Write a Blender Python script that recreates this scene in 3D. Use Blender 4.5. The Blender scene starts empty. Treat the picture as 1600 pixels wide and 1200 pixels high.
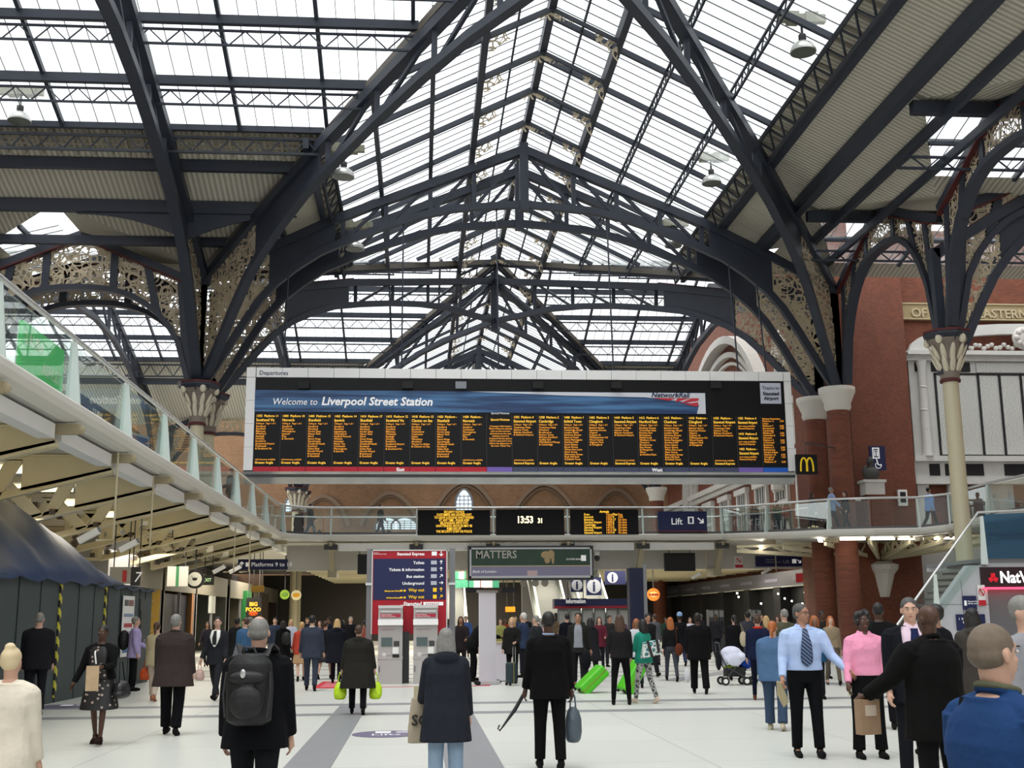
import bpy, math, random
from mathutils import Vector, Matrix
random.seed(7)
SC = bpy.context.scene
COL = SC.collection
PI = math.pi
# ---------------- camera, world, sun, exposure ----------------
cam_d = bpy.data.cameras.new('camera'); cam = bpy.data.objects.new('camera', cam_d); COL.objects.link(cam)
cam_d.sensor_width = 36; cam_d.lens = 36*1835/1600; cam_d.clip_start = .1; cam_d.clip_end = 600
CAMP = Vector((0, 0, 1.62)); PITCH = math.atan(366/1835)
CAMM = Matrix.Rotation(-math.radians(4.52), 3, 'Z') @ Matrix.Rotation(PI/2+PITCH, 3, 'X') @ Matrix.Rotation(-.008, 3, 'Z')
cam.matrix_world = Matrix.Translation(CAMP) @ CAMM.to_4x4()
SC.camera = cam
w = bpy.data.worlds.new('overcast_sky'); SC.world = w; w.use_nodes = True
bgn = w.node_tree.nodes['Background']; bgn.inputs[0].default_value = (.97, .985, 1, 1); bgn.inputs[1].default_value = 1.0
sun_d = bpy.data.lights.new('sun', 'SUN'); sun_d.energy = 0.9; sun_d.angle = math.radians(25); sun_d.color = (1, .98, .95)
sun = bpy.data.objects.new('sun', sun_d); COL.objects.link(sun); sun.rotation_euler = (math.radians(14), math.radians(-10), 0)
SC.view_settings.view_transform = 'Standard'; SC.view_settings.look = 'None'
SC.view_settings.exposure = 0.95; SC.view_settings.gamma = 1; SC.view_settings.use_curve_mapping = False
SC.cycles.max_bounces = 7; SC.cycles.diffuse_bounces = 4; SC.cycles.transparent_max_bounces = 24
SC.cycles.sample_clamp_indirect = 6
# ---------------- materials ----------------
MATS = {}
def mat(name, col, rough=.6, metal=0, emit=0, ecol=None, spec=.4, noise=0, nscale=8, bump=0, coat=0, dirt=None):
    if name in MATS: return MATS[name]
    m = bpy.data.materials.new(name); m.use_nodes = True; nt = m.node_tree; b = nt.nodes['Principled BSDF']
    b.inputs['Base Color'].default_value = (*col, 1); b.inputs['Roughness'].default_value = rough
    b.inputs['Metallic'].default_value = metal; b.inputs['Specular IOR Level'].default_value = spec
    b.inputs['Coat Weight'].default_value = coat
    m.diffuse_color = (*col, 1)
    if noise or bump:
        tc = nt.nodes.new('ShaderNodeTexCoord'); nz = nt.nodes.new('ShaderNodeTexNoise')
        nz.inputs['Scale'].default_value = nscale; nz.inputs['Detail'].default_value = 5
        nt.links.new(tc.outputs['Object'], nz.inputs['Vector'])
        if noise:
            mx = nt.nodes.new('ShaderNodeMix'); mx.data_type = 'RGBA'
            mx.inputs[6].default_value = (*[c*(1-noise) for c in col], 1); mx.inputs[7].default_value = (*[min(1, c*(1+noise)) for c in col], 1)
            nt.links.new(nz.outputs['Fac'], mx.inputs[0]); nt.links.new(mx.outputs[2], b.inputs['Base Color'])
        if bump:
            bp = nt.nodes.new('ShaderNodeBump'); bp.inputs['Strength'].default_value = bump; bp.inputs['Distance'].default_value = .02
            nt.links.new(nz.outputs['Fac'], bp.inputs['Height']); nt.links.new(bp.outputs[0], b.inputs['Normal'])
    if emit:
        b.inputs['Emission Color'].default_value = (*(ecol or col), 1); b.inputs['Emission Strength'].default_value = emit
    MATS[name] = m; return m
def srgb(h):
    v = [int(h[i:i+2], 16)/255 for i in (0, 2, 4)]
    return tuple(c/12.92 if c <= .04045 else ((c+.055)/1.055)**2.4 for c in v)
def C(h, rough=.7, **k): return mat('paint_'+h+('%d' % (rough*100)), srgb(h), rough, **k)
def cloth(h): return mat('cloth_'+h, srgb(h), .9, spec=.15, noise=.2, nscale=7, bump=1.0)
def glow(h, e=1.0): return mat('glow_'+h+'%d' % (e*10), srgb(h), .5, emit=e, ecol=srgb(h))
IRON = mat('dark_blue_iron', (.028, .034, .050), .5, spec=.4, noise=.25, nscale=1.5)
IRON2 = mat('dark_grey_iron', (.030, .036, .046), .5, spec=.4, noise=.25, nscale=2)
REDP = mat('dull_red_paint', (.085, .014, .014), .6)
CREAM = mat('cream_painted_steel', (.60, .54, .37), .5, noise=.08, nscale=2)
CREAM2 = mat('cream_stone_paint', (.60, .54, .40), .6, noise=.1, nscale=3)
WHITE = mat('white_paint', (.84, .84, .82), .5, noise=.04, nscale=2)
OFFW = mat('off_white_soffit', (.56, .54, .48), .7, noise=.08, nscale=1.2)
STEEL = mat('brushed_steel', (.62, .63, .64), .3, metal=.9)
GALV = mat('pale_green_grey_post', (.66, .74, .71), .4, spec=.4)
BLACK = mat('black_gloss', (.006, .006, .007), .45, spec=.2)
BLACKM = mat('black_matt', (.012, .012, .013), .7)
DKGREY = mat('dark_grey_matt', (.05, .052, .055), .6)
MIDGREY = mat('mid_grey', (.2, .2, .21), .6)
STONE = mat('pale_carved_stone', (.58, .56, .52), .7, noise=.15, nscale=3, bump=.2)
NAVY = mat('navy_sign', srgb('1c2350'), .45)
SIGNW = mat('sign_white', (.80, .80, .80), .5, emit=.12, ecol=(1, 1, 1))
SIGNY = mat('sign_yellow', srgb('f0c020'), .5, emit=.15)
AMBER = mat('amber_leds', (1, .42, .03), .5, emit=.45, ecol=(1, .38, .03))
AMBERY = mat('yellow_leds', (1, .60, .05), .5, emit=.6, ecol=(1, .55, .05))
LEDW = mat('warm_clock_digits', (1, .85, .45), .5, emit=1.3, ecol=(1, .85, .45))
def nodes_mat(name):
    m = bpy.data.materials.new(name); m.use_nodes = True; nt = m.node_tree
    return m, nt, nt.nodes['Principled BSDF'], lambda t, **k: nt.nodes.new('ShaderNode'+t)
def glass_mat(name, tint, opac, rough=.05, dirt=0.0, gloss=.1, col=(.8, .85, .85)):
    m = bpy.data.materials.new(name); m.use_nodes = True; nt = m.node_tree; nt.nodes.clear(); N = nt.nodes.new; L = nt.links.new
    out = N('ShaderNodeOutputMaterial'); tr = N('ShaderNodeBsdfTransparent'); tr.inputs[0].default_value = (*tint, 1)
    df = N('ShaderNodeBsdfTranslucent'); df.inputs[0].default_value = (*col, 1)
    d2 = N('ShaderNodeBsdfDiffuse'); d2.inputs[0].default_value = (*col, 1)
    md = N('ShaderNodeMixShader'); md.inputs[0].default_value = .35; L(df.outputs[0], md.inputs[1]); L(d2.outputs[0], md.inputs[2])
    gl = N('ShaderNodeBsdfGlossy'); gl.inputs['Roughness'].default_value = rough
    fr = N('ShaderNodeFresnel'); fr.inputs[0].default_value = 1.45
    m1 = N('ShaderNodeMixShader'); m1.inputs[0].default_value = opac; L(tr.outputs[0], m1.inputs[1]); L(md.outputs[0], m1.inputs[2])
    if dirt:
        tc = N('ShaderNodeTexCoord'); nz = N('ShaderNodeTexNoise'); nz.inputs['Scale'].default_value = .22; nz.inputs['Detail'].default_value = 4
        mr = N('ShaderNodeMapRange'); mr.inputs[1].default_value = .48; mr.inputs[2].default_value = .72; mr.inputs[3].default_value = opac; mr.inputs[4].default_value = min(1, opac+dirt)
        L(tc.outputs['Object'], nz.inputs['Vector']); L(nz.outputs['Fac'], mr.inputs[0]); L(mr.outputs[0], m1.inputs[0])
    mu = N('ShaderNodeMath'); mu.operation = 'MULTIPLY'; mu.inputs[1].default_value = gloss*10; L(fr.outputs[0], mu.inputs[0])
    m2 = N('ShaderNodeMixShader'); L(mu.outputs[0], m2.inputs[0]); L(m1.outputs[0], m2.inputs[1]); L(gl.outputs[0], m2.inputs[2])
    L(m2.outputs[0], out.inputs[0]); MATS[name] = m; return m
ROOFGL = glass_mat('roof_glass', (.97, .985, .99), .10, dirt=.45, gloss=.02)
BALGL = glass_mat('balustrade_glass', (.90, .955, .935), .04, gloss=.045, rough=.01)
BALGLB = glass_mat('blue_balustrade_glass', (.45, .62, .75), .35, gloss=.08, col=(.12, .28, .45))
WINGL = glass_mat('pale_window_glass', (.9, .94, .95), .35, gloss=.05)
def brick_mat(name, c1, c2, mort, scale=1.0):
    m, nt, b, N = nodes_mat(name); L = nt.links.new
    tc = N('TexCoord'); sp = N('SeparateXYZ'); ad = N('Math'); ad.operation = 'ADD'; cb = N('CombineXYZ')
    L(tc.outputs['Object'], sp.inputs[0]); L(sp.outputs[0], ad.inputs[0]); L(sp.outputs[1], ad.inputs[1])
    L(ad.outputs[0], cb.inputs[0]); L(sp.outputs[2], cb.inputs[1])
    br = N('TexBrick'); br.inputs['Scale'].default_value = scale; br.inputs['Color1'].default_value = (*c1, 1); br.inputs['Color2'].default_value = (*c2, 1)
    br.inputs['Mortar'].default_value = (*mort, 1); br.inputs['Mortar Size'].default_value = .008; br.inputs['Brick Width'].default_value = .24; br.inputs['Row Height'].default_value = .08
    L(cb.outputs[0], br.inputs['Vector'])
    nz = N('TexNoise'); nz.inputs['Scale'].default_value = .8; nz.inputs['Detail'].default_value = 4; L(tc.outputs['Object'], nz.inputs['Vector'])
    hs = N('HueSaturation'); mr = N('MapRange'); mr.inputs[3].default_value = .75; mr.inputs[4].default_value = 1.25
    L(nz.outputs['Fac'], mr.inputs[0]); L(mr.outputs[0], hs.inputs['Value']); L(br.outputs['Color'], hs.inputs['Color']); L(hs.outputs[0], b.inputs['Base Color'])
    b.inputs['Roughness'].default_value = .8; MATS[name] = m; return m
BRICK = brick_mat('orange_red_brick', (.20, .055, .024), (.135, .036, .017), (.13, .06, .04))
BRICKY = brick_mat('brown_stock_brick', (.30, .16, .08), (.24, .12, .055), (.20, .14, .09))
def corrug_mat():
    m, nt, b, N = nodes_mat('corrugated_deck'); L = nt.links.new
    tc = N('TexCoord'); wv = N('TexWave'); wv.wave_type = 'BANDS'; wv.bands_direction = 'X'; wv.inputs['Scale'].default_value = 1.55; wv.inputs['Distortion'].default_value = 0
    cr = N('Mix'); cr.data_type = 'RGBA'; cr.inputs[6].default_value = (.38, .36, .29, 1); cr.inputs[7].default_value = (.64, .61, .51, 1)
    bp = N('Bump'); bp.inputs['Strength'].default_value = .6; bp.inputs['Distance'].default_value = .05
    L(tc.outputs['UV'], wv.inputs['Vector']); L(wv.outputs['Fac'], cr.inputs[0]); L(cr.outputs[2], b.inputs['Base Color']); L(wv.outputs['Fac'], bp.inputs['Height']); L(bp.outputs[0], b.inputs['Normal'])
    b.inputs['Roughness'].default_value = .7; return m
CORR = corrug_mat()
def tracery_mat():
    m, nt, b, N = nodes_mat('cast_iron_tracery'); L = nt.links.new
    tc = N('TexCoord')
    v1 = N('TexVoronoi'); v1.feature = 'DISTANCE_TO_EDGE'; v1.inputs['Scale'].default_value = 3.0; v1.inputs['Randomness'].default_value = .7
    v2 = N('TexVoronoi'); v2.feature = 'F1'; v2.inputs['Scale'].default_value = 1.3; v2.inputs['Randomness'].default_value = .35
    L(tc.outputs['Object'], v1.inputs['Vector']); L(tc.outputs['Object'], v2.inputs['Vector'])
    lt = N('Math'); lt.operation = 'LESS_THAN'; lt.inputs[1].default_value = .055; L(v1.outputs['Distance'], lt.inputs[0])
    pp = N('Math'); pp.operation = 'PINGPONG'; pp.inputs[1].default_value = .11; L(v2.outputs['Distance'], pp.inputs[0])
    l2 = N('Math'); l2.operation = 'LESS_THAN'; l2.inputs[1].default_value = .020; L(pp.outputs[0], l2.inputs[0])
    mx = N('Math'); mx.operation = 'MAXIMUM'; L(lt.outputs[0], mx.inputs[0]); L(l2.outputs[0], mx.inputs[1])
    b.inputs['Base Color'].default_value = (.50, .42, .29, 1); b.inputs['Roughness'].default_value = .6; L(mx.outputs[0], b.inputs['Alpha']); return m
TRAC = tracery_mat()
# ---------------- mesh helpers ----------------
class MB:
    def __init__(s): s.v = []; s.f = []; s.m = []; s.sm = []; s.uv = {}; s.cur = 0; s.smooth = False
    def add(s, vs, fs, smooth=None):
        o = len(s.v); s.v += [tuple(v) for v in vs]
        for f in fs: s.f.append(tuple(i+o for i in f)); s.m.append(s.cur); s.sm.append(s.smooth if smooth is None else smooth)
        return s
    def box(s, c, d, R=None):
        hx, hy, hz = d[0]/2, d[1]/2, d[2]/2
        vs = [Vector((x, y, z)) for x in (-hx, hx) for y in (-hy, hy) for z in (-hz, hz)]
        if R is not None: vs = [R @ v for v in vs]
        c = Vector(c); vs = [v+c for v in vs]
        return s.add(vs, [(0, 1, 3, 2), (4, 6, 7, 5), (0, 4, 5, 1), (2, 3, 7, 6), (0, 2, 6, 4), (1, 5, 7, 3)], False)
    def b2(s, x0, x1, y0, y1, z0, z1): return s.box(((x0+x1)/2, (y0+y1)/2, (z0+z1)/2), (abs(x1-x0), abs(y1-y0), abs(z1-z0)))
    def bar(s, p0, p1, w, h, up=(0, 0, 1)):
        p0, p1 = Vector(p0), Vector(p1); d = p1-p0; L = d.length
        if L < 1e-6: return s
        d /= L; u = Vector(up); r = d.cross(u)
        if r.length < 1e-4: r = d.cross(Vector((1, 0, 0)))
        r.normalize(); u = r.cross(d)
        vs = [p+r*a*w/2+u*b*h/2 for p in (p0, p1) for a, b in ((-1, -1), (1, -1), (1, 1), (-1, 1))]
        return s.add(vs, [(0, 1, 2, 3), (7, 6, 5, 4), (0, 4, 5, 1), (1, 5, 6, 2), (2, 6, 7, 3), (3, 7, 4, 0)], False)
    def tube(s, p0, p1, r0, r1=None, n=8):
        r1 = r0 if r1 is None else r1
        return s.loft([s.ring(p0, Vector(p1)-Vector(p0), r0, n), s.ring(p1, Vector(p1)-Vector(p0), r1, n)])
    def ring(s, c, d, r, n=8, ry=None, side=None):
        d = Vector(d).normalized(); a = Vector(side) if side is not None else d.orthogonal(); a = (a-d*a.dot(d)).normalized(); b = d.cross(a); ry = r if ry is None else ry
        return [Vector(c)+a*r*math.cos(2*PI*i/n)+b*ry*math.sin(2*PI*i/n) for i in range(n)]
    def loft(s, rings, cap=True, smooth=True, closed=True):
        n = len(rings[0]); vs = [v for r in rings for v in r]; fs = []
        for k in range(len(rings)-1):
            for i in range(n if closed else n-1):
                j = (i+1) % n; fs.append((k*n+i, k*n+j, (k+1)*n+j, (k+1)*n+i))
        s.add(vs, fs, smooth)
        if cap: s.add(rings[0], [tuple(reversed(range(n)))], False); s.add(rings[-1], [tuple(range(n))], False)
        return s
    def path(s, pts, w, h, up=(0, 0, 1), smooth=False):
        pts = [Vector(p) for p in pts]; rings = []
        for i, p in enumerate(pts):
            d = (pts[min(i+1, len(pts)-1)]-pts[max(i-1, 0)]).normalized(); u = Vector(up); r = d.cross(u)
            if r.length < 1e-4: r = Vector((1, 0, 0))
            r.normalize(); u = r.cross(d); rings.append([p+r*a*w/2+u*b*h/2 for a, b in ((-1, -1), (1, -1), (1, 1), (-1, 1))])
        return s.loft(rings, smooth=smooth)
    def pipe(s, pts, r, n=6):
        pts = [Vector(p) for p in pts]; rings = []; side = None
        for i, p in enumerate(pts):
            d = (pts[min(i+1, len(pts)-1)]-pts[max(i-1, 0)]).normalized()
            if side is None: side = d.orthogonal()
            side = (side-d*side.dot(d)).normalized(); rings.append(s.ring(p, d, r[i] if isinstance(r, (list, tuple)) else r, n, side=side))
        return s.loft(rings)
    def lathe(s, prof, c=(0, 0, 0), n=16, smooth=True):
        c = Vector(c); return s.loft([[c+Vector((r*math.cos(2*PI*i/n), r*math.sin(2*PI*i/n), z)) for i in range(n)] for r, z in prof], smooth=smooth)
    def ell(s, c, r, R=None, nu=12, nv=8):
        rings = []
        for k in range(1, nv):
            t = PI*k/nv; rings.append([Vector((r[0]*math.sin(t)*math.cos(2*PI*i/nu), r[1]*math.sin(t)*math.sin(2*PI*i/nu), -r[2]*math.cos(t))) for i in range(nu)])
        if R is not None: rings = [[R @ v for v in q] for q in rings]
        c = Vector(c); e = Vector((0, 0, r[2]));  e = R @ e if R is not None else e
        rings = [[v+c for v in q] for q in rings]; s.loft(rings, cap=False)
        s.add([c-e]+rings[0], [(0, (i+1) % nu+1, i+1) for i in range(nu)], True); s.add([c+e]+rings[-1], [(0, i+1, (i+1) % nu+1) for i in range(nu)], True); return s
    def prism(s, pts, vec, smooth=False):
        n = len(pts); vec = Vector(vec); a = [Vector(p) for p in pts]; return s.add(a+[p+vec for p in a], [tuple(range(n)), tuple(reversed(range(n, 2*n)))]+[(i, (i+1) % n, n+(i+1) % n, n+i) for i in range(n)], False)
    def strip(s, A, B, vec):   # thick sheet between two polylines
        vec = Vector(vec)
        for i in range(len(A)-1):
            q = [A[i], A[i+1], B[i+1], B[i]]; s.prism(q, vec)
        return s
    def lattice(s, p0, p1, h, t, pitch, up=(0, 0, 1), warren=True, web=None):
        p0, p1 = Vector(p0), Vector(p1); d = (p1-p0); L = d.length; dn = d/L; u = Vector(up); u = (u-dn*u.dot(dn)).normalized(); web = web or t*.55
        s.bar(p0, p1, t, t, u); s.bar(p0-u*h, p1-u*h, t, t, u); n = max(1, int(L/pitch))
        for i in range(n):
            a = p0+d*(i/n); m = p0+d*((i+.5)/n); b = p0+d*((i+1)/n)
            s.bar(a-u*h, m, web, web, u); s.bar(m, b-u*h, web, web, u)
        return s
    def build(s, name, mats, parent=None, loc=None, uvf=None):
        me = bpy.data.meshes.new(name); vs = s.v
        if loc is not None: L = Vector(loc); vs = [Vector(v)-L for v in vs]
        me.from_pydata([tuple(v) for v in vs], [], s.f)
        if not isinstance(mats, (list, tuple)): mats = [mats]
        for m in mats: me.materials.append(m)
        me.polygons.foreach_set('material_index', s.m); me.polygons.foreach_set('use_smooth', s.sm)
        if uvf:
            ul = me.uv_layers.new(name='UVMap')
            for lp in me.loops: ul.data[lp.index].uv = uvf(Vector(s.v[lp.vertex_index]))
        me.update(); o = bpy.data.objects.new(name, me); COL.objects.link(o)
        if loc is not None: o.location = loc
        if parent: o.parent = parent
        return o
def tag(o, label=None, cat=None, group=None, kind=None):
    if label: o['label'] = label
    if cat: o['category'] = cat
    if group: o['group'] = group
    if kind: o['kind'] = kind
    return o
def empty(name, loc=(0, 0, 0), rz=0, label=None, cat=None, group=None):
    o = bpy.data.objects.new(name, None); COL.objects.link(o); o.location = loc; o.rotation_euler = (0, 0, rz); o.empty_display_size = .1
    return tag(o, label, cat, group)
def kids(o): return [c for c in bpy.data.objects if c.parent == o]
def dup(o, loc=None, rz=None, label=None, group=None, tree=None):
    c = o.copy(); COL.objects.link(c)
    if loc is not None: c.location = loc
    if rz is not None: c.rotation_euler = (0, 0, rz)
    if label: c['label'] = label
    if group: c['group'] = group
    for ch in list(o.children):
        d = ch.copy(); COL.objects.link(d); d.parent = c
        for g in list(ch.children):
            e = g.copy(); COL.objects.link(e); e.parent = d
    return c
def text(name, s, size, m, parent=None, loc=(0, 0, 0), rot=(PI/2, 0, 0), ax='LEFT', ay='TOP_BASELINE', ext=.004, shear=0, sp=1.0, xs=1.0, lsp=1.0, bold=0):
    cu = bpy.data.curves.new(name, 'FONT'); cu.body = s; cu.size = size; cu.align_x = ax; cu.align_y = ay; cu.extrude = ext; cu.shear = shear
    cu.space_character = sp; cu.space_line = lsp; cu.resolution_u = 2; cu.offset = bold; cu.materials.append(m); cu.fill_mode = 'FRONT' if ext == 0 else 'BOTH'
    o = bpy.data.objects.new(name, cu); COL.objects.link(o); o.location = loc; o.rotation_euler = rot; o.scale = (xs, 1, 1); TEXTS.append(o)
    if parent: o.parent = parent
    return o
TEXTS = []
def bake_texts():
    dg = bpy.context.evaluated_depsgraph_get(); cache = {}
    for o in TEXTS:
        me = bpy.data.meshes.new_from_object(o.evaluated_get(dg)); n = o.name; cu = o.data; par = o.parent
        q = bpy.data.objects.new('tmp', me); COL.objects.link(q); q.parent = par; q.location = o.location; q.rotation_euler = o.rotation_euler; q.scale = o.scale
        bpy.data.objects.remove(o); bpy.data.curves.remove(cu); q.name = n
def interp(tab, x):
    if x <= tab[0][0]: return tab[0][1]
    for (a, b), (c, d) in zip(tab, tab[1:]):
        if x <= c: return b+(d-b)*(x-a)/(c-a)
    return tab[-1][1]
# ================= ROOF =================
XC, ZR, K, HW = 4.5, 23.0, .5, 13.6
XL, XR = XC-HW, XC+HW          # -9.1, 18.1
Y1, YA, YB, Y2, YC = 28.5, 48.2, 50.7, 68.0, 87.5
def zn(x): return ZR-K*abs(x-XC)
KT = (ZR-zn(XL))/(48.5-Y1)
def zt1(y): return ZR-KT*abs(y-Y1)
def zt2(y): return ZR-KT*abs(y-Y2)
LAN, P1, P2, EDGE, W1, W2, W3 = 2.35, 4.15, 6.25, 7.95, 10.36, 11.75, 12.8
wn = [0]
def glazed(quads, bars_dir, rafters, bars, name_label):
    wn[0] += 1
    g = MB()
    for q in quads: g.add(q, [tuple(range(len(q)))])
    o = g.build('window_%d' % wn[0], ROOFGL); tag(o, name_label, kind='structure')
    m = MB()
    for a, b in bars: m.bar(a, b, .022, .035)
    m.build('glazing_bars', mat('grey_glazing_bar', (.12, .13, .14), .5), o)
    m = MB()
    for a, b in rafters: m.bar(a, b, .13, .20)
    m.build('rafters', IRON, o); return o
def V(*a): return Vector(a)
# nave slopes in three zones; y limits as function of |x-XC|
def near_lim(side, d):      # where the nave roof starts
    if side < 0: return Y1+(48.5-Y1)*d/HW     # left valley of the near transept
    return -8.0
def zone_lines(side, y0f, y1f, ystart, yend, label):
    # glazed from 0 to EDGE
    P = lambda d, y, dz=0: V(XC+side*d, y, ZR-K*d+dz)
    ds = [0, LAN, P1, P2, EDGE]
    quad = [P(0, y0f(0)), P(EDGE, y0f(EDGE)), P(EDGE, y1f(EDGE)), P(0, y1f(0))]
    raf, bars = [], []
    y = ystart; i = 0
    while y < yend:
        # clip d range by y0f<=y<=y1f
        dd = [d/20*EDGE for d in range(21)]; ok = [d for d in dd if y0f(d) <= y <= y1f(d)]
        if len(ok) > 1:
            (raf if i % 5 == 0 else bars).append((P(ok[0], y, -.05 if i % 5 else -.12), P(ok[-1], y, -.05 if i % 5 else -.12)))
        y += .64; i += 1
    glazed([quad], None, raf, bars, label)
    # opaque from EDGE to HW
zone_lines(-1, lambda d: near_lim(-1, d), lambda d: 48.5+(Y2-48.5)*(1-d/HW), 28.6, 68, 'left glazed slope of the nave roof')
zone_lines(1, lambda d: -8, lambda d: 48.5+(Y2-48.5)*(1-d/HW), -6.2, 68, 'right glazed slope of the nave roof')
for s in (-1, 1): zone_lines(s, lambda d: Y2+(YC-Y2)*d/HW, lambda d: 128, 68.2, 128, 'glazed slope of the far nave roof')
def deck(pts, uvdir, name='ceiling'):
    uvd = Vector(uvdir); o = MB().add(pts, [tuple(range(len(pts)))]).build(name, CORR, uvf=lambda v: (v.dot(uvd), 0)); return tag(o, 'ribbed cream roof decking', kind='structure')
P = lambda d, y, s: V(XC+s*d, y, ZR-K*d)
GA = 15.6  # x where the small right hand gables meet the slope
zg = zn(GA)
ys_r = [28.1, 38.2, 48.3]
# left opaque slope of the nave between valleys
deck([P(EDGE, near_lim(-1, EDGE), -1), P(HW, 48.5, -1), P(EDGE, 48.5+(Y2-48.5)*(1-EDGE/HW), -1)], (0, 1, 0))
for s in (-1, 1): deck([P(EDGE, Y2+(YC-Y2)*EDGE/HW, s), P(HW, YC, s), P(HW, 128, s), P(EDGE, 128, s)], (0, 1, 0))
# right opaque slope with cut-outs for the gables
deck([V(XC+EDGE, -8, zn(XC+EDGE)), V(GA, -8, zg), V(GA, 48.3, zg), V(XC+EDGE, 55.8, zn(XC+EDGE))], (0, 1, 0))
gx = [(7.9, 12.95), (18.0, 23.05), (28.1, 33.15), (38.2, 43.25)]
for y0, ym in gx:
    deck([V(GA, ym, zg), V(GA, y0, zg), V(XR, y0, zn(XR))], (0, 1, 0)); deck([V(GA, ym, zg), V(XR, 2*ym-y0, zn(XR)), V(GA, 2*ym-y0, zg)], (0, 1, 0))
deck([V(GA, 48.3, zg), V(XR, 48.3, zn(XR)), V(XR, 48.5, zn(XR)), V(GA, 52.1, zg)], (0, 1, 0))
# small gables over the right aisle: ridge along X, far slope glazed
for i, (y0, ym) in enumerate(gx):
    for sg in (-1, 1):
        ye = ym+sg*5.05
        f = lambda x, t: V(x, ym+sg*5.05*t, zg+(zn(XR)-zg)*t)
        x0 = lambda t: GA+(XR-GA)*t
        if sg > 0:
            glazed([[f(x0(.12), .12), f(30, .12), f(30, .78), f(x0(.78), .78)]], None, [(f(x0(.42), .42), f(30, .42))]+[(f(x, .12), f(x, .8)) for x in (20.5, 24.5, 28)], [(f(x, max(.12, (x-GA)/(XR-GA) if x < XR else .12) if False else .12), f(x, min(.8, .8 if x > x0(.8) else (x-GA)/(XR-GA)))) for x in [16.2+.62*k for k in range(22)]], 'skylight in a small gable over the right aisle')
            deck([f(x0(0), 0), f(30, 0), f(30, .12), f(x0(.12), .12)], (1, 0, 0)); deck([f(x0(.78), .78), f(30, .78), f(30, 1), f(x0(1), 1)], (1, 0, 0))
        else: deck([f(x0(0), 0), f(30, 0), f(30, 1), f(x0(1), 1)], (1, 0, 0))
# near transept (left), far slope
ET = Y1+(EDGE/HW)*(48.5-Y1)
T = lambda x, y, dz=0: V(x, y, zt1(y)+dz)
vx = lambda y: XC-HW*(y-Y1)/(48.5-Y1)
YS = 29.0
raf, bars = [], []
i = 0
for k in range(48):
    x = 4.0-.62*k
    ya = Y1+(48.5-Y1)*(XC-x)/HW if x > XL else 60
    ye = min(ET, ya-.05)
    if ye <= YS: continue
    (raf if (k+3) % 5 == 0 else bars).append((T(x, YS, -.12 if (k+3) % 5 == 0 else -.05), T(x, ye, -.12 if (k+3) % 5 == 0 else -.05)))
glazed([[T(vx(YS), YS), T(-25.4, YS), T(-25.4, ET), T(vx(ET), ET)]], None, raf, bars, 'glazed slope of the near transept roof')
GT = 44.52; ztg = zt1(GT)
deck([T(vx(ET), ET), T(-25.4, ET), T(-25.4, GT), T(vx(GT), GT)], (1, 0, 0))
for xm in (-14.2, -24.3):
    deck([T(xm, GT), V(xm+5.1, 48.5, zt1(48.5)), T(xm+5.1 if xm < -20 else vx(GT), GT)], (1, 0, 0)); deck([T(xm, GT), T(xm-5.05, GT), V(xm-5.1, 48.5, zt1(48.5))], (1, 0, 0))
    for sg in (-1, 1):
        f = lambda y, t: V(xm+sg*5.1*t, y, ztg+(zt1(48.5)-ztg)*t)
        y0 = lambda t: GT+(48.5-GT)*t
        if sg > 0: deck([f(y0(0), 0), f(52, 0), f(52, 1), f(y0(1), 1)], (0, 1, 0))
        else:
            glazed([[f(y0(.1), .1), f(52, .1), f(52, .6), f(y0(.6), .6)]], None, [(f(y0(.35), .35), f(52, .35))], [(f(y, .1), f(y, .6)) for y in (46.8, 47.4, 48, 48.6, 49.2, 49.8, 50.4, 51)], 'skylight in a small gable over the left aisle')
            deck([f(y0(.6), .6), f(52, .6), f(52, 1), f(y0(1), 1)], (0, 1, 0))
# far transept both slopes
U = lambda x, y, dz=0: V(x, y, zt2(y)+dz)
kk = EDGE/HW
yn = 48.5+(Y2-48.5)*(1-kk); yf = Y2+(YC-Y2)*kk
for sx in (-1, 1):
    xe = -27 if sx < 0 else XR
    vxx = lambda y: XC+sx*HW*abs(y-Y2)/(YC-Y2)
    for far in (0, 1):
        raf, bars = [], []
        for k in range(55):
            x = (XC-.3-.62*k) if sx < 0 else XC+.3+.62*k
            if abs(x-XC) > abs(xe-XC): continue
            off = min(EDGE/HW*(YC-Y2), 99); yv = min(abs(x-XC)/HW*(YC-Y2), off)
            a, b = (Y2, Y2+yv) if far else (Y2-yv, Y2)
            dz = -.12 if k % 5 == 0 else -.05
            (raf if k % 5 == 0 else bars).append((U(x, a, dz), U(x, b, dz)))
        if far: q = [U(XC, Y2), U(xe, Y2), U(xe, yf), U(vxx(yf), yf)]
        else: q = [U(XC, Y2), U(vxx(yn), yn), U(xe, yn), U(xe, Y2)]
        glazed([q], None, raf, bars, 'glazed slope of the far transept roof')
        if far: deck([U(vxx(yf), yf), U(xe, yf), U(xe, YC+1.5), U(XC+sx*HW, YC)], (1, 0, 0))
        else: deck([U(vxx(yn), yn), U(XC+sx*HW, 48.5), U(xe, 48.5), U(xe, yn)], (1, 0, 0))
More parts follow.
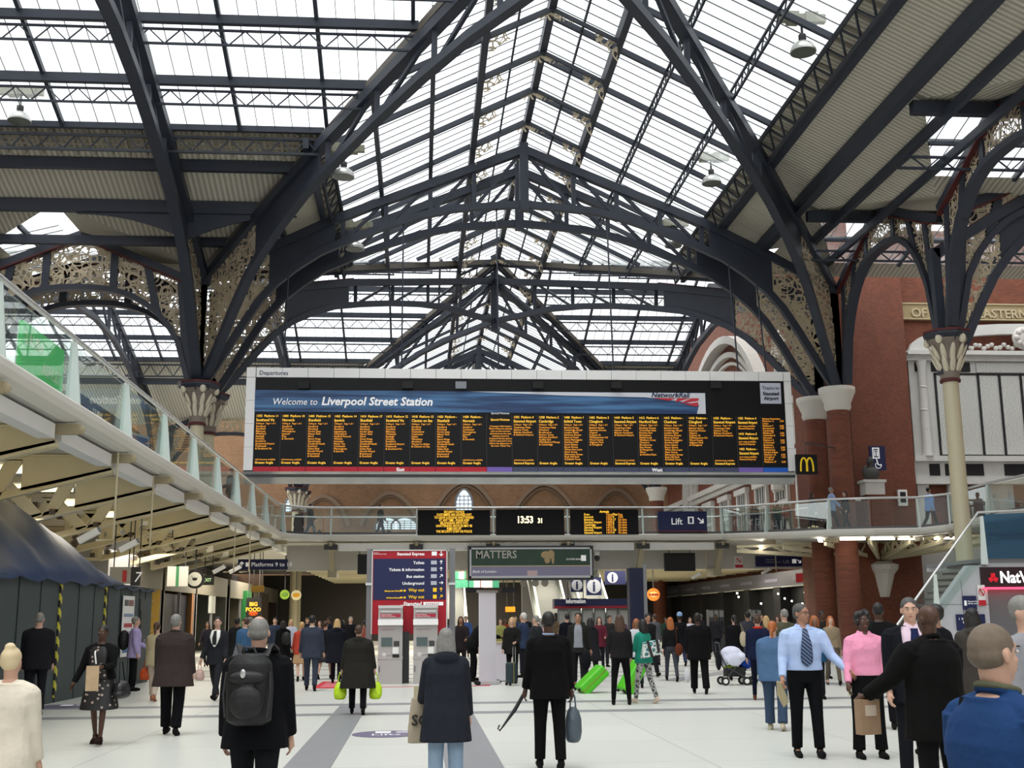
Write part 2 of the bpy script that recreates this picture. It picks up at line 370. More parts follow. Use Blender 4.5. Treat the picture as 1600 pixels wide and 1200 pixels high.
# ---- purlins and lattices ----
def purlin(kind, p0, p1, label, group, **k):
    m = MB()
    if kind == 'lattice': m.lattice(p0, p1, k.get('h', .42), k.get('t', .075), k.get('pitch', .8), up=k.get('up', (0, 0, 1))); nm = 'lattice_purlin'
    else: m.bar(p0, p1, k.get('w', .2), k.get('h', .35)); nm = 'roof_beam'
    o = m.build(nm, k.get('mat', IRON)); return tag(o, label, 'roof beam', group)
def valley_y(d, near): return 48.5+(Y2-48.5)*(1-d/HW) if near else Y2+(YC-Y2)*d/HW
for s, nm in ((-1, 'left'), (1, 'right')):
    for d, kd in ((P1, 'lattice' if s > 0 else 'beam'), (P2, 'lattice' if s > 0 else 'beam')):
        y0 = near_lim(s, d)
        for a, b, w_ in ((y0, valley_y(d, True), 'over the concourse'), (valley_y(d, False), 128, 'beyond the crossing')):
            purlin(kd, V(XC+s*d, a, zn(XC+d)-.22), V(XC+s*d, b, zn(XC+d)-.22), 'long dark %s purlin under the %s roof glass, %s one from ridge, %s' % (kd, nm, 'first' if d == P1 else 'second', w_), 'purlins along the nave', w=.17, h=.4, up=(-s*K, 0, 1) if 0 else (0, 0, 1))
    for a, b, w_ in ((near_lim(s, EDGE), valley_y(EDGE, True), 'over the concourse'), (valley_y(EDGE, False), 128, 'beyond the crossing')):
        e = empty('edge_truss', (XC+s*EDGE, a, zn(XC+EDGE)), label='deep lattice truss where glass meets decking, %s side, %s' % (nm, w_), cat='truss')
        L = e.location
        m = MB(); m.lattice(V(XC+s*EDGE, a, zn(XC+EDGE)-.15), V(XC+s*EDGE, b, zn(XC+EDGE)-.15), .75, .11, 1.2, up=(-s*.6, 0, 1)); m.build('lattice', IRON2, e, L).location = (0, 0, 0)
        m = MB(); m.bar(V(XC+s*(EDGE+.75), a, zn(XC+EDGE+.75)-.2), V(XC+s*(EDGE+.75), b, zn(XC+EDGE+.75)-.2), .22, .4); m.build('edge_beam', IRON, e, L).location = (0, 0, 0)
        m = MB()
        y = a+.3
        while y < b: m.bar(V(XC+s*(EDGE+.1), y, zn(XC+EDGE+.1)-.08), V(XC+s*(EDGE+.7), y, zn(XC+EDGE+.7)-.08), .07, .08); y += .8
        c_ = m.build('cleats', mat('dusty_beige', (.26, .24, .19), .7), e, L); c_.location = (0, 0, 0); c_['kind'] = 'stuff'
for d, wd, hh, nm in ((W1, .34, .55, 'wide'), (W2, .2, .34, 'middle'), (W3, .16, .28, 'narrow')):
    z = zn(XC+d)-hh/2-.05; x = XC+d
    purlin('beam', V(x, -8, z), V(x, 48.3 if d > W1 else 50, z), '%s dark beam running under the right cream decking' % nm, 'beams under the right decking', w=wd, h=hh)
    z = zn(XC+d)-.2
    purlin('beam', V(XC-d, 48.5-(HW-d)/HW*20+.2, z), V(XC-d, 48.5+(HW-d)/HW*19.5-.2, z), '%s dark beam under the left cream decking of the nave' % nm, 'beams under the left nave decking', w=.2, h=.32)
# ridge and lantern
for y0, y1, w_ in ((14, Y2, 'over the concourse'), (Y2, 128, 'beyond the crossing')):
    e = empty('roof_lantern', (XC, y0, ZR), label='ridge lantern with ridge beam and iron brackets, %s' % w_, cat='roof lantern'); L = e.location
    MB().bar(V(XC, y0, ZR-.25), V(XC, y1, ZR-.25), .26, .45).build('ridge_beam', IRON, e, L).location = (0, 0, 0)
    for s in (-1, 1):
        MB().bar(V(XC+s*LAN, y0 if s > 0 else max(y0, 31), zn(XC+LAN)-.35), V(XC+s*LAN, y1, zn(XC+LAN)-.35), .24, .5).build('side_beam', IRON, e, L).location = (0, 0, 0)
        MB().bar(V(XC+s*LAN*.5, y0, zn(XC+LAN*.5)-.12), V(XC+s*LAN*.5, y1, zn(XC+LAN*.5)-.12), .07, .12).build('mid_bar', IRON2, e, L).location = (0, 0, 0)
    y = y0+1.1+(0 if y0 < 20 else .6)
    proto = None
    while y < y1-.5:
        if proto:
            for q_ in proto: c_ = q_.copy(); COL.objects.link(c_); c_.location = (0, y-ybase, 0)
            y += 3.2; continue
        m = MB(); tt = []; ybase = y
        for s in (-1, 1):
            m.bar(V(XC, y, ZR-.5), V(XC+s*LAN, y, zn(XC+LAN)-.5), .1, .14)
            a = [V(XC+s*(LAN-.1-.75*q/5), y, zn(XC+LAN-.1-.75*q/5)-.55) for q in range(6)]
            b = [V(XC+s*(LAN-.1-.75*q/5), y, zn(XC+LAN-.1)-.6-.75*(1-q/5)**2) for q in range(6)]
            tt.append(MB().strip(a, b, (0, .03, 0)))
            a = [V(XC+s*.75*q/4, y, zn(XC+.75*q/4)-.55) for q in range(5)]; b = [V(XC+s*.75*q/4, y, zn(XC+.75*q/4)-.6-.3*(1-q/4)) for q in range(5)]
            tt.append(MB().strip(a, b, (0, .03, 0)))
        proto = [m.build('cross_rib', IRON2, e, L)]+[t_.build('fretwork_bracket', TRAC, e, L) for t_ in tt]
        for q_ in proto: q_.location = (0, 0, 0)
        y += 3.2
# near transept horizontals
for y, hh, nm in ((33.2, .3, 'upper'), (35.2, .3, 'middle'), (37.8, .32, 'lower')):
    purlin('beam', V(vx(y)-.1, y, zt1(y)-.25), V(-25.4, y, zt1(y)-.25), '%s dark cross beam under the near transept glass' % nm, 'cross beams of the near transept', w=.2, h=hh)
    purlin('lattice', V(vx(y)-.1, y+.12, zt1(y)-.55), V(-25.4, y+.12, zt1(y)-.55), '%s zigzag lattice hung below the near transept glass' % nm, 'lattices of the near transept', h=.5, t=.07, pitch=1.0)
purlin('beam', V(vx(ET)-.1, ET, zt1(ET)-.1), V(-25.4, ET, zt1(ET)-.1), 'dark beam along the bottom of the near transept glass', None, w=.16, h=.22)
purlin('lattice', V(vx(ET)-.3, ET+.15, zt1(ET)-.4), V(-25.4, ET+.15, zt1(ET)-.4), 'lattice truss beside the bottom edge of the near transept glass', None, h=.55, t=.09, pitch=.9, mat=IRON2)
m = MB()
for k in range(34):
    x = -3.9-.62*k; m.bar(V(x, ET+.2, zt1(ET+.2)-.1), V(x, ET+1.45, zt1(ET+1.45)-.1), .09, .14)
for k in range(4): m.bar(V(-3.6, ET+.4+.25*k, zt1(ET+.4+.25*k)-.12), V(-25, ET+.4+.25*k, zt1(ET+.4+.25*k)-.12), .05, .08)
tag(m.build('gutter_grille', mat('dusty_beige_steel', (.33, .30, .24), .7)), 'beige slatted grille between the transept glass and decking', 'grille')
for y, hh, nm in ((42.0, .42, 'first'), (44.3, .5, 'second'), (46.5, .36, 'third')):
    purlin('beam', V(vx(y)+.2, y, zt1(y)-hh/2), V(-25.4, y, zt1(y)-hh/2), '%s dark cross beam under the left cream decking' % nm, 'cross beams under the left decking', w=.24, h=hh)
# curved knees on the second cross beam
m = MB()
for s in (-1, 1):
    a = [V(XL+s*4.2*q/8, 44.3, zt1(44.3)-.5) for q in range(9)]; b = [V(XL+s*4.2*q/8, 44.3, zt1(44.3)-.55-1.0*(1-q/8)**2.2) for q in range(9)]
    m.strip(a, b, (0, .12, 0))
tag(m.build('curved_bracket', IRON), 'curved dark iron knees under the second cross beam of the left decking', 'bracket')
# far transept horizontals
for y, nm in ((71.0, 'upper'), (73.8, 'middle'), (76.6, 'lower')):
    for sx in (-1, 1):
        xv = XC+sx*HW*(y-Y2)/(YC-Y2); xe = -27 if sx < 0 else XR-.2; sd = 'left' if sx < 0 else 'right'
        purlin('beam', V(xv, y, zt2(y)-.2), V(xe, y, zt2(y)-.2), '%s dark cross beam under the far transept glass, %s of the crossing' % (nm, sd), 'cross beams of the far transept', w=.2, h=.3)
        purlin('lattice', V(xv, y+.1, zt2(y)-.5), V(xe, y+.1, zt2(y)-.5), '%s zigzag lattice under the far transept glass, %s of the crossing' % (nm, sd), 'lattices of the far transept', h=.55, t=.075, pitch=1.0)
for y in (59.5, 62.4, 65.2):
    for sx in (-1, 1):
        xv = XC+sx*HW*(Y2-y)/(Y2-48.5); xe = -27 if sx < 0 else XR-.2
        purlin('lattice', V(xv, y, zt2(y)-.3), V(xe, y, zt2(y)-.3), 'fine lattice girder under the near side of the far transept, %s, at height %s' % ('left' if sx < 0 else 'right', {59.5: 'low', 62.4: 'middle', 65.2: 'high'}[y]), 'girders on the near side of the far transept', h=.5, t=.07, pitch=1.0)
for sx in (-1, 1):
    xe = -27 if sx < 0 else XR-.2; xv = XC+sx*HW*(yf-Y2)/(YC-Y2)
    m = MB(); m.bar(V(xv, yf, zt2(yf)-.1), V(xe, yf, zt2(yf)-.1), .25, .3); m.lattice(V(xv, yf+.1, zt2(yf)-.45), V(xe, yf+.1, zt2(yf)-.45), .8, .1, 1.0); m.bar(V(xv, yf+.6, zt2(yf)-1.5), V(xe, yf+.6, zt2(yf)-1.5), .3, .4)
    tag(m.build('eaves_girder', IRON2), 'deep eaves girder below the far transept glass on the %s' % ('left' if sx < 0 else 'right'), 'girder')
# valley beams
for a, b, nm in ((V(XL, 48.4, zn(XL)), V(3.6, 30, 22.4), 'from the left column up to the near crossing'), (V(XL, 48.6, zn(XL)), V(XC, Y2, ZR), 'from the left column pair to the far crossing'), (V(XR, 48.6, zn(XR)), V(XC, Y2, ZR), 'from the right pier pair to the far crossing'),
                 (V(XL, YC, zn(XL)), V(XC, Y2, ZR), 'rising from the far left column to the far crossing'), (V(XR, YC, zn(XR)), V(XC, Y2, ZR), 'rising from the far right to the far crossing')):
    e = empty('valley_gutter', a, label='valley gutter beam '+nm, cat='valley beam'); dz = V(0, 0, -.25)
    MB().bar(a+dz, b+dz, .42, .28).build('gutter', mat('worn_brown_steel', (.13, .115, .095), .6), e, a).location = (0, 0, 0)
    dz = V(0, 0, -.45); MB().bar(a+dz, b+dz, .2, .2).build('beam', IRON, e, a).location = (0, 0, 0)
# ---- trusses ----
AR = [(0, 19.2), (.22, 18.95), (.33, 18.6), (.44, 18.1), (.55, 17.5), (.645, 16.9), (.72, 16.2), (.78, 15.5), (.83, 14.7), (.88, 13.6), (.925, 12.5), (.96, 11.7), (.985, 11.2)]
TC = [(0, 21.7), (.585, 18.45), (.80, 17.0), (1.0, 15.5)]
def truss(a, c, label, group=None, half=False, posts=(.16, .30, .44, .575), th=.34, haunch=(.6, .80), shiftz=0, tracery=True, foot=11.2):
    """half truss from column at a (x,y) to centre c (x,y)"""
    ax, ay = a; cx, cy = c; D = V(cx-ax, cy-ay, 0); n = D.normalized().cross(V(0, 0, 1))
    pt = lambda t, z: V(cx-D.x*t, cy-D.y*t, z+shiftz)
    e = empty('roof_truss', (ax, ay, 11), label=label, cat='roof truss', group=group); L = e.location
    def bl(m, nm, mt): o = m.build(nm, mt, e, L); o.location = (0, 0, 0); return o
    bl(MB().path([pt(t, z) for t, z in TC], th, .36), 'upper_chord', IRON)
    bl(MB().path([pt(t, z) for t, z in AR], th*.8, .3), 'arched_chord', IRON)
    bl(MB().path([pt(t, z+.22) for t, z in TC[1:]], th*.4, .06), 'red_edging', REDP)
    m = MB(); hs = [haunch[0]+(haunch[1]-haunch[0])*q/6 for q in range(7)]
    m.strip([pt(t, interp(TC, t))-n*.05 for t in hs], [pt(t, interp(AR, t))-n*.05 for t in hs], n*.1); bl(m, 'web_plate', IRON)
    if tracery:
        m = MB(); hs = [haunch[1]+(.985-haunch[1])*q/8 for q in range(9)]
        m.strip([pt(t, interp(TC, t) if t < .97 else 14)-n*.02 for t in hs], [pt(t, interp(AR, t))-n*.02 for t in hs], n*.04); bl(m, 'tracery', TRAC)
    bl(MB().bar(pt(1.0, foot), pt(1.0, 15.7), .3, .3), 'foot_post', IRON)
    prev = 0
    for q in posts:
        bl(MB().bar(pt(q, interp(TC, q)), pt(q, interp(AR, q)), .18, .18), 'post', IRON)
        bl(MB().bar(pt(prev, interp(TC, prev)) if prev == 0 else pt(prev, interp(TC, prev)), pt(q, interp(AR, q)), .13, .13), 'brace', IRON)
        prev = q
    return e
def full(xl, xr, y, label, group=None, **k):
    xc = (xl+xr)/2
    for a, sd in ((xl, 'left half'), (xr, 'right half')): truss((a, y), (xc, y), '%s of %s' % (sd, label), group, **k)
    tag(MB().bar(V(xc, y, 22.0), V(xc, y, 18.9), .38, .38).build('king_post', IRON), 'central king post of '+label, 'post')
full(-9.1, 17.9, YA, 'the nearer of the twin trusses above the departure board')
full(-9.1, 17.9, YB, 'the farther of the twin trusses above the departure board')
full(-9.1, 17.9, YC, 'the first truss beyond the far crossing'); full(-9.1, 17.9, YC+2.5, 'the second truss beyond the far crossing'); full(-9.1, 17.9, 108, 'the farthest nave truss')
cc = (4.4, 68.6)
for a, nm in (((-9.1, YB), 'near left'), ((17.9, YB), 'near right'), ((-9.1, YC), 'far left'), ((17.9, YC), 'far right')):
    truss(a, cc, 'diagonal truss from the %s column up to the far crossing' % nm)
tag(MB().bar(V(4.4, 68.6, 22.2), V(4.4, 68.6, 18.6), .45, .45).build('king_post', IRON), 'central king post hanging under the far crossing', 'post')
for a, nm in (((-9.1, YA), 'left'), ((17.9, YA), 'right')): truss(a, (4.4, 28.5), 'big diagonal truss from the %s column up to the near crossing' % nm, th=.42)
truss((-9.1, YA), (-9.1, 28.5), 'truss springing from the left column toward the camera', th=.5)
for x, nm in ((-9.1, 'left'), (17.9, 'right')):
    truss((x, YB), (x, 69), 'near half of the far transept truss on the %s' % nm, th=.4); truss((x, YC), (x, 69), 'far half of the far transept truss on the %s' % nm, th=.4)
truss((-19.2, YB), (-19.2, 69), 'near half of the truss beyond the left aisle'); truss((-19.2, YC), (-19.2, 69), 'far half of the truss beyond the left aisle')
# ---- arcade arches (between columns) ----
def arcade(a, b, top, apex, label, springz=11.3, eavez=15.3, pz=None):
    """arch between column points a and b; top = crown z of arch, apex = z of pediment"""
    ax, ay = a; bx, by = b; D = V(bx-ax, by-ay, 0); n = D.normalized().cross(V(0, 0, 1))
    e = empty('arcade_arch', (ax, ay, 11), label=label, cat='arch'); L = e.location
    def bl(m, nm, mt): o = m.build(nm, mt, e, L); o.location = (0, 0, 0)
    N_ = 20; ap = []; tp = []
    for i in range(N_+1):
        t = i/N_; u = 2*t-1; z = springz+(top-springz)*(1-abs(u)**2.6)**.62; x = V(ax, ay, 0)+D*(.045+.91*t); ap.append(x+V(0, 0, z))
        tz = eavez+(apex-eavez)*(1-abs(u)); tp.append(V(ax, ay, 0)+D*(.045+.91*t)+V(0, 0, min(apex, tz)))
    bl(MB().path(ap, .4, .22), 'arch_rib', IRON); bl(MB().path([p+V(0, 0, .2) for p in tp], .4, .3), 'top_rail', IRON)
    bl(MB().path([p+V(0, 0, -.0) for p in tp], .46, .06), 'red_edging', REDP)
    bl(MB().strip([p-n*.03 for p in tp], [p-n*.03 for p in ap], n*.06), 'tracery', TRAC)
    for t in (.0, .17, .36, .64, .83, 1.0):
        i = int(round(t*N_)); i2 = min(N_, max(0, i+(1 if t < .5 else -1)*(0 if t in (.36, .64) else 1)))
        bl(MB().bar(ap[i], tp[i2], .3, .2, n), 'rib_post', IRON)
    return e
arcade((-9.1, YA), (-19.2, YA), 15.2, 17.3, 'left aisle arch with tracery, nearer of the pair'); arcade((-9.1, YB), (-19.2, YB), 15.2, 17.0, 'left aisle arch with tracery, farther of the pair')
arcade((18.1, 38.2), (18.1, 48.3), 15.9, 17.3, 'tracery arch between the iron column and the brick pier')
arcade((18.1, 28.1), (18.1, 38.2), 15.9, 17.3, 'tracery arch right of the iron column'); arcade((-9.1, YC), (-19.2, YC), 15.2, 17.0, 'distant left aisle arch')
arcade((28.2, 38.2), (18.1, 38.2), 15.9, 17.3, 'tracery arch from the iron column back over the aisle')
for y, nm in ((43.3, 'nearer the brick pier'), (33.2, 'right of the iron column')):
    m = MB(); m.bar(V(GA-.4, y, zg-.3), V(30, y, zg-.3), .3, .4)
    m.lattice(V(GA, y+2.2, zg-1.0), V(30, y+2.2, zg-1.0), .4, .08, .9)
    tag(m.build('gable_ridge_beam', IRON), 'dark ridge beam of the right aisle gable %s' % nm, 'roof beam')
# truss from iron column
truss((17.9, 38.2), (30, 38.2), 'aisle truss springing right from the iron column', th=.3, shiftz=-1.5)

# unseen near roof and walls, added to cut light from behind the camera
glazed([[V(XC, Y1, ZR), V(XL, 8.5, zn(XL)), V(-25.4, 8.5, zn(XL)), V(-25.4, Y1, ZR)], [V(XC, Y1, ZR), V(XC, -8, ZR), V(XL, -8, zn(XL)), V(XL, 8.5, zn(XL))]], None, [(V(-25.4, y, ZR-.34*(Y1-y)-.1), V(-5, y, ZR-.34*(Y1-y)-.1)) for y in (12, 16, 20, 24)], [], 'roof glass above and behind the viewpoint')
deck([V(-25.4, 8.5, 16.2), V(XL, 8.5, 16.2), V(XL, -8, 16.2), V(-25.4, -8, 16.2)], (1, 0, 0)); deck([V(XR, 7.9, 16.2), V(XR, -8, 16.2), V(36, -8, 16.2), V(36, 7.9, 16.2)], (1, 0, 0))
tag(MB().b2(-26, 36, -8.6, -8, 0, 9).build('wall_behind_unseen', mat('warm_grey_wall', (.5, .47, .42), .8)), 'plain unseen wall added behind the viewpoint to shape the light', kind='structure')  # added wall out of view, its height and tone set for the light
tag(MB().b2(36, 36.6, -8, 53, 0, 17.5).build('wall_side_right', BRICK), 'brick side wall out of view on the right', kind='structure')
tag(MB().b2(-26, -25.4, -8, 60, 0, 16.5).build('wall_side_left', BRICK), 'brick side wall out of view on the left', kind='structure')
# ================= STATION =================
def at(x, y, Y):
    d = CAMM @ Vector(((x-800)/1835, -(y-600)/1835, -1)); return CAMP + d*(Y/d.y)
def gnd(x, y, z=0):
    d = CAMM @ Vector(((x-800)/1835, -(y-600)/1835, -1)); return CAMP + d*((z-1.62)/d.z)
# ---- floor ----
def floor_mat():
    m, nt, b, N = nodes_mat('terrazzo_floor'); L = nt.links.new
    tc = N('TexCoord'); br = N('TexBrick'); br.inputs['Scale'].default_value = 1; br.offset = 0
    br.inputs['Color1'].default_value = (.56, .57, .53, 1); br.inputs['Color2'].default_value = (.60, .61, .565, 1); br.inputs['Mortar'].default_value = (.42, .42, .39, 1)
    br.inputs['Mortar Size'].default_value = .012; br.inputs['Brick Width'].default_value = 2.4; br.inputs['Row Height'].default_value = 2.4
    mp = N('Mapping'); mp.inputs['Location'].default_value = (1.5, .6, 0)
    L(tc.outputs['Object'], mp.inputs[0]); L(mp.outputs[0], br.inputs['Vector']); L(br.outputs['Color'], b.inputs['Base Color'])
    b.inputs['Roughness'].default_value = .38; b.inputs['Specular IOR Level'].default_value = .35; return m
fl = tag(MB().b2(-45, 45, -6, 135, -.3, 0).build('floor', floor_mat()), 'pale terrazzo concourse floor', kind='structure')
GREYT = mat('grey_floor_band', (.24, .245, .26), .4, noise=.12, nscale=4)
m = MB()
def band(x0, x1, y0, y1): m.b2(x0, x1, y0, y1, -.01, .004)
for a, b in ((23.5, 24.0), (21.1, 21.6), (33.6, 34.0), (36, 36.4)): band(-9, 10.4, a, b)
band(-1.5, -.97, 2, 21.1); band(-1.5, -.97, 21.6, 23.5); band(.3, .95, 2, 21.1); band(.3, .95, 21.6, 23.5)
for k in range(10): band(-8, 18, 40+3.2*k, 40.35+3.2*k)
tag(m.build('trim_1', GREYT), 'grey bands inlaid in the floor', kind='structure')
m = MB()
for (ax, ay, bx, by, w_) in ((8.2, 32, 12.6, 24.4, .55), (12.6, 24.4, 8.6, 19.5, .6), (10.4, 24.0, 14.5, 20.2, .5), (6.5, 31, 12, 40, .6), (12.5, 24, 16.5, 30, .5), (11.5, 19, 15.5, 24.5, .6)): m.bar((ax, ay, -.0), (bx, by, -.0), w_, .014)
tag(m.build('trim_2', GREYT), 'diagonal grey bands inlaid in the floor', kind='structure')
PURP = mat('purple_floor_vinyl', (.16, .14, .22), .4)
def disc(c, r, nm, lab, mm, txt):
    e = empty(nm, (c[0], c[1], 0), label=lab, cat='floor sign')
    MB().lathe([(r, .0), (r, .008), (.001, .008)], n=40, smooth=False).build('disc', mm, e)
    if txt: text('lettering', txt, .26, SIGNW, e, (0, -.2, .01), (0, 0, 0), 'CENTER', ext=0); 
    mm_ = MB(); mm_.b2(-.16, .06, .12, .34, .0085, .012); mm_.bar((.14, .2, .01), (.36, .2, .01), .05, .006, (0, 0, 1)); mm_.build('pictogram', SIGNW, e); return e
disc((-.46, 17.6), .49, 'floor_sign', 'round purple lift sign stuck on the floor behind the grey haired woman', PURP, 'Lifts')
disc((-6.85, 24.3), .55, 'floor_sign', 'round purple sign on the floor left of the woman in the spotted dress', PURP, '')
REDM = mat('red_vinyl', srgb('c4283a'), .5)
e = empty('floor_sign', (-2.0, 31, 0), label='red printed panel on the floor left of the ticket machines', cat='floor sign')
MB().b2(-.55, .45, -1.6, 1.5, 0, .008).build('panel', REDM, e)
mm_ = MB()
for k in range(4): mm_.b2(-.4, .3, -1.1+.6*k, -.85+.6*k, .0085, .011)
mm_.build('print', C('d89aa0'), e)
m = MB(); m.b2(-1.2, 1.75, 29.6, 29.72, 0, .008); m.b2(1.63, 1.75, 29.7, 32.4, 0, .008); m.b2(-1.2, -1.08, 29.7, 32.4, 0, .008)
tag(m.build('floor_marking', REDM), 'red dashed outline taped on the floor around the ticket machines', 'floor marking')
# ---- columns ----
DZ0 = 5.42
LEAF = mat('cream_leaf', (.66, .60, .46), .6, noise=.15)
def iron_column(x, y, z0, z1, label, r=.28, capr=.85, sh=CREAM, group=None):
    e = empty('iron_column', (x, y, z0), label=label, cat='column', group=group)
    h = z1-z0; ch = 1.75
    MB().lathe([(r*1.5, 0), (r*1.5, .35), (r*1.15, .5), (r*1.05, .6), (r*.98, h-ch)], n=18).build('shaft', sh, e)
    MB().lathe([(r*1.25, h-ch-.02), (r*1.3, h-ch+.06), (r*1.1, h-ch+.12)], n=18).build('red_ring', REDP, e)
    MB().lathe([(r*1.15, h-ch+.1), (r*1.3, h-ch+.5), (r*1.55, h-.9), (capr*.7, h-.45), (capr*.85, h-.3)], n=18).build('bell', mat('grey_brown_capital', (.22, .18, .15), .6), e)
    m = MB()
    for i in range(10):
        a = 2*PI*i/10+.2; c, s_ = math.cos(a), math.sin(a)
        for z_, rr, tl in ((h-ch+.55, r*1.45, .28), (h-ch+.95, r*1.75, .38)):
            R = Matrix.Rotation(a, 3, 'Z') @ Matrix.Rotation(math.radians(26), 3, 'Y'); m.ell((c*rr, s_*rr, z_), (.06, .1, .36), R, 8, 6)
    for i in range(5):
        a = 2*PI*i/5+.1; m.ell((math.cos(a)*capr*.82, math.sin(a)*capr*.82, h-.33), (.13, .13, .17), None, 8, 6)
    m.build('leaves', LEAF, e)
    MB().lathe([(capr*.75, h-.4), (capr*1.0, h-.16), (capr*1.0, h-.08)], n=8, smooth=False).build('abacus', IRON, e)
    MB().lathe([(capr*1.03, h-.08), (capr*1.03, h), (capr*.6, h+.02)], n=8, smooth=False).build('abacus_rim', REDP, e)
    return e
iron_column(-9.1, YA, DZ0, 11.2, 'cream iron column with leafy capital left of the departure board, nearer of the pair')
iron_column(-9.1, YB, DZ0, 11.2, 'cream iron column just behind the left one, partly hidden by it')
iron_column(-9.1, YC, 0, 11.2, 'distant cream iron column seen above the far walkway rail')
iron_column(-9.1, YC+2.5, 0, 11.2, 'second distant iron column behind the first')
iron_column(-19.2, YA, 0, 11.2, 'iron column at the far left edge of the aisle')
iron_column(18.1, 38.2, 0, 11.2, 'tall cream iron column in front of the marble memorial', sh=mat('cream_gloss', (.56, .50, .34), .3, spec=.5), r=.27, capr=.8)
MB_ = MB
PIERC = mat('stone_capital_white', (.66, .63, .56), .7)
def brick_pier(x, y, label, r=.5):
    e = empty('brick_pier', (x, y, 0), label=label, cat='pier')
    MB().lathe([(r, 0), (r, 10.3)], n=20).build('shaft', BRICK, e)
    MB().lathe([(r+.02, 10.2), (r+.1, 10.35), (r+.08, 10.5), (r+.25, 10.9), (r+.3, 11.0), (r+.3, 11.2), (.1, 11.2)], n=20).build('capital', PIERC, e)
brick_pier(17.8, 48.3, 'round brick pier with white stone capital, nearer of the pair', .47); brick_pier(17.6, 50.7, 'round brick pier with white stone capital, farther of the pair', .47)
brick_pier(17.8, YC, 'distant round brick pier seen past the departure board')
iron_column(17.9, 28.1, 0, 11.2, 'iron column outside the right edge of the picture')
# ---- brick buildings ----
m = MB()
m.prism([(18.4, 50.9, 0), (19.0, 50.0, 0), (22.7, 52.2, 0), (22.7, 56, 0), (18.4, 56, 0)], (0, 0, 18.5))
tag(m.build('wall_right_corner', BRICK), 'big red brick corner block at the right', kind='structure')
tag(MB().b2(22.7, 45, 53, 54, 0, 20).build('wall_memorial', BRICK), 'red brick wall behind the memorial', kind='structure')
tag(MB().b2(20.5, 21.3, 55, 128, 0, 22).build('wall_right', BRICK), 'long red brick facade on the right', kind='structure')
tag(MB().b2(-45, 45, 96, 97, 0, 19).build('wall_far', BRICKY), 'far brown brick wall with gothic arches', kind='structure')
# far gothic arches
def gothic(x, w_, z0, z1, sill, n=14):
    pts = []
    for i in range(n+1):
        t = i/n*2-1; pts.append((x+t*w_/2, z0+(z1-z0)*(1-abs(t)**1.8)**.75))
    return pts
for i, (px, wd, top) in enumerate(((610, 92, 770), (727, 112, 752), (850, 112, 756), (962, 90, 765), (505, 80, 775))):
    c = at(px, top, 95.9); hw = wd/19.3/2
    e = empty('blind_arch', (c.x, 95.9, 9), label='pointed brown stone arch on the far wall, %s' % ['second from left', 'centre one framing the lit window', 'second from right', 'rightmost', 'leftmost'][i], cat='arch')
    pts = gothic(0, hw*2, 0, c.z-9, 0)
    MB().path([(x, 0, z) for x, z in pts], .3, .28, up=(0, 1, 0)).build('arch_moulding', mat('brown_stone', (.24, .165, .11), .8), e)
    MB().path([(x*.88, .02, z*.9) for x, z in pts], .2, .16, up=(0, 1, 0)).build('inner_moulding', mat('brown_stone2', (.17, .11, .07), .8), e)
LITW = mat('bright_leaded_window', (.62, .68, .72), .3, emit=.45, ecol=(.8, .9, 1))
for i, (px, top, wpx, bot) in enumerate(((725, 764, 27, 800), (606, 808, 38, 828), (632, 808, 40, 828), (462, 772, 32, 800))):
    c = at(px, top, 95.8); b_ = at(px, bot, 95.8); hw = wpx/19.3/2; H_ = c.z-b_.z
    e = empty('arched_window', (c.x, 95.8, b_.z), label=['tall pale lancet window high on the far wall', 'low arched window on the far wall, left of two', 'low arched window on the far wall, right of two', 'arched window behind the distant iron column'][i], cat='window')
    pts = gothic(0, hw*2, H_*.45, H_, 0); MB().prism([(-hw, 0, 0)]+[(x, 0, z) for x, z in pts]+[(hw, 0, 0)], (0, .05, 0)).build('pane', LITW, e)
    m = MB(); m.path([(-hw, 0, 0)]+[(x, 0, z) for x, z in pts]+[(hw, 0, 0)], .16, .12, up=(0, 1, 0))
    for k in range(1, 4): m.b2(-hw+k*hw/2-.025, -hw+k*hw/2+.025, -.05, 0, 0, H_*.75)
    for k in range(5): m.b2(-hw, hw, -.05, 0, H_*k/6, H_*k/6+.05)
    m.build('leading', MIDGREY, e)
# right facade dressings
def facade_window(y, z0, z1, w_, label, ped=False, trans=True):
    e = empty('facade_window', (20.5, y, z0), label=label, cat='window')
    h = z1-z0; m = MB()
    m.b2(-.18, 0, -w_/2-.25, -w_/2, 0, h); m.b2(-.18, 0, w_/2, w_/2+.25, 0, h); m.b2(-.3, 0, -w_/2-.35, w_/2+.35, h, h+.35); m.b2(-.25, 0, -w_/2-.35, w_/2+.35, -.2, 0)
    for k in range(1, 4): m.b2(-.1, 0, -w_/2+w_*k/4-.06, -w_/2+w_*k/4+.06, 0, h)
    if trans: m.b2(-.12, 0, -w_/2, w_/2, h*.55, h*.55+.18)
    if ped: m.prism([(-.3, -w_/2-.4, h+.35), (-.3, w_/2+.4, h+.35), (-.3, 0, h+1.5)], (.3, 0, 0))
    m.build('stone_frame', STONE, e); MB().b2(-.04, .0, -w_/2, w_/2, 0, h).build('pane', mat('dark_window_glass', (.04, .05, .055), .1, spec=.6), e); return e
yy = [57.5, 61, 65, 69, 73.2, 77.5, 82, 87]
for i, y in enumerate(yy):
    o_ = ['first', 'second', 'third', 'fourth', 'fifth', 'sixth', 'seventh', 'eighth'][i]
    facade_window(y, 6.3, 9.2, 2.0, 'tall white stone window low on the right facade, %s from the brick corner' % o_)
    if i % 2: facade_window(y, 11.0, 12.8, 1.6, 'upper stone window on the right facade, %s from the brick corner' % o_)
facade_window(64.0, 14.4, 16.2, 1.5, 'white pedimented window high on the right facade beside the great arch', ped=True)
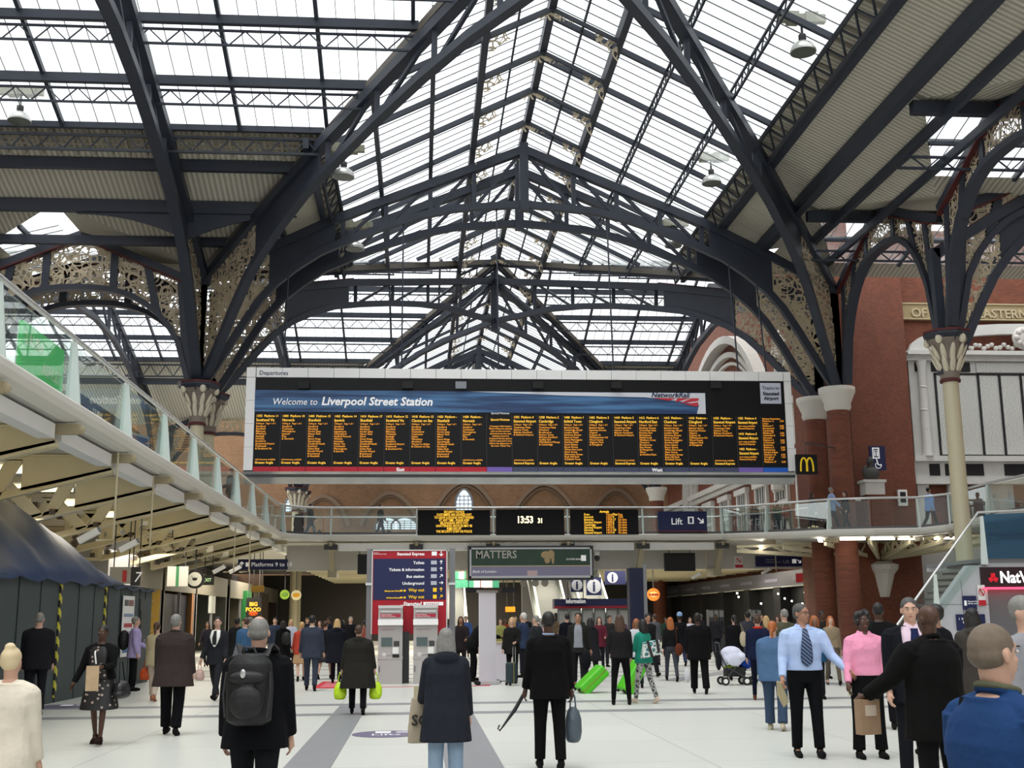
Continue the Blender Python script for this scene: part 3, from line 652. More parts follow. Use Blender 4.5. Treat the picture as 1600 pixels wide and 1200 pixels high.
facade_window(76, 12.6, 15.6, 2.2, 'white pedimented window under the great stone arch', ped=True)
m = MB()
for z, d_, hh in ((10.1, .45, .35), (12.9, .5, .4), (9.75, .25, .3), (5.3, .3, .5)): m.b2(20.5-d_, 20.5, 56, 96, z, z+hh)
tag(m.build('trim_3', STONE), 'white stone cornices along the right facade', kind='structure')
m = MB()
for r_, t_, d_ in ((11.4, 1.0, .5), (10.4, .45, .35), (9.8, .25, .2)):
    m.path([(20.5-d_/2, 76+r_*math.cos(PI*q/32), 8.6+r_*.97*math.sin(PI*q/32)) for q in range(33)], d_, t_, up=(1, 0, 0))
tag(m.build('stone_arch', STONE), 'great white stone arch on the right facade above the board', 'arch')
# GER plaque and memorial
TERR = mat('buff_terracotta', (.33, .26, .14), .75, noise=.2, nscale=6, bump=.3)
a = at(1404, 474, 52.9); b_ = at(1404, 500, 52.9)
e = empty('stone_plaque', (a.x, 52.9, b_.z), label='long buff terracotta plaque with railway name high on the brick wall', cat='plaque')
MB().b2(0, 12, -.12, .1, 0, a.z-b_.z).build('slab', TERR, e); m = MB(); hz = a.z-b_.z
m.b2(0, 12, -.18, -.12, 0, .07); m.b2(0, 12, -.18, -.12, hz-.07, hz); m.b2(0, .07, -.18, -.12, 0, hz); m.build('border', mat('buff2', (.42, .35, .20), .75), e)
text('lettering', 'OF  GREAT EASTERN RAILWAY', .62, mat('buff3', (.45, .38, .24), .75), e, (.5, -.16, .12), ext=.04, bold=.012)
MARB = mat('white_marble', (.60, .60, .57), .45, noise=.12, nscale=2); NAMES = None
def names_mat():
    m, nt, b, N = nodes_mat('engraved_names'); L = nt.links.new
    tc = N('TexCoord'); mp = N('Mapping'); mp.inputs['Scale'].default_value = (6, 1, 16); nz = N('TexNoise'); nz.inputs['Scale'].default_value = 3; nz.inputs['Detail'].default_value = 2
    cr = N('Mix'); cr.data_type = 'RGBA'; cr.inputs[6].default_value = (.30, .31, .29, 1); cr.inputs[7].default_value = (.66, .67, .64, 1)
    mr = N('MapRange'); mr.inputs[1].default_value = .35; mr.inputs[2].default_value = .6
    L(tc.outputs['Object'], mp.inputs[0]); L(mp.outputs[0], nz.inputs['Vector']); L(nz.outputs['Fac'], mr.inputs[0]); L(mr.outputs[0], cr.inputs[0]); L(cr.outputs[2], b.inputs['Base Color']); return m
NAMES = names_mat()
x0 = 22.95; e = empty('war_memorial', (x0, 52.9, 5.45), label='large white marble memorial with name panels behind the iron column', cat='memorial')
m = MB(); W_ = 11.0
m.b2(0, W_, -.25, 0, 3.3, 8.3); m.build('back_slab', MARB, e)
m = MB()
for z, d_, hh in ((0, .25, 2.2), (2.1, .5, .3), (2.4, .35, .75), (3.15, .6, .25), (7.95, .45, .25), (8.2, .7, .2)):
    if hh > 1: 
        for a_, b2_ in ((0, .55), (1.5, 2.3), (3.4, 4.6), (6, 11)): m.b2(a_, b2_, -d_, 0, z, z+hh)
    else: m.b2(-.15, W_, -d_, 0, z, z+hh)
m.path([(W_/2+(W_/2-.2)*math.cos(PI*q/16), -.45, 8.35+1.15*math.sin(PI*q/16)) for q in range(17)], .5, .28, up=(0, 1, 0))
m.prism([(-.4, -.6, 8.3), (1.6, -.6, 8.3), (1.6, -.6, 8.95)], (0, .5, 0)); m.build('cornices', MARB, e)
m = MB()
for k in range(20):
    t = 2*PI*k/10; m.pipe([(.55+.16*math.cos(t+q*.63), -.45-.16*math.sin(t+q*.63), 3.5+.2*k+.02*q) for q in range(10)], .07, 5) if k % 5 == 0 else None
m.lathe([(.26, 3.4), (.22, 3.6), (.19, 7.6), (.27, 7.9)], (.55, -.45, 0), 12); m.build('twisted_column', MARB, e)
for k in range(9):
    xk = 1.3+1.05*k
    MB().b2(xk, xk+.85, -.32, -.25, 3.5, 7.25).build('name_panel', NAMES, e)
MB().b2(3.3, W_, -.32, -.25, 7.42, 7.9).build('name_panel', NAMES, e)
m = MB()
for k in range(10): m.b2(1.2+1.05*k, 1.27+1.05*k, -.33, -.25, 3.45, 7.35)
m.b2(1.2, W_, -.33, -.25, 3.4, 3.47); m.b2(1.2, W_, -.33, -.25, 7.3, 7.38); m.b2(.3, .7, -.3, -.2, 7.45, 7.9); m.b2(1.1, 1.8, -.3, -.2, 7.45, 7.9); m.b2(2.4, 3.0, -.3, -.2, 7.45, 7.9)
for a_, b2_ in ((.6, 1.1), (1.35, 3.2), (4.2, 6.6), (7, 9.5)): m.b2(a_, b2_, -.38, -.3, 2.5, 3.05)
m.build('dark_panels', BLACKM, e)
m = MB()
for k in range(40): m.ell((1.9+.2*k, -.4, 8.66+.1*math.sin(k*1.9)), (.13, .12, .11), None, 8, 6)
m.ell((5.6, -.55, 9.05), (.55, .2, .55), None, 16, 10)
for k in range(8): m.ell((5.6+.36*math.cos(k*PI/4), -.7, 9.05+.36*math.sin(k*PI/4)), (.14, .1, .14), None, 8, 6)
m.build('carved_garland', STONE, e)
tag(MB().b2(22.9, 45, 52.85, 52.95, 0, 5).build('wall_right_base', mat('pale_stone_wall', (.42, .41, .38), .7)), 'pale stone wall below the memorial', kind='structure')
# statue on pedestal, small notices on the brick
p = at(1365, 775, 49.4); e = empty('statue', (p.x, 49.5, 5.45), label='small dark bust on a white plinth against the brick corner', cat='statue')
MB().box((0, 0, .45), (.75, .6, 1.7)).build('brick_base', BRICK, e); m = MB(); m.box((0, 0, 1.55), (.85, .7, .55)); m.box((0, 0, 1.86), (1.0, .8, .12)); m.build('plinth', STONE, e)
m = MB(); m.ell((0, 0, 2.2), (.38, .25, .32)); m.ell((-.02, 0, 2.75), (.15, .17, .22)); m.tube((0, 0, 2.3), (0, 0, 2.7), .12); m.ell((-.25, 0, 2.3), (.12, .15, .3)); m.build('bust', mat('dark_bronze', (.06, .06, .055), .5), e)
def sign_box(name, label, x0, y0, x1, y1, Y, m_, d=.08, cat='sign', group=None, rz=0, hang=None):
    """sign spanning pixels x0..x1, y0..y1 on plane Y; local origin is the top left corner of the front"""
    a = at(x0, y0, Y); b = at(x1, y1, Y); w_ = b.x-a.x; h_ = a.z-b.z
    e = empty(name, (a.x, Y, a.z), rz, label=label, cat=cat, group=group); MB().b2(0, w_, 0, d, -h_, 0).build('panel', m_, e)
    if hang:
        for q in (.15, .85): MB().tube((w_*q, d/2, -.02), (w_*q, d/2, hang-a.z), .02, n=6).build('hanger', DKGREY, e)
    return e, w_, h_
def arrow(e, x, z, ang, s, m_, y=-.012):
    R = Matrix.Rotation(ang, 3, 'Y'); m = MB()
    def q(a, b): v = R @ Vector((a*s, 0, b*s)); return (x+v.x, y, z+v.z)
    m.bar(q(0, -.5), q(0, .45), s*.17, .01, (0, 1, 0)); m.bar(q(0, .5), q(-.36, .1), s*.17, .01, (0, 1, 0)); m.bar(q(0, .5), q(.36, .1), s*.17, .01, (0, 1, 0)); m.build('arrow', m_, e)
e, w_, h_ = sign_box('lift_sign', 'navy lift and accessibility sign projecting from the brick corner', 1358, 697, 1385, 735, 49.6, NAVY, .1)
m = MB(); m.b2(.12, w_*.62, -.02, -.01, -.55, -.5); m.b2(.12, w_*.62, -.02, -.01, -.12, -.07); m.b2(.12, .17, -.02, -.01, -.55, -.07); m.b2(w_*.62-.05, w_*.62, -.02, -.01, -.55, -.07)
for k in (.27, .40): m.ell((k*w_*1.2, -.02, -.2), (.035, .01, .035), None, 8, 6); m.b2(k*w_*1.2-.03, k*w_*1.2+.03, -.02, -.01, -.45, -.25)
m.path([(.35+.13*math.cos(t), -.015, -.85+.13*math.sin(t)) for t in [2.2+.35*q for q in range(14)]], .03, .01, up=(0, 1, 0)); m.bar((.3, -.015, -.62), (.34, -.015, -.82), .05, .01, (0, 1, 0)); m.bar((.34, -.015, -.82), (.5, -.015, -.84), .04, .01, (0, 1, 0)); m.ell((.29, -.015, -.6), (.035, .01, .035), None, 8, 6)
m.build('pictogram', SIGNW, e)
e, w_, h_ = sign_box('help_point', 'white and black help point on the brick wall by the walkway', 1403, 765, 1419, 790, 51.2, WHITE, .15); MB().b2(w_*.2, w_*.8, -.02, 0, -h_*.8, -h_*.15).build('screen', BLACKM, e)
a_x = at(1243, 710, 46.5).x
e, w_, h_ = sign_box('golden_arches_sign', 'black hanging sign with a yellow arched M, right of the board', 1243, 710, 1278, 741, 46.5, BLACK, .12)
m = MB()
for s in (-1, 1): m.pipe([(w_/2+s*w_*.14+w_*.155*math.cos(PI*q/12)*1.0, -.02, -h_*.86+h_*.68*math.sin(PI*q/12)**.7) for q in range(13)], .035, 6)
m.build('letter', mat('arch_yellow', srgb('c8a818'), .4, emit=.2), e); MB().bar((w_/2, .06, 0), (w_/2, .06, .5), .03, .03).bar((w_/2, .06, .48), (17.6-a_x, 1.6, .48), .04, .04).build('hanger', DKGREY, e)
# ================= DEPARTURE BOARD =================
BY = 47.0
e = empty('departure_board', (4.2, BY, 7.1), label='huge black departure board with amber text and white frame hanging over the concourse', cat='departure board')
bx0, bx1, bz0, bz1 = -7.0, 15.38, 7.1, 11.62
lx = lambda x: x-4.2
lz = lambda z: z-7.1
m = MB(); m.b2(lx(bx0), lx(bx1), .06, .9, 0.1, lz(bz1)); m.build('casing', DKGREY, e)
cw = (15.06+6.62)/21
FR = mat('white_frame_panel', (.88, .88, .87), .5)
m = MB(); g = MB()
for k in range(21):
    xa = -6.62+cw*k; m.b2(lx(xa+.008), lx(xa+cw-.008), -.02, .06, lz(11.23), lz(11.62))
for xa, xb in ((-7.0, -6.64), (15.08, 15.38)):
    for k in range(4): zz = 7.45+(11.22-7.45)*k/4; m.b2(lx(xa), lx(xb), -.02, .06, lz(zz+.006), lz(zz+(11.22-7.45)/4-.006))
    m.b2(lx(xa), lx(xb), -.02, .06, lz(11.23), lz(11.62))
m.build('frame', FR, e)
MB().b2(lx(-6.64), lx(15.08), 0, .06, lz(7.6), lz(11.23)).build('screen', BLACK, e)
m = MB()
for k in range(22): xa = -6.62+cw*k; m.b2(lx(xa-.012), lx(xa+.012), -.012, 0, lz(7.62), lz(9.75))
m.build('column_divider', mat('near_black_trim', (.025, .025, .028), .5), e)
def col_mesh(h): return C(h, .5)
for k in range(21):
    xa = -6.62+cw*k; h = 'c01830' if k < 9 else '7a62b8' if k == 9 else '444a66' if k < 19 else '7a62b8' if k == 19 else '1e62c8'
    MB().b2(lx(xa+.01), lx(xa+cw-.01), -.03, 0, lz(7.41), lz(7.6)).build('colour_strip', col_mesh(h), e)
m = MB()
m.prism([(lx(bx0), -.02, lz(7.41)), (lx(bx0), .9, lz(7.41)), (lx(bx0), .9, -.05), (lx(bx0), .35, -.15)], (bx1-bx0, 0, 0))
m.build('underside', mat('mottled_metal', (.5, .5, .5), .25, metal=.7, noise=.3, nscale=1.2, bump=.4), e)
def ban_mat():
    m, nt, b, N = nodes_mat('banner_blue'); L = nt.links.new; tc = N('TexCoord'); mp = N('Mapping'); mp.inputs['Scale'].default_value = (.12, 1, 2.2); mp.inputs['Rotation'].default_value = (0, .05, 0)
    nz = N('TexNoise'); nz.inputs['Scale'].default_value = 2.2; nz.inputs['Detail'].default_value = 3; mx = N('Mix'); mx.data_type = 'RGBA'; mx.inputs[6].default_value = (*srgb('1c3a66'), 1); mx.inputs[7].default_value = (*srgb('4f86b8'), 1)
    mr = N('MapRange'); mr.inputs[1].default_value = .4; mr.inputs[2].default_value = .7
    L(tc.outputs['Object'], mp.inputs[0]); L(mp.outputs[0], nz.inputs['Vector']); L(nz.outputs['Fac'], mr.inputs[0]); L(mr.outputs[0], mx.inputs[0]); L(mx.outputs[2], b.inputs['Base Color']); b.inputs['Roughness'].default_value = .5; return m
MB().b2(lx(-6.64), lx(11.72), -.03, 0, lz(9.82), lz(10.70)).build('banner', ban_mat(), e)
m = MB(); sw = [(2.0, 10.69), (11.72, 10.69), (11.72, 9.82), (11.35, 9.82), (11.45, 10.2), (10.6, 10.35), (9.2, 10.5), (6, 10.55)]
m.prism([(lx(x), -.045, lz(z)) for x, z in sw], (0, .01, 0)); m.build('white_swoosh', C('d8dce4', .5), e)
m = MB()
for q in ([(9.5, 10.47), (10.5, 10.47), (10.2, 10.36)], [(10.55, 10.47), (11.1, 10.47), (10.45, 10.30)], [(11.15, 10.47), (11.45, 10.47), (11.42, 10.36), (10.62, 10.25)], [(11.42, 10.3), (11.38, 10.12), (10.8, 10.22)]):
    m.prism([(lx(x), -.055, lz(z)) for x, z in q], (0, .01, 0))
m.build('rail_logo', C('c83040', .5), e)
text('lettering', 'NetworkRail', .3, C('1c2a50', .5), e, (lx(9.45), -.06, lz(10.5)), shear=.25, bold=.006, xs=1.02)
text('lettering', 'Welcome to', .38, SIGNW, e, (lx(-5.95), -.05, lz(10.1)), shear=.2, xs=.92)
text('lettering', 'Liverpool Street Station', .47, SIGNW, e, (lx(-4.0), -.05, lz(10.1)), shear=.2, bold=.012, xs=.98)
text('lettering', 'Departures', .25, C('2a3560', .5), e, (lx(-6.5), -.04, lz(11.32)))
text('lettering', 'Special Notices', .12, SIGNW, e, (lx(2.85), -.05, lz(9.76)))
text('lettering', 'East', .19, SIGNW, e, (lx(-.95), -.05, lz(7.43)), bold=.006); text('lettering', 'West', .19, SIGNW, e, (lx(9.4), -.05, lz(7.43)), bold=.006)
MB().b2(lx(14.06), lx(14.93), -.04, 0, lz(10.27), lz(11.14)).build('notice_panel', C('c8ccdc', .5), e)
text('lettering', 'Trains to', .2, C('333344', .5), e, (lx(14.5), -.06, lz(10.86)), ax='CENTER'); text('lettering', 'Stansted\nAirport', .2, C('222233', .5), e, (lx(14.5), -.06, lz(10.62)), ax='CENTER', bold=.006)
for px in (475, 637, 720, 840, 962, 1117):
    p = at(px, 602, BY); MB().b2(p.x-4.2-.22, p.x-4.2+.22, -.2, 0, p.z-7.1-.16, p.z-7.1+.12).build('small_camera', BLACKM if px != 720 else C('8a8f96', .6), e)
for dx in (-5.6, -.8, 3.2, 8.0, 13.3, 14.5):
    MB().tube((dx-4.2+0, .45, lz(11.6)), (dx-4.2, YA-BY, lz(interp([(t*13.5, z) for t, z in AR], abs(dx-4.4)) if abs(dx-4.4) < 13 else 11.6)), .035, n=6).build('hanging_rod', IRON, e)
ST = {'sv': ['Stratford', 'Shenfield', 'Billericay', 'Wickford', 'Rayleigh', 'Hockley', 'Rochford', 'Southend Airport', 'Prittlewell', '& Southend Vic'], 'no': ['Stratford', 'Colchester', 'Manningtree', 'Ipswich', 'Diss', '& Norwich'],
      'sh': ['Stratford', 'Maryland', 'Forest Gate', 'Manor Park', 'Ilford', 'Seven Kings', 'Goodmayes', 'Chadwell Heath', 'Romford', 'Gidea Park', 'Harold Wood', 'Brentwood', '& Shenfield'], 'ip': ['Stratford', 'Shenfield', 'Ingatestone', 'Chelmsford', 'Hatfield Peverel', 'Witham', 'Kelvedon', 'Marks Tey', 'Colchester', 'Manningtree', '& Ipswich'],
      'cl': ['Stratford', 'Shenfield', 'Chelmsford', 'Colchester', 'Hythe', 'Wivenhoe', 'Alresford', 'Thorpe Le Soken', '& Clacton on Sea'], 'sa': ['Tottenham Hale', 'Harlow Town', 'Bishops Stortford', '& Stansted Airport'],
      'ca': ['Tottenham Hale', 'Cheshunt', 'Broxbourne', 'Harlow Town', 'Bishops Stortford', 'Audley End', 'Whittlesford Pkway', '& Cambridge'], 'en': ['Bethnal Green', 'Cambridge Heath', 'London Fields', 'Hackney Downs', 'Rectory Road', 'Stoke Newington', 'Stamford Hill', 'Seven Sisters', 'Bruce Grove', 'White Hart Lane', 'Silver Street', 'Edmonton Green', 'Bush Hill Park', '& Enfield Town'],
      'ch': ['Bethnal Green', 'Hackney Downs', 'Clapton', 'St James St', 'Walthamstow Ctl', 'Wood Street', 'Highams Park', '& Chingford'], 'he': ['Hackney Downs', 'Tottenham Hale', 'Ponders End', 'Brimsdown', 'Enfield Lock', 'Waltham Cross', 'Cheshunt', 'Broxbourne', 'Rye House', 'St Margarets', 'Ware', '& Hertford East']}
GA_ = 'Greater Anglia'; SE_ = 'Stansted Express'
CO = [('1355  Platform 11', 'Southend Vic', 'sv', GA_), ('1400  Platform 10', 'Norwich', 'no', GA_), ('1400  Platform 15', 'Shenfield', 'sh', GA_), ('1402  Platform 14', 'Ipswich', 'ip', GA_), ('1410  Platform 17', 'Shenfield', 'sh', GA_), ('1415  Platform 12', 'Southend Vic', 'sv', GA_), ('1418  Platform 13', 'Clacton on Sea', 'cl', GA_), ('1420  Platform -', 'Shenfield', 'sh', GA_), ('1430  Platform -', 'Norwich', 'no', GA_), None,
      ('1355  Platform 4', 'Stansted Airport', 'sa', SE_), ('1358  Platform 2', 'Cambridge', 'ca', GA_), ('1400  Platform 1', 'Enfield Town', 'en', GA_), ('1403  Platform 3', 'Chingford', 'ch', GA_), ('1410  Platform 5', 'Stansted Airport', 'sa', SE_), ('1412  Platform 6', 'Hertford East', 'he', GA_), ('1415  Platform -', 'Cheshunt', 'en', GA_), ('1418  Platform -', 'Chingford', 'ch', GA_), ('1425  Platform -', 'Stansted Airport', 'sa', SE_)]
def led(s, x, z, size, mm=AMBER, b=.004, **k): return text('amber_text', s, size, mm, e, (lx(x), -.014, lz(z)), ext=0, bold=0, **k)
for k, c in enumerate(CO):
    xa = -6.56+cw*k
    if c is None:
        led('Special Notices', xa+.1, 9.5, .125, AMBERY); led('Customer Information\nPlease Please be advised\ntrain at train services\nadvertised on the next\nindicator board at\nLiverpool Street station\nwill be removed 2 mins\nbefore the departure of\nthe train. Thank You', xa+.5, 9.24, .095, ax='CENTER', lsp=1.06, b=.003); continue
    led(c[0], xa, 9.6, .135, AMBERY, b=.006, xs=.9); led(c[1], xa, 9.43, .16, AMBERY, xs=.85, b=.006); led('Calling at   Page 1 of 1', xa, 9.31, .095, xs=.9)
    led('\n'.join(ST[c[2]]), xa, 9.19, .105, lsp=.95); led(c[3], xa, 7.72, .135, AMBERY, b=.005, xs=.9)
    if k in (0, 1, 8, 10, 14, 18): led('refreshments available', xa, 7.86, .09)
xa = -6.56+cw*19
for j, (t_, zz) in enumerate((('1355  Platform 4', 9.6), ('1410  Platform 5', 8.95), ('1425  Platform -', 8.32))): led(t_, xa, zz, .135, AMBERY, xs=.85, b=.006); led('Stansted Airport', xa, zz-.18, .16, AMBERY, xs=.75, b=.006); led('non stop available\nStansted Express', xa, zz-.31, .1)
xa = -6.56+cw*20
led('Railway Reminders', xa, 9.6, .1); led('\n'.join(['Platform 11', 'Luton', 'Platform 7', 'Brentwood', 'Cambridge', 'Platform 9', 'Chelmsford', 'Norwich', 'Platform 2', 'Colchester', 'Braintree', 'Platform 5', 'Brimsdown', 'Hertford East', 'Platform 12', 'Chingford', 'Romford', 'Platform 17']), xa, 9.5, .105, lsp=.95); led('\n'.join(['1:59', '', '2:05']*6), xa+.72, 9.5, .105, lsp=.95)
# ================= WALKWAYS =================
DZ = 5.42; RZ = 6.65
RAIL = mat('rail_steel', (.66, .67, .66), .25, metal=.6)
# outline of the walkway edge seen from the concourse
WX = [(-6.3, 8.0), (-6.3, 52.4), (-6.0, 53.4), (-5.3, 54.1), (-4.4, 54.4), (14.1, 54.4), (14.7, 53.3), (15.35, 51.1), (15.9, 49.0), (16.7, 46.95), (18.2, 46.35), (20.1, 46.3), (21.2, 45.8), (21.8, 43.6), (22.3, 40.5), (22.4, 36)]
WZ = [0]*6+[-.05, -.17, -.28, -.36, -.37, -.35, -.26, -.08, 0, 0]
def zo(x, y):
    if x < 14.2: return 0
    i = min(range(len(WX)), key=lambda k: (WX[k][0]-x)**2+(WX[k][1]-y)**2); return WZ[i]
deckm = MB()
deckm.prism([(-14.5, 8, DZ-.3), (-6.35, 8, DZ-.3), (-6.35, 52.4, DZ-.3), (-6.0, 53.5, DZ-.3), (-4.4, 54.45, DZ-.3), (14.1, 54.45, DZ-.3), (14.1, 66, DZ-.3), (-14.5, 66, DZ-.3)], (0, 0, .3))
bk_ = [(14.1, 66), (15.4, 66), (16.4, 66), (17.2, 60), (18.2, 56), (18.4, 52), (20.5, 52), (22, 52), (23, 52), (24, 50), (45, 50), (45, 36)]
for i in range(5, 15):
    (xa, ya), (xb, yb), (xc_, yc_), (xd, yd) = WX[i], WX[i+1], bk_[i-4], bk_[i-5]; deckm.prism([(xa, ya+.03, DZ-.3+WZ[i]), (xb, yb+.03, DZ-.3+WZ[i+1]), (xc_, yc_, DZ-.3+WZ[i+1]*.8), (xd, yd, DZ-.3+WZ[i]*.8)], (0, 0, .3))
tag(deckm.build('floor', mat('walkway_deck', (.45, .44, .41), .7)), 'upper walkway deck', kind='structure')
tag(MB().b2(-14.4, -6.7, 8, 66, DZ-.34, DZ-.31).b2(-6.8, 17.2, 54.8, 66, DZ-.34, DZ-.31).build('ceiling', OFFW), 'white soffit under the walkway', kind='structure')
def offs(pts, d):
    out = []
    for i, p in enumerate(pts):
        a = Vector(pts[max(i-1, 0)]); b = Vector(pts[min(i+1, len(pts)-1)]); t = (b-a).normalized(); out.append((p[0]+t.y*d, p[1]-t.x*d))
    return out
o = offs(WX, .18)
e = empty('walkway_edge', (0, 0, DZ), label='cream rounded fascia running round the walkway edge', cat='fascia')
prof = [(.10, -.30), (.24, -.26), (.30, -.16), (.30, -.06), (.24, 0), (-.05, 0), (-.05, -.30)]
def offp(i, d):
    a = Vector(WX[max(i-1, 0)]); b = Vector(WX[min(i+1, len(WX)-1)]); t = (b-a).normalized(); return Vector((WX[i][0]+t.y*d, WX[i][1]-t.x*d, 0))
MB().loft([[offp(i, d)+Vector((0, 0, z+WZ[i])) for d, z in prof] for i in range(len(WX))], smooth=False).build('fascia', mat('fascia_cream', (.66, .64, .58), .5), e)
e = empty('handrail', (0, 0, RZ), label='steel handrail curving round the whole walkway', cat='handrail')
MB().pipe([offp(i, .05)+Vector((0, 0, WZ[i])) for i in range(len(WX))], .05, 8).build('rail', RAIL, e)
MB().pipe([offp(i, -2.2)+Vector((0, 0, -.25)) for i in range(2, 11)], .035, 6).build('inner_rail', RAIL, e)
# post positions along the edge
posts = [(-6.3, 21.3-3.9*k) for k in range(3, 0, -1)]+[(-6.3, 21.3+3.9*k) for k in range(8)]+[(-6.1, 52.9)]+[(-4.04, 54.4), (-.15, 54.4), (3.38, 54.4), (6.83, 54.4), (10.35, 54.4), (14.1, 54.4), (15.35, 51.1), (16.7, 46.95), (20.1, 46.3), (21.2, 45.8), (21.8, 43.6), (22.3, 40.5), (22.4, 37)]
def post_dir(p):
    best = min(range(len(WX)-1), key=lambda i: (Vector(WX[i])+(Vector(WX[i+1])-Vector(WX[i]))*max(0, min(1, (Vector(p)-Vector(WX[i])).dot(Vector(WX[i+1])-Vector(WX[i]))/(Vector(WX[i+1])-Vector(WX[i])).length_squared))-Vector(p)).length)
    t = (Vector(WX[best+1])-Vector(WX[best])).normalized(); return Vector((t.y, -t.x)), Vector((t.x, t.y))
NUM = ['first', 'second', 'third', 'fourth', 'fifth', 'sixth', 'seventh', 'eighth', 'ninth', 'tenth', 'eleventh', 'twelfth', 'thirteenth', 'fourteenth', 'fifteenth', 'sixteenth', 'seventeenth', 'eighteenth', 'nineteenth', 'twentieth']
pm = MB()
pm.prism([(.0, -.035, -.28), (.2, -.035, -.28), (.2, -.035, 0), (.07, -.035, 1.2), (.0, -.035, 1.2)], (0, .07, 0)); pm.prism([(-.07, -.02, -.02), (.0, -.02, -.02), (.0, -.02, 1.2), (-.03, -.02, 1.2)], (0, .04, 0))
pmo = pm.build('blade', GALV); bk = MB(); bk.b2(-.3, .22, -.07, .07, -.52, -.34); bk.ell((.22, 0, -.43), (.1, .07, .09), None, 10, 6); bko = bk.build('foot_bracket', mat('brownish_cream', (.38, .32, .2), .6))
first = None
for i, p in enumerate(posts):
    n, t = post_dir(p); ang = math.atan2(n.y, n.x)
    if i < 11: lab = 'pale green tapering balustrade post on the left balcony, %s from the near end' % NUM[i]
    else: lab = 'pale green balustrade post on the cross walkway, %s from its left corner' % NUM[i-11]
    if first is None:
        first = empty('balustrade_post', (p[0], p[1], DZ), ang, lab, 'post', 'balustrade posts'); pmo.parent = first; bko.parent = first
    else: dup(first, (p[0], p[1], DZ+zo(*p)), ang, lab)
for i in range(len(posts)-1):
    a, b = Vector(posts[i]), Vector(posts[i+1])
    if (a-b).length > 5: continue
    n, t = post_dir((a+b)/2); ins = [a]
    mid = [Vector(q) for q in WX if min((Vector(q)-a).length, (Vector(q)-b).length) > .3 and (Vector(q)-a).dot(b-a) > 0 and (Vector(q)-b).dot(a-b) > 0 and ((Vector(q)-a)-(b-a)*((Vector(q)-a).dot(b-a)/(b-a).length_squared)).length < 1.0]
    pl = [a]+sorted(mid, key=lambda q: (q-a).length)+[b]
    m = MB()
    for u, v in zip(pl, pl[1:]):
        d_ = (v-u).normalized(); m.bar(V(*(u+d_*.03), DZ+.62+zo(*u)), V(*(v-d_*.03), DZ+.62+zo(*v)), .015, 1.05)
    lab = 'glass balustrade panel, %s' % ('on the left balcony, %s from the near end' % NUM[i] if i < 11 else 'on the cross walkway, %s from its left corner' % NUM[i-11])
    g_ = tag(m.build('glass_balustrade', BALGL), lab, 'balustrade', 'balustrade glass')
    m = MB()
    for u, v in zip(pl, pl[1:]): m.bar(V(*u, DZ+.06+zo(*u)), V(*v, DZ+.06+zo(*v)), .05, .1)
    c_ = m.build('bottom_channel', mat('dark_channel', (.12, .12, .12), .4), g_)
    m = MB()
# cantilever brackets under the left balcony
def bracket_mesh():
    m = MB(); y = .05
    top = DZ-.36
    def plate(pts): m.prism([(x, -y, z-top) for x, z in pts], (0, 2*y, 0))
    # solid tip plate with slots, lower flange, struts and nodes (x outward = +, root at -)
    plate([(-.35, top), (-.15, top-.35), (-2.0, top-.75), (-2.0, top-.48), (-.6, top-.12), (-.6, top)])
    plate([(-.6, top), (-.6, top-.12), (-4.9, top-.12), (-4.9, top)])
    plate([(-.6, top-.12), (-2.0, top-.48), (-2.0, top-.12)])
    plate([(-2.35, top-.1), (-2.0, top-.1), (-2.4, top-.85), (-2.75, top-.95)]); plate([(-4.0, top-.1), (-3.55, top-.1), (-2.75, top-.9), (-3.0, top-1.0)])
    plate([(-3.9, top-.2), (-3.6, top-.2), (-4.5, top-1.3), (-4.8, top-1.25)])
    m.bar((-.15, 0, -.35), (-4.4, 0, -1.42), .2, .06); m.bar((-.15, 0, -.33), (-4.4, 0, -1.32), .1, .14); m.bar((-4.4, 0, -1.38), (-8, 0, -1.38), .18, .1); m.bar((-4.4, 0, 0), (-4.4, 0, -1.4), .16, .16)
    m.bar((-4.4, 0, -.15), (-8, 0, -1.3), .14, .14); m.bar((-.4, 0, -.02), (-8, 0, -.02), .2, .05)
    return m
bm_ = bracket_mesh(); BOL = []
for (x, z) in ((-4.15, -.3), (-4.65, -.3), (-4.15, -.9), (-4.65, -.9), (-4.15, -1.15), (-4.65, -1.25), (-2.5, -.85)): BOL.append(MB().box((x, 0, z), (.14, .22, .14)))
first = None
for i in range(12):
    y = 13.5+3.9*i
    if y > 56: break
    lab = 'cream steel cantilever bracket under the left balcony, %s from the near end' % NUM[i]
    if first is None:
        first = empty('cantilever_bracket', (-6.3, y, DZ-.36), label=lab, cat='bracket', group='balcony brackets'); bm_.build('plate_frame', CREAM, first); [b_.build('bolt_plate', mat('dark_brown_bolt', (.10, .08, .06), .6), first) for b_ in BOL]
    else: dup(first, (-6.3, y, DZ-.36), 0, lab)
m = MB()
for i in range(12): m.b2(-6.75, -6.45, 13.7+3.9*i-.0, 13.7+3.9*i+3.5, DZ-.62, DZ-.36)
tag(m.build('soffit_panel', WHITE), 'white boxed soffit panels along the underside of the left balcony edge', 'panel')
first = None
for i in range(14):
    y = 15.4+3.9*(i//2); x = -8.0-1.7*(i % 2)
    lab = 'warm strip light under the left balcony, %s pair from the near end, %s' % (NUM[i//2], 'outer' if i % 2 == 0 else 'inner')
    o = tag(MB().b2(-.75, .75, -.12, .12, -.12, 0).build('strip_light', mat('warm_tube', (1, .85, .5), .5, emit=2.2, ecol=(1, .82, .45))), lab, 'light', 'strip lights under the balcony') if first is None else dup(first, label=lab)
    o.location = (x, y, DZ-.38); first = first or o
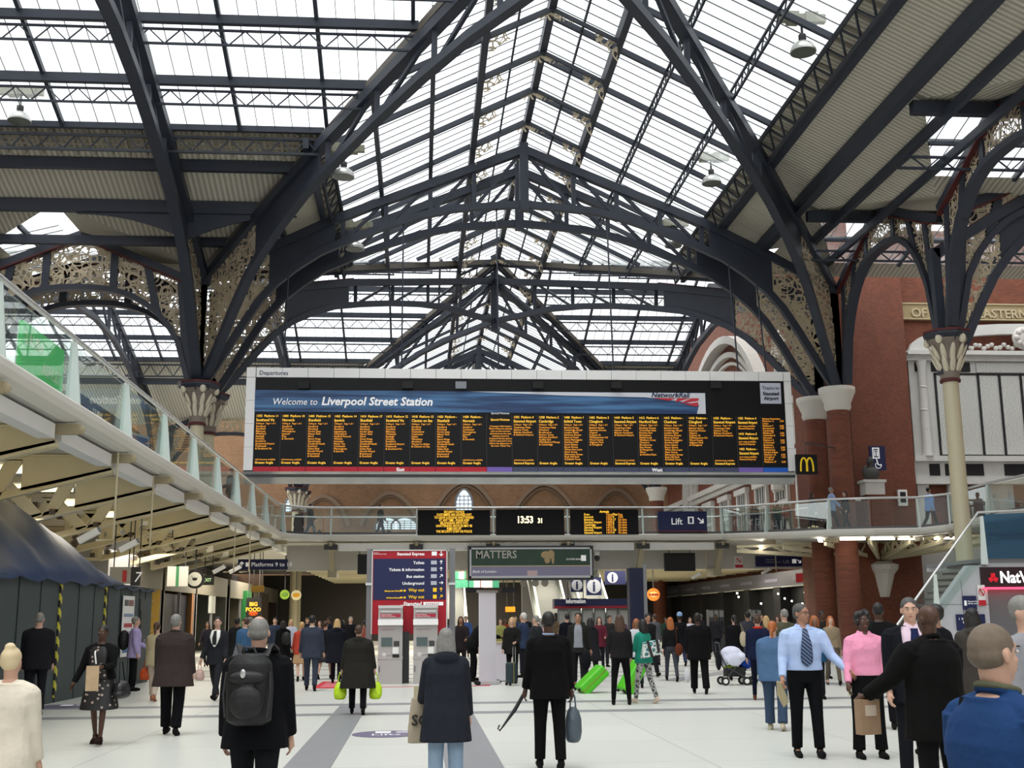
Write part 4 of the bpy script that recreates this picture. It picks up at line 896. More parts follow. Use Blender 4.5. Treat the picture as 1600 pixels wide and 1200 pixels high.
# white downstand wall and signs under the cross walkway
tag(MB().b2(-6.3, 20.4, 56.9, 57.2, 3.9, DZ-.34).build('wall_downstand', mat('grey_white_panel', (.52, .51, .48), .6)), 'pale downstand wall under the cross walkway', kind='structure')
first = None
for i, x in enumerate((-4.04, -.15, 3.38, 6.83, 10.35, 14.1)):
    lab = 'beige steel hanger bracket under the cross walkway, %s from the left corner' % NUM[i]
    if first is None:
        first = empty('walkway_bracket', (x, 54.6, DZ-.34), label=lab, cat='bracket', group='walkway brackets')
        m = MB(); m.b2(-.16, .16, -.25, 1.2, -.3, 0); m.bar((0, .0, -.15), (0, 1.2, -1.35), .22, .3); m.b2(-.2, .2, .9, 2.3, -1.55, -1.2); m.build('arm', mat('dirty_beige', (.36, .32, .22), .6), first)
        MB().b2(-.3, .3, -.3, -.15, -.34, -.1).build('plate', DKGREY, first)
    else: dup(first, (x, 54.6, DZ-.34), 0, lab)
m = MB(); first = None
for i in range(5):
    x0, x1 = (-3.85, -.35, 3.2, 6.7, 10.2)[i], (-.35, 3.2, 6.6, 10.1, 13.9)[i]
    tag(MB().b2(x0+.15, x1-.15, 54.5, 54.8, DZ-.72, DZ-.4).build('soffit_panel', WHITE), 'white panel below the cross walkway edge, %s from the left' % NUM[i], 'panel', 'white panels below the walkway')
e, w_, h_ = sign_box('platform_sign', 'dark platforms sign on the pale wall at the left', 372, 874, 449, 890, 56.75, NAVY, .15)
text('lettering', 'Platforms 9 to 18', .27, SIGNW, e, (.62, -.01, -h_*.68)); arrow(e, .18, -h_/2, 0, .25, SIGNW); MB().b2(.36, .54, -.015, 0, -h_*.7, -h_*.3).build('pictogram', SIGNW, e)
e, w_, h_ = sign_box('lift_direction_sign', 'dark direction sign reading Lift under the walkway at right', 1181, 869, 1254, 885, 56.75, NAVY, .15)
text('lettering', 'Lift', .25, C('9aa0b0', .5), e, (w_*.58, -.01, -h_*.7)); text('lettering', 'Help point\nLiverpool Street', .12, C('9aa0b0', .5), e, (w_*.2, -.01, -h_*.4)); MB().b2(w_*.78, w_*.87, -.015, 0, -h_*.7, -h_*.3).build('pictogram', SIGNW, e); arrow(e, w_*.93, -h_/2, 2.3, .22, SIGNW)
e, w_, h_ = sign_box('black_monitor', 'blank black screen hanging under the walkway right of centre', 1039, 864, 1087, 892, 55.6, BLACKM, .3, hang=DZ-.34)
e, w_, h_ = sign_box('black_monitor', 'narrow dark screen hanging left of the red Stansted sign', 559, 866, 576, 897, 54.9, BLACKM, .4, hang=DZ-.34)
e, w_, h_ = sign_box('no_smoking_sign', 'white no smoking sign with red ring on the pale wall', 1148, 869, 1161, 887, 56.8, WHITE, .1)
m = MB(); m.path([(w_/2+w_*.36*math.cos(PI*q/10), -.015, -h_*.36+w_*.36*math.sin(PI*q/10)) for q in range(21)], .01, .05, up=(0, 1, 0)); m.bar((w_*.25, -.015, -h_*.18), (w_*.75, -.015, -h_*.55), .05, .01, (0, 1, 0)); m.b2(0, w_, -.015, 0, -h_, -h_*.74); m.build('red_ring', C('c02030', .5), e)
# displays clipped to the walkway
e, w_, h_ = sign_box('led_display', 'black security notice display on the walkway rail, left of the clock', 653, 797, 766, 836, 54.1, BLACK, .15)
text('amber_text', 'SECURITY NOTICE\nCUSTOMERS ARE ADVISED NOT\nTO LEAVE LUGGAGE UNATTENDED\nAT ANY TIME - PLEASE KEEP\nBELONGINGS WITH YOU\nUNATTENDED ARTICLES MAY BE\nREMOVED BY\nTHE SECURITY STAFF OR POLICE', .155, AMBERY, e, (w_*.5, -.01, -.14), ax='CENTER', ay='TOP_BASELINE', ext=0, bold=.002, lsp=.82, xs=.72)
e, w_, h_ = sign_box('clock_display', 'black digital clock display reading 13:53 31 on the walkway rail', 775, 796, 882, 836, 54.1, BLACK, .15)
text('clock_digits', '13:53', .44, LEDW, e, (w_*.30, -.01, -.62), ext=0, bold=.012, xs=.8); text('clock_digits', '31', .3, LEDW, e, (w_*.61, -.01, -.62), ext=0, bold=.01, xs=.8)
e, w_, h_ = sign_box('led_display', 'black arrivals display on the walkway rail, right of the clock', 891, 796, 998, 835, 54.1, BLACK, .15)
text('amber_text', 'Arrivals', .14, AMBERY, e, (w_*.5, -.01, -.15), ax='CENTER', ext=0, bold=.004)
text('amber_text', 'From\nNorwich\nBraintree\nStansted Airport\nCambridge\nStansted Airport\nNorwich\nStansted Airport', .15, AMBERY, e, (w_*.2, -.01, -.28), ext=0, bold=.0015, lsp=.8, xs=.8)
text('amber_text', 'Time\n1355\n1358\n1400\n1403\n1410\n1412\n1415', .15, AMBER, e, (w_*.52, -.01, -.28), ext=0, bold=.0015, lsp=.8); text('amber_text', 'Plat\n9\n17\n5\n7\n3\n10\n4', .15, AMBERY, e, (w_*.62, -.01, -.28), ext=0, bold=.0015, lsp=.8); text('amber_text', 'Due\n1355\nOn time\nOn time\nOn time\nOn time\nOn time\nOn time', .15, AMBER, e, (w_*.7, -.01, -.28), ext=0, bold=.0015, lsp=.8, xs=.8)
e, w_, h_ = sign_box('lift_banner', 'navy Lift sign hung on the walkway glass', 1028, 799, 1105, 829, 54.12, NAVY, .2)
text('lettering', 'Lift', .42, SIGNW, e, (w_*.26, -.01, -h_*.68), bold=.004); m = MB(); m.b2(w_*.61, w_*.73, -.015, 0, -h_*.65, -h_*.28); m.build('pictogram', SIGNW, e); MB().b2(w_*.64, w_*.70, -.02, 0, -h_*.6, -h_*.34).build('pictogram_frame', NAVY, e); arrow(e, w_*.87, -h_*.47, 2.3, .34, SIGNW); MB().b2(0, w_, -.01, .0, -h_-.06, -h_).build('lower_edge', mat('dull_maroon', (.15, .02, .05), .5), e)
# bulge support: fan of trusses on a corbel
c = V(20.3, 51.6, 0)
e = empty('corbel', (20.2, 50.9, 2.4), label='white tapering stone corbel on the brick corner under the walkway bulge', cat='corbel')
MB().lathe([(.34, .0), (.42, .3), (.62, 1.0), (.78, 1.2), (.82, 1.4), (.4, 1.55)], n=14, smooth=False).build('block', mat('corbel_white', (.52, .50, .45), .7), e)
e = empty('fan_bracket', (20.3, 51.2, 4.0), label='fan of cream latticed struts carrying the walkway bulge', cat='bracket')
tips = [(14.4, 53.0), (15.8, 50.6), (16.8, 48.0), (18.2, 46.8), (20.0, 46.8), (21.2, 46.4), (22.6, 45.6), (23.8, 47)]
for tx, ty in tips:
    m = MB(); a = V(0, -.1, .05); t_ = V(tx-20.3, ty-51.2, .55); tp = V(t_.x, t_.y, .74); n = 4; a2 = V(a.x, a.y, .78)
    m.bar(a, t_, .12, .16); m.bar(a2, tp, .12, .1)
    for k in range(n):
        p = a+(t_-a)*((k+.5)/n); m.bar(p, a2+(tp-a2)*(k/n), .08, .08); m.bar(p, a2+(tp-a2)*((k+1)/n), .08, .08)
    m.build('strut', CREAM, e)
MB().b2(-.5, .5, -.3, .3, -.1, .9).build('hub', mat('cream_dirty', (.42, .38, .27), .6), e)
first = None
for i, (x, y, r) in enumerate(((15.3, 52.2, 1.3), (16.6, 48.0, 1.2), (17.6, 47.0, -.1), (18.8, 46.9, 0), (20.0, 46.9, 0), (21.4, 46.6, -.4))):
    lab = 'white strip light under the walkway bulge, %s from the left' % NUM[i]
    if first is None: first = tag(MB().b2(-.5, .5, -.08, .08, -.08, 0).build('strip_light', mat('white_tube', (1, .95, .85), .5, emit=4)), lab, 'light', 'strip lights under the bulge'); o = first
    else: o = dup(first, label=lab)
    o.location = (x, y, DZ-.70); o.rotation_euler = (0, 0, r)
# ================= TICKET MACHINES AND SIGN =================
MG = mat('machine_grey', (.44, .42, .41), .45, metal=.1); MGL = mat('machine_light', (.62, .61, .60), .4)
def machine(x, label):
    e = empty('ticket_machine', (x, 30.9, 0), label=label, cat='ticket machine', group='red and grey ticket machines'); w_ = .62; h = w_/2
    m = MB(); m.b2(-h, h, 0, .5, 0, .62); m.b2(-h, h, .02, .5, .62, 1.62); m.b2(-h-.01, h+.01, -.01, .5, .62, .68); m.prism([(-h, -.0, 1.56), (-h, .5, 1.56), (-h, .5, 1.95), (-h, .04, 1.95)], (w_, 0, 0)); m.build('body', MG, e)
    MB().prism([(-h-.01, -.09, 1.47), (-h-.01, .1, 1.47), (-h-.01, .1, 1.62), (-h-.01, 0, 1.62)], (w_+.02, 0, 0)).build('canopy', MGL, e)
    MB().b2(-h-.005, h+.005, -.03, 0, 1.9, 1.97).build('top_trim', MGL, e)
    MB().b2(-h+.05, h-.05, -.012, .02, 1.67, 1.75).build('red_label', C('b02840', .5), e); text('lettering', 'Stansted Express\ntickets and collections', .04, SIGNW, e, (-h+.07, -.015, 1.72), ext=0)
    MB().b2(-h+.05, h-.05, -.01, .02, 1.79, 1.84).build('header_label', MGL, e); text('lettering', 'Assistance 0345 600', .04, C('a03040', .5), e, (-h+.08, .012, 1.345), ext=0)
    MB().b2(-h+.08, h-.26, .0, .03, .94, 1.16).build('screen', mat('machine_screen', (.10, .14, .14), .2), e); MB().b2(h-.22, h-.08, .0, .03, .94, 1.07).build('card_slot', DKGREY, e)
    MB().b2(h-.25, h-.10, .0, .03, .75, .92).build('notice', WHITE, e); MB().b2(h-.25, h-.08, -.02, .03, .66, .74).build('ticket_tray', BLACKM, e); MB().b2(-.09, -.0, .0, .03, .74, .76).build('coin_slot', MGL, e)
    MB().b2(-h+.03, -h+.05, -.01, .0, .3, .45).build('door_handle', DKGREY, e)
    MB().ell((-h+.16, .02, .72), (.06, .015, .06), None, 10, 8).build('keyhole_badge', MGL, e); return e
p1 = at(609, 1069, 30.9).x; p2 = at(664.5, 1069, 30.9).x
machine(p1, 'grey ticket machine with red header, left one of two under the big sign'); machine(p2, 'grey ticket machine with red header, right one, partly behind the hooded woman')
e, w_, h_ = sign_box('direction_sign', 'big red and navy direction sign above the ticket machines', 583, 861, 697, 990, 31.45, C('b01428', .45), .12)
s_ = w_/114
MB().b2(.02, w_-.02, -.012, 0, -(936-861)*s_, -(873-861)*s_).build('navy_panel', NAVY, e)
m = MB(); m.b2(-.03, 0, -.03, .12, -h_, .03); m.b2(w_, w_+.03, -.03, .12, -h_, .03); m.b2(-.03, w_+.03, -.03, .12, 0, .03); m.build('frame', MGL, e)
text('lettering', 'Stansted Express', .105, SIGNW, e, (.70*w_, -.02, -.115), ax='RIGHT', bold=.003); text('lettering', 'See Fares\nStansted Airport Ticket', .035, SIGNW, e, (.02, -.02, -.06), lsp=.9)
for k, (t_, ang, y_) in enumerate((('Toilets', 0, 0), ('Tickets & information', 0, 0), ('Bus station', .8, 0), ('Underground', PI/2, 0), ('Way out', 0, 1), ('Way out', .8, 1))):
    z = -(881.5-861)*s_-k*10.5*s_; mm_ = SIGNY if y_ else SIGNW
    text('lettering', t_, .105 if not y_ else .115, mm_, e, (.70*w_, -.02, z), ax='RIGHT', bold=.002)
    if y_: text('lettering', ('Bishopsgate (West)', 'Old Broad Street')[k-4], .05, mm_, e, (.37*w_, -.02, z), ax='RIGHT', bold=.002); MB().b2(.375*w_, .405*w_, -.02, 0, z, z+.045).b2(.42*w_, .45*w_, -.02, 0, z, z+.045).build('pictogram', mm_, e)
    MB().b2((.79 if not y_ else .82)*w_, .87*w_, -.02, 0, z-.01, z+.09).build('pictogram', mm_ if y_ else C('b8bcc8', .5), e); arrow(e, .93*w_, z+.045, ang, .1, mm_, -.02)
MB().b2(.80*w_, .87*w_, -.02, 0, -.125, -.02).build('pictogram', SIGNW, e); arrow(e, .93*w_, -.07, PI, .13, SIGNW, -.02)
text('lettering', '..Stansted', .14, SIGNW, e, (.38*w_, -.02, -(945-861)*s_), shear=.25, bold=.004)
MB().b2(.69*w_, .96*w_, -.015, 0, -(945-861)*s_+.0, -(945-861)*s_+.09).build('express_bar', SIGNW, e); text('lettering', 'EXPRESS', .075, C('b01428', .45), e, (.72*w_, -.02, -(945-861)*s_+.015), shear=.2, sp=1.3, ext=.002)
first = None
for x_, nm in ((576, 'left'), (706.5, 'right')):
    p = at(x_, 1000, 31.6); e = empty('steel_post', (p.x, 31.6, 0), label='tall grey steel post %s of the big direction sign' % nm, cat='post'); MB().b2(-.075, .075, -.07, .07, 0, 3.45).build('shaft', MIDGREY, e); MB().b2(-.13, .13, -.13, .13, 0, .03).build('base_plate', MIDGREY, e); MB().b2(-.1, .1, -.11, -.07, 2.5, 2.56).build('clamp', GALV, e)
MB_p = MB().b2(-.1, .1, 0, .08, 0, 1.3); e = empty('steel_post', ((p1+p2)/2-.07, 31.3, 0), label='dark upright between the two ticket machines', cat='post'); MB_p.build('shaft', DKGREY, e)
# pop-up banner and counter
p = gnd(757, 1070); e = empty('roller_banner', (p.x+.08, p.y, 0), math.radians(38), label='white pull-up banner seen from behind, right of the ticket machines', cat='banner')
MB().b2(-.28, .28, -.01, .01, .1, 2.28).build('cloth', C('d9d4dc', .6), e); MB().b2(-.32, .32, -.05, .05, 2.26, 2.32).build('top_bar', STEEL, e); m = MB(); m.b2(-.32, .32, -.11, .11, 0.01, .1); m.build('base', mat('base_grey', (.55, .55, .56), .35), e); m = MB(); m.ell((.34, 0, .06), (.05, .12, .06)); m.ell((-.34, 0, .06), (.05, .12, .06)); m.build('end_cap', BLACK, e); MB().tube((0, .06, .1), (0, .06, 2.28), .012).build('pole', MIDGREY, e)
p = gnd(778, 1066); e = empty('promo_counter', (p.x+.1, p.y+.5, 0), label='white promotional counter with pale wooden top behind the banner', cat='counter')
MB().b2(-.55, .2, -.25, .25, .02, .98).build('body', C('d8d4dc', .5), e); MB().b2(-.58, .28, -.28, .28, .98, 1.02).build('top', mat('pale_wood', (.55, .42, .26), .5), e); MB().b2(-.5, .15, -.2, .2, 0, .02).build('foot', BLACKM, e)
# ad board
e, w_, h_ = sign_box('advert_board', 'long framed advertising board hanging under the walkway, centre right', 731, 853, 928, 906, 54.15, DKGREY, .25, hang=DZ-.34)
fm = MB(); fm.b2(.08, w_-.08, -.03, 0, -h_+.1, -h_+.2); fm.b2(.08, w_-.08, -.03, 0, -.16, -.08); fm.b2(.08, .16, -.03, 0, -h_+.1, -.08); fm.b2(w_-.16, w_-.08, -.03, 0, -h_+.1, -.08); fm.build('frame', C('c4c6c8', .4), e)
MB().b2(.16, w_-.16, -.01, 0, -h_*.58, -.16).build('advert_green', mat('dark_green_ad', (.02, .045, .03), .5, emit=.1, noise=.6, nscale=1.5), e); MB().b2(.16, w_-.16, -.01, 0, -h_+.2, -h_*.58).build('advert_mauve', C('8a86a2', .5), e)
MB().b2(.16, w_-.16, -.015, 0, -h_*.60, -h_*.575).build('yellow_line', C('c8b890', .5), e)
text('lettering', 'MATTERS', .5, C('b8b4ac', .5), e, (.35, -.015, -.56), bold=.008, xs=.9); text('lettering', 'Bank of London', .17, SIGNW, e, (.2, -.015, -h_*.78), shear=.3); text('lettering', 'CLOVER BANK', .11, SIGNW, e, (w_*.78, -.015, -h_*.42)); MB().b2(w_*.9, w_*.94, -.02, 0, -h_*.45, -h_*.28).build('white_square', SIGNW, e)
m = MB(); m.ell((w_*.62, -.015, -.42), (.24, .01, .17)); m.ell((w_*.66, -.015, -.40), (.17, .01, .2)); m.ell((w_*.63, -.015, -.64), (.14, .01, .17)); m.ell((w_*.675, -.015, -.62), (.07, .01, .22)); m.build('animal_print', C('b09870', .6), e)
MB().b2(w_*.47, w_*.55, -.015, 0, -h_+.2, -h_*.72).build('picture_inset', C('c8b0b0', .6), e)
first = None
for i, px in enumerate((818, 836, 851)):
    p = at(px, 911, 54.3); lab = 'grey round loudspeaker below the advertising board, %s of three' % ['left', 'middle', 'right'][i]
    if first is None:
        first = empty('loudspeaker', p, label=lab, cat='loudspeaker', group='loudspeakers below the advert'); MB().loft([[Vector((r_*math.cos(2*PI*k/14), y_, r_*math.sin(2*PI*k/14))) for k in range(14)] for r_, y_ in ((.17, -.1), (.15, .0), (.07, .2))]).build('horn', C('8a8578', .6), first); MB().b2(-.02, .02, 0, .05, 0, .4).build('stem', DKGREY, first)
    else: dup(first, p, 0, lab)
# hanging CCTV camera arms
def cctv(px, py, Y, label, drop, rz=0):
    p = at(px, py, Y); e = empty('cctv_camera', p, rz, label, 'camera')
    m = MB(); m.pipe([(0, 0, 5.1-p.z), (0, 0, 0), (-.35, 0, -.02)], .025, 6); m.build('arm', CREAM, e); R = Matrix.Rotation(-.5, 3, 'Y'); MB().box((-.5, 0, .08), (.45, .14, .13), R).build('housing', WHITE, e); MB().box((-.3, 0, .2), (.06, .12, .1), R).build('visor', MIDGREY, e)
cctv(177, 843, 25, 'white camera on a bent cream pole under the balcony, nearest', .95); cctv(234, 858, 29, 'white camera on a bent cream pole under the balcony, second', 1.15)
cctv(365, 893, 42, 'white camera on a pole before the platforms sign, left one', .85); cctv(389, 893, 44, 'white camera on a pole before the platforms sign, right one', .8); cctv(1104, 902, 56, 'white camera hanging on a pole under the walkway, right of centre', 1.42); cctv(1213, 895, 56, 'white camera hanging on a pole near the lift direction sign', 1.2)
p = at(933, 872, 55.2); e = empty('dome_camera', p, label='small dome camera hanging right of the advertising board', cat='camera'); MB().ell((0, 0, 0), (.13, .13, .16)).build('dome', DKGREY, e); MB().b2(-.1, .1, -.1, .1, .12, .3).tube((0, 0, .3), (0, 0, .8), .02).build('housing', WHITE, e)
# ================= STAIR AND BANK KIOSK (right) =================
e = empty('bank_kiosk', (12.8, 30, 0), label='white panelled bank kiosk under the stair at far right', cat='kiosk')
pan = mat('white_kiosk_panel', (.56, .57, .60), .4)
m = MB(); m.prism([(x-12.8, 0, z) for x, z in ((12.2, 0), (12.2, .95), (13.45, 1.88), (14.33, 2.88), (15.0, 2.9), (14.65, 2.9), (14.72, 0))], (0, .3, 0)); 
m = MB(); m.prism([(-.7, 0, 0), (-.7, 0, .85), (.65, 0, 1.88), (1.5, 0, 2.88), (1.95, 0, 2.88), (1.95, 0, 0)], (0, .3, 0)); m.b2(1.9, 6.5, 0, 3.5, 2.85, 2.95); m.b2(1.95, 6.5, .0, .3, 2.3, 2.85); m.build('panels', pan, e)
m = MB(); m.b2(-.7, 1.95, -.006, 0, .93, .945); m.b2(.0, 1.95, -.006, 0, 1.87, 1.885); m.b2(.33, .345, -.006, 0, 0, 1.6); m.b2(1.25, 1.265, -.006, 0, 0, 2.5); m.build('panel_joints', MIDGREY, e)
MB().b2(1.78, 6.5, -.06, 0, 2.32, 2.83).build('fascia', mat('kiosk_fascia_dark', (.035, .015, .02), .3), e); MB().b2(1.95, 6.5, .1, 3.4, 0, 2.3).build('lobby_wall', mat('grey_lobby', (.16, .16, .17), .5), e)
MB().b2(1.8, 6.5, -.08, -.03, 2.26, 2.31).build('red_light_strip', mat('red_strip', (1, .02, .05), .5, emit=2.5, ecol=(1, .03, .07)), e)
text('lettering', 'NatWest', .42, mat('backlit_white', (1, 1, 1), .5, emit=.8), e, (2.28, -.07, 2.43), xs=.85, bold=.008)
m = MB()
for k in range(3): a_ = k*2*PI/3+PI/2; m.box((2.1+.07*math.cos(a_), -.07, 2.55+.07*math.sin(a_)), (.11, .02, .11), Matrix.Rotation(-a_, 3, 'Y'))
m.build('red_logo', mat('bank_red', srgb('c01828'), .5, emit=.3), e)
e, w_, h_ = sign_box('no_smoking_sign', 'no smoking sign on the kiosk beside the bank doorway', 1527, 914, 1541, 946, 29.93, WHITE, .04)
m = MB(); m.path([(w_/2+w_*.4*math.cos(PI*q/10), -.01, -h_*.35+w_*.4*math.sin(PI*q/10)) for q in range(21)], .01, .03, up=(0, 1, 0)); m.bar((w_*.22, -.01, -h_*.18), (w_*.78, -.01, -h_*.52), .03, .01, (0, 1, 0)); m.b2(0, w_, -.01, 0, -h_, -h_*.74); m.build('red_ring', C('c02030', .5), e)
e, w_, h_ = sign_box('kiosk_sign', 'small navy sign with white lettering on the kiosk panels, upper one', 1504, 931, 1527, 953, 29.93, NAVY, .04); text('lettering', 'You are here\nLift for taxis', .055, SIGNW, e, (.12, -.01, -.16)); MB().b2(.03, .09, -.01, 0, -.25, -.12).build('pictogram', SIGNW, e)
e, w_, h_ = sign_box('kiosk_sign', 'wide navy sign behind the curly haired person, lower one', 1494, 960, 1541, 985, 29.93, NAVY, .04); text('lettering', 'i  Information\n    Left luggage', .09, SIGNW, e, (.06, -.01, -.14))
e = empty('glass_staircase', (12.0, 30, 0), label='staircase with glass balustrade rising right above the bank kiosk', cat='staircase')
SL = [(12.0, 1.1), (14.62, 4.25), (22, 4.6)]
m = MB(); m.pipe([(x-12.0, -.1, z) for x, z in SL], .035, 8); m.build('handrail', RAIL, e)
m = MB(); m.prism([(.05, -.11, .1), (2.62, -.11, 3.0), (2.62, -.11, 4.2), (.05, -.11, 1.1)], (0, .015, 0)); m.build('glass_balustrade', BALGL, e)
MB().prism([(2.75, -.11, 3.05), (8, -.11, 3.05), (8, -.11, 4.4), (2.75, -.11, 4.2)], (0, .015, 0)).build('blue_glass', BALGLB, e)
for x, z in ((1.3, 1.45), (2.68, 2.95), (5.0, 3.0)): MB().prism([(x-.1, -.16, z-.05), (x+.08, -.16, z-.05), (x+.05, -.16, z+1.2), (x-.02, -.16, z+1.2)], (0, .05, 0)).build('glass_post', GALV, e)
m = MB()
for k in range(2, 17): m.b2(.1+.155*k, .1+.155*k+.33, .3, 1.9, .12+.172*k, .17+.172*k)
m.build('treads', mat('maroon_tread', (.05, .035, .035), .6), e)
MB().b2(2.6, 8, -.05, 3.3, 2.95, 3.05).build('landing', MIDGREY, e)
# ================= HOARDING (left) =================
HG = mat('hoarding_grey_green', (.055, .075, .078), .6, noise=.1, nscale=1.5)
e = empty('site_hoarding', (-7.4, 27, 0), label='dark grey green site hoarding at left with blue sheeting over it', cat='hoarding')
MB().prism([(-.0, 6.8, 0), (0, 0, 0), (-.25, -8, 0), (-3.5, -8, 0), (-3.5, 6.8, 0)], (0, 0, 2.5)).build('boards', HG, e)
m = MB()
for y in (-7.5, -6.3, -5.1, -3.9, -2.7, -1.5, -.3, .9, 2.1, 3.3, 4.4, 5.3, 6.0): m.b2(-.02+(y*.03 if y < 0 else 0), .012+(y*.03 if y < 0 else 0), y-.02, y+.02, 0, 2.5)
m.b2(-.0, .06, 0, 6.8, 2.42, 2.5); m.build('joints', mat('dark_joint', (.02, .027, .028), .6), e)
def stripes_mat():
    m, nt, b, N = nodes_mat('hazard_tape'); L = nt.links.new; tc = N('TexCoord'); wv = N('TexWave'); wv.wave_type = 'BANDS'; wv.bands_direction = 'Z'; wv.inputs['Scale'].default_value = 1.3
    mp = N('Mapping'); mp.inputs['Rotation'].default_value = (.6, 0, 0); gt = N('Math'); gt.operation = 'GREATER_THAN'; gt.inputs[1].default_value = .5; mx = N('Mix'); mx.data_type = 'RGBA'; mx.inputs[6].default_value = (.01, .01, .01, 1); mx.inputs[7].default_value = (.6, .55, .05, 1)
    L(tc.outputs['Object'], mp.inputs[0]); L(mp.outputs[0], wv.inputs['Vector']); L(wv.outputs['Fac'], gt.inputs[0]); L(gt.outputs[0], mx.inputs[0]); L(mx.outputs[2], b.inputs['Base Color']); return m
HZ = stripes_mat()
for y in (-1.55, 1.85): MB().b2(.0+(y*.03 if y < 0 else 0), .03+(y*.03 if y < 0 else 0), y-.07, y+.07, .1, 2.45).build('hazard_tape', HZ, e)
m = MB(); m.b2(.0, .03, 5.35, 5.95, .1, 2.2); m.b2(.03, .05, 5.42, 5.85, 1.3, 1.9); m.build('door', mat('door_grey', (.035, .045, .045), .5), e); MB().b2(.03, .07, 5.85, 5.9, 1.0, 1.15).build('door_handle', STEEL, e)
# safety notice
e2 = empty('safety_notice', (-7.36, 30.4, .95), label='tall white site safety notice on the grey hoarding', cat='notice')
MB().b2(0, .02, -.01, 1.15, -.2, 1.3).build('sheet', WHITE, e2)
for (a, b, z0, z1, c_) in ((.1, .5, 1.05, 1.2, '555555'), (.55, 1.05, 1.05, 1.2, '8a6060'), (.1, 1.05, .78, .86, '8899b8'), (.15, 1.0, .52, .62, 'b03040'), (.1, .35, .18, .42, '4466aa'), (.42, .68, .18, .42, '444488'), (.76, 1.0, .18, .42, '4466aa'), (.1, 1.05, -.1, .06, '3a6a9a')): MB().b2(.02, .026, a, b, z0, z1).build('print', C(c_, .5), e2)
# blue tarpaulin
BL = mat('blue_tarpaulin', (.025, .055, .14), .5, noise=.35, nscale=1.2, bump=.4)
n1, n2 = 30, 12; vs = []; fs = []
for i in range(n1+1):
    u = i/n1; y = 19.5+14.4*u
    topz = interp([(0, 2.6), (.18, 3.1), (.34, 4.1), (.5, 4.3), (.62, 3.9), (.85, 2.8), (1, 2.5)], u)
    for j in range(n2+1):
        v = j/n2; x = -7.3-3.4*v
        z = 2.42+(topz-2.42)*math.sin(min(1, v*1.6)*PI/2)+.09*math.sin(u*40+v*5)*math.sin(v*PI)+(.05*math.sin(u*60))*(1-v)
        vs.append((x+(y-27)*.03*(1 if y < 27 else 0), y, z))
for i in range(n1):
    for j in range(n2): a = i*(n2+1)+j; fs.append((a, a+1, a+n2+2, a+n2+1))
o = tag(MB().add(vs, fs, True).build('tarpaulin', BL), 'blue tarpaulin draped over the top of the hoarding', 'tarpaulin')
md = o.modifiers.new('thick', 'SOLIDIFY'); md.thickness = .02; md.offset = -1
# ================= SHOPS LEFT =================
tag(MB().b2(-15, -14.4, 5, 96, 0, 5.1).build('wall_left', mat('pale_grey_wall', (.40, .40, .40), .7)), 'pale wall behind the left shops', kind='structure')
def shop(name, label, y0, y1, x, col, h=3.6, d=3.5):
    e = empty(name, (x, (y0+y1)/2, 0), label=label, cat='shop'); l = (y1-y0)/2
    m = MB(); m.b2(-d, 0, -l, -l+.2, 0, h); m.b2(-d, 0, l-.2, l, 0, h); m.b2(-d, -d+.1, -l, l, 0, h); m.b2(-d, 0, -l, l, h-.1, h); m.build('walls', col, e)
    m = MB(); m.b2(-.15, .05, -l, l, h-.7, h+.3); m.build('fascia', C('6f6a5c', .6), e); m = MB(); m.b2(-.1, .02, -l, -l+.12, 0, h-.7); m.b2(-.1, .02, l-.12, l, 0, h-.7); m.b2(-.1, .02, -.05, .05, 0, h-.7); m.build('frame', MIDGREY, e); return e, l
YEL = mat('warm_yellow_display', srgb('a8883c'), .6, emit=.12)
tag(MB().b2(-11.6, -10.6, 41.5, 45.5, 0, 4.9).build('wall_pillar_left', mat('grey_white_pillar', (.38, .38, .39), .6)), 'grey white shop pillar beside the hoarding', kind='structure')
e, l = shop('shop', 'narrow shop with warm yellow lit shelves left of the hanging clock', 46, 51, -10.8, YEL); 
for k in range(4): MB().b2(-.9, -.2, -l+.3, l-.3, .6+.6*k, .66+.6*k).build('shelf', C('c8b890', .6), e)
e, l = shop('shop', 'shop with dark blue shutter under the hanging clock', 51.5, 58.5, -10.8, C('8a6a40', .6)); MB().b2(-.3, -.2, -l+.3, l-.8, 0, 2.8).build('shutter', C('101828', .4), e); MB().b2(-.05, .03, l-.75, l-.3, 0, 3.1).build('wood_post', C('8a5a30', .6), e)
e, l = shop('shop', 'dark glazed shop with a poster, left side', 59, 68, -10.8, C('3a3c34', .6)); MB().b2(-.02, .02, -1, .9, 2.0, 3.3).build('poster', C('b8bab4', .6), e)
e, l = shop('shop', 'shop with green pillar in the left distance', 69, 78, -10.8, C('4a4638', .6)); MB().b2(-.02, .3, .5, 2.2, 0, 3.4).build('green_pillar', C('1f6a34', .5), e)
e, l = shop('shop', 'small dark shop at the far left end', 79, 92, -10.8, C('3c2f26', .6))
MB().b2(-.05, .3, -4.5, -1, 0, 3.4).build('brown_panel', C('3a2c22', .6), e)
p = at(305, 905, 47); e = empty('hanging_clock', p, label='round black rimmed clock hanging at left above the shops', cat='clock')
MB().loft([[Vector((.36*math.cos(2*PI*k/28), y_, .36*math.sin(2*PI*k/28))) for k in range(28)] for y_ in (-.08, .08)]).build('rim', BLACK, e)
MB().loft([[Vector((.27*math.cos(2*PI*k/28), y_, .27*math.sin(2*PI*k/28))) for k in range(28)] for y_ in (-.1, .0)]).build('face', C('b0b0a4', .5), e)
m = MB(); m.bar((0, -.11, 0), (.11, -.11, .07), .01, .03, (0, 1, 0)); m.bar((0, -.11, 0), (-.13, -.11, .12), .01, .02, (0, 1, 0)); m.ell((0, -.1, 0), (.1, .01, .06)); m.build('hands', BLACKM, e); MB().tube((0, 0, .3), (0, 0, 1.9), .03).build('hanger', DKGREY, e)
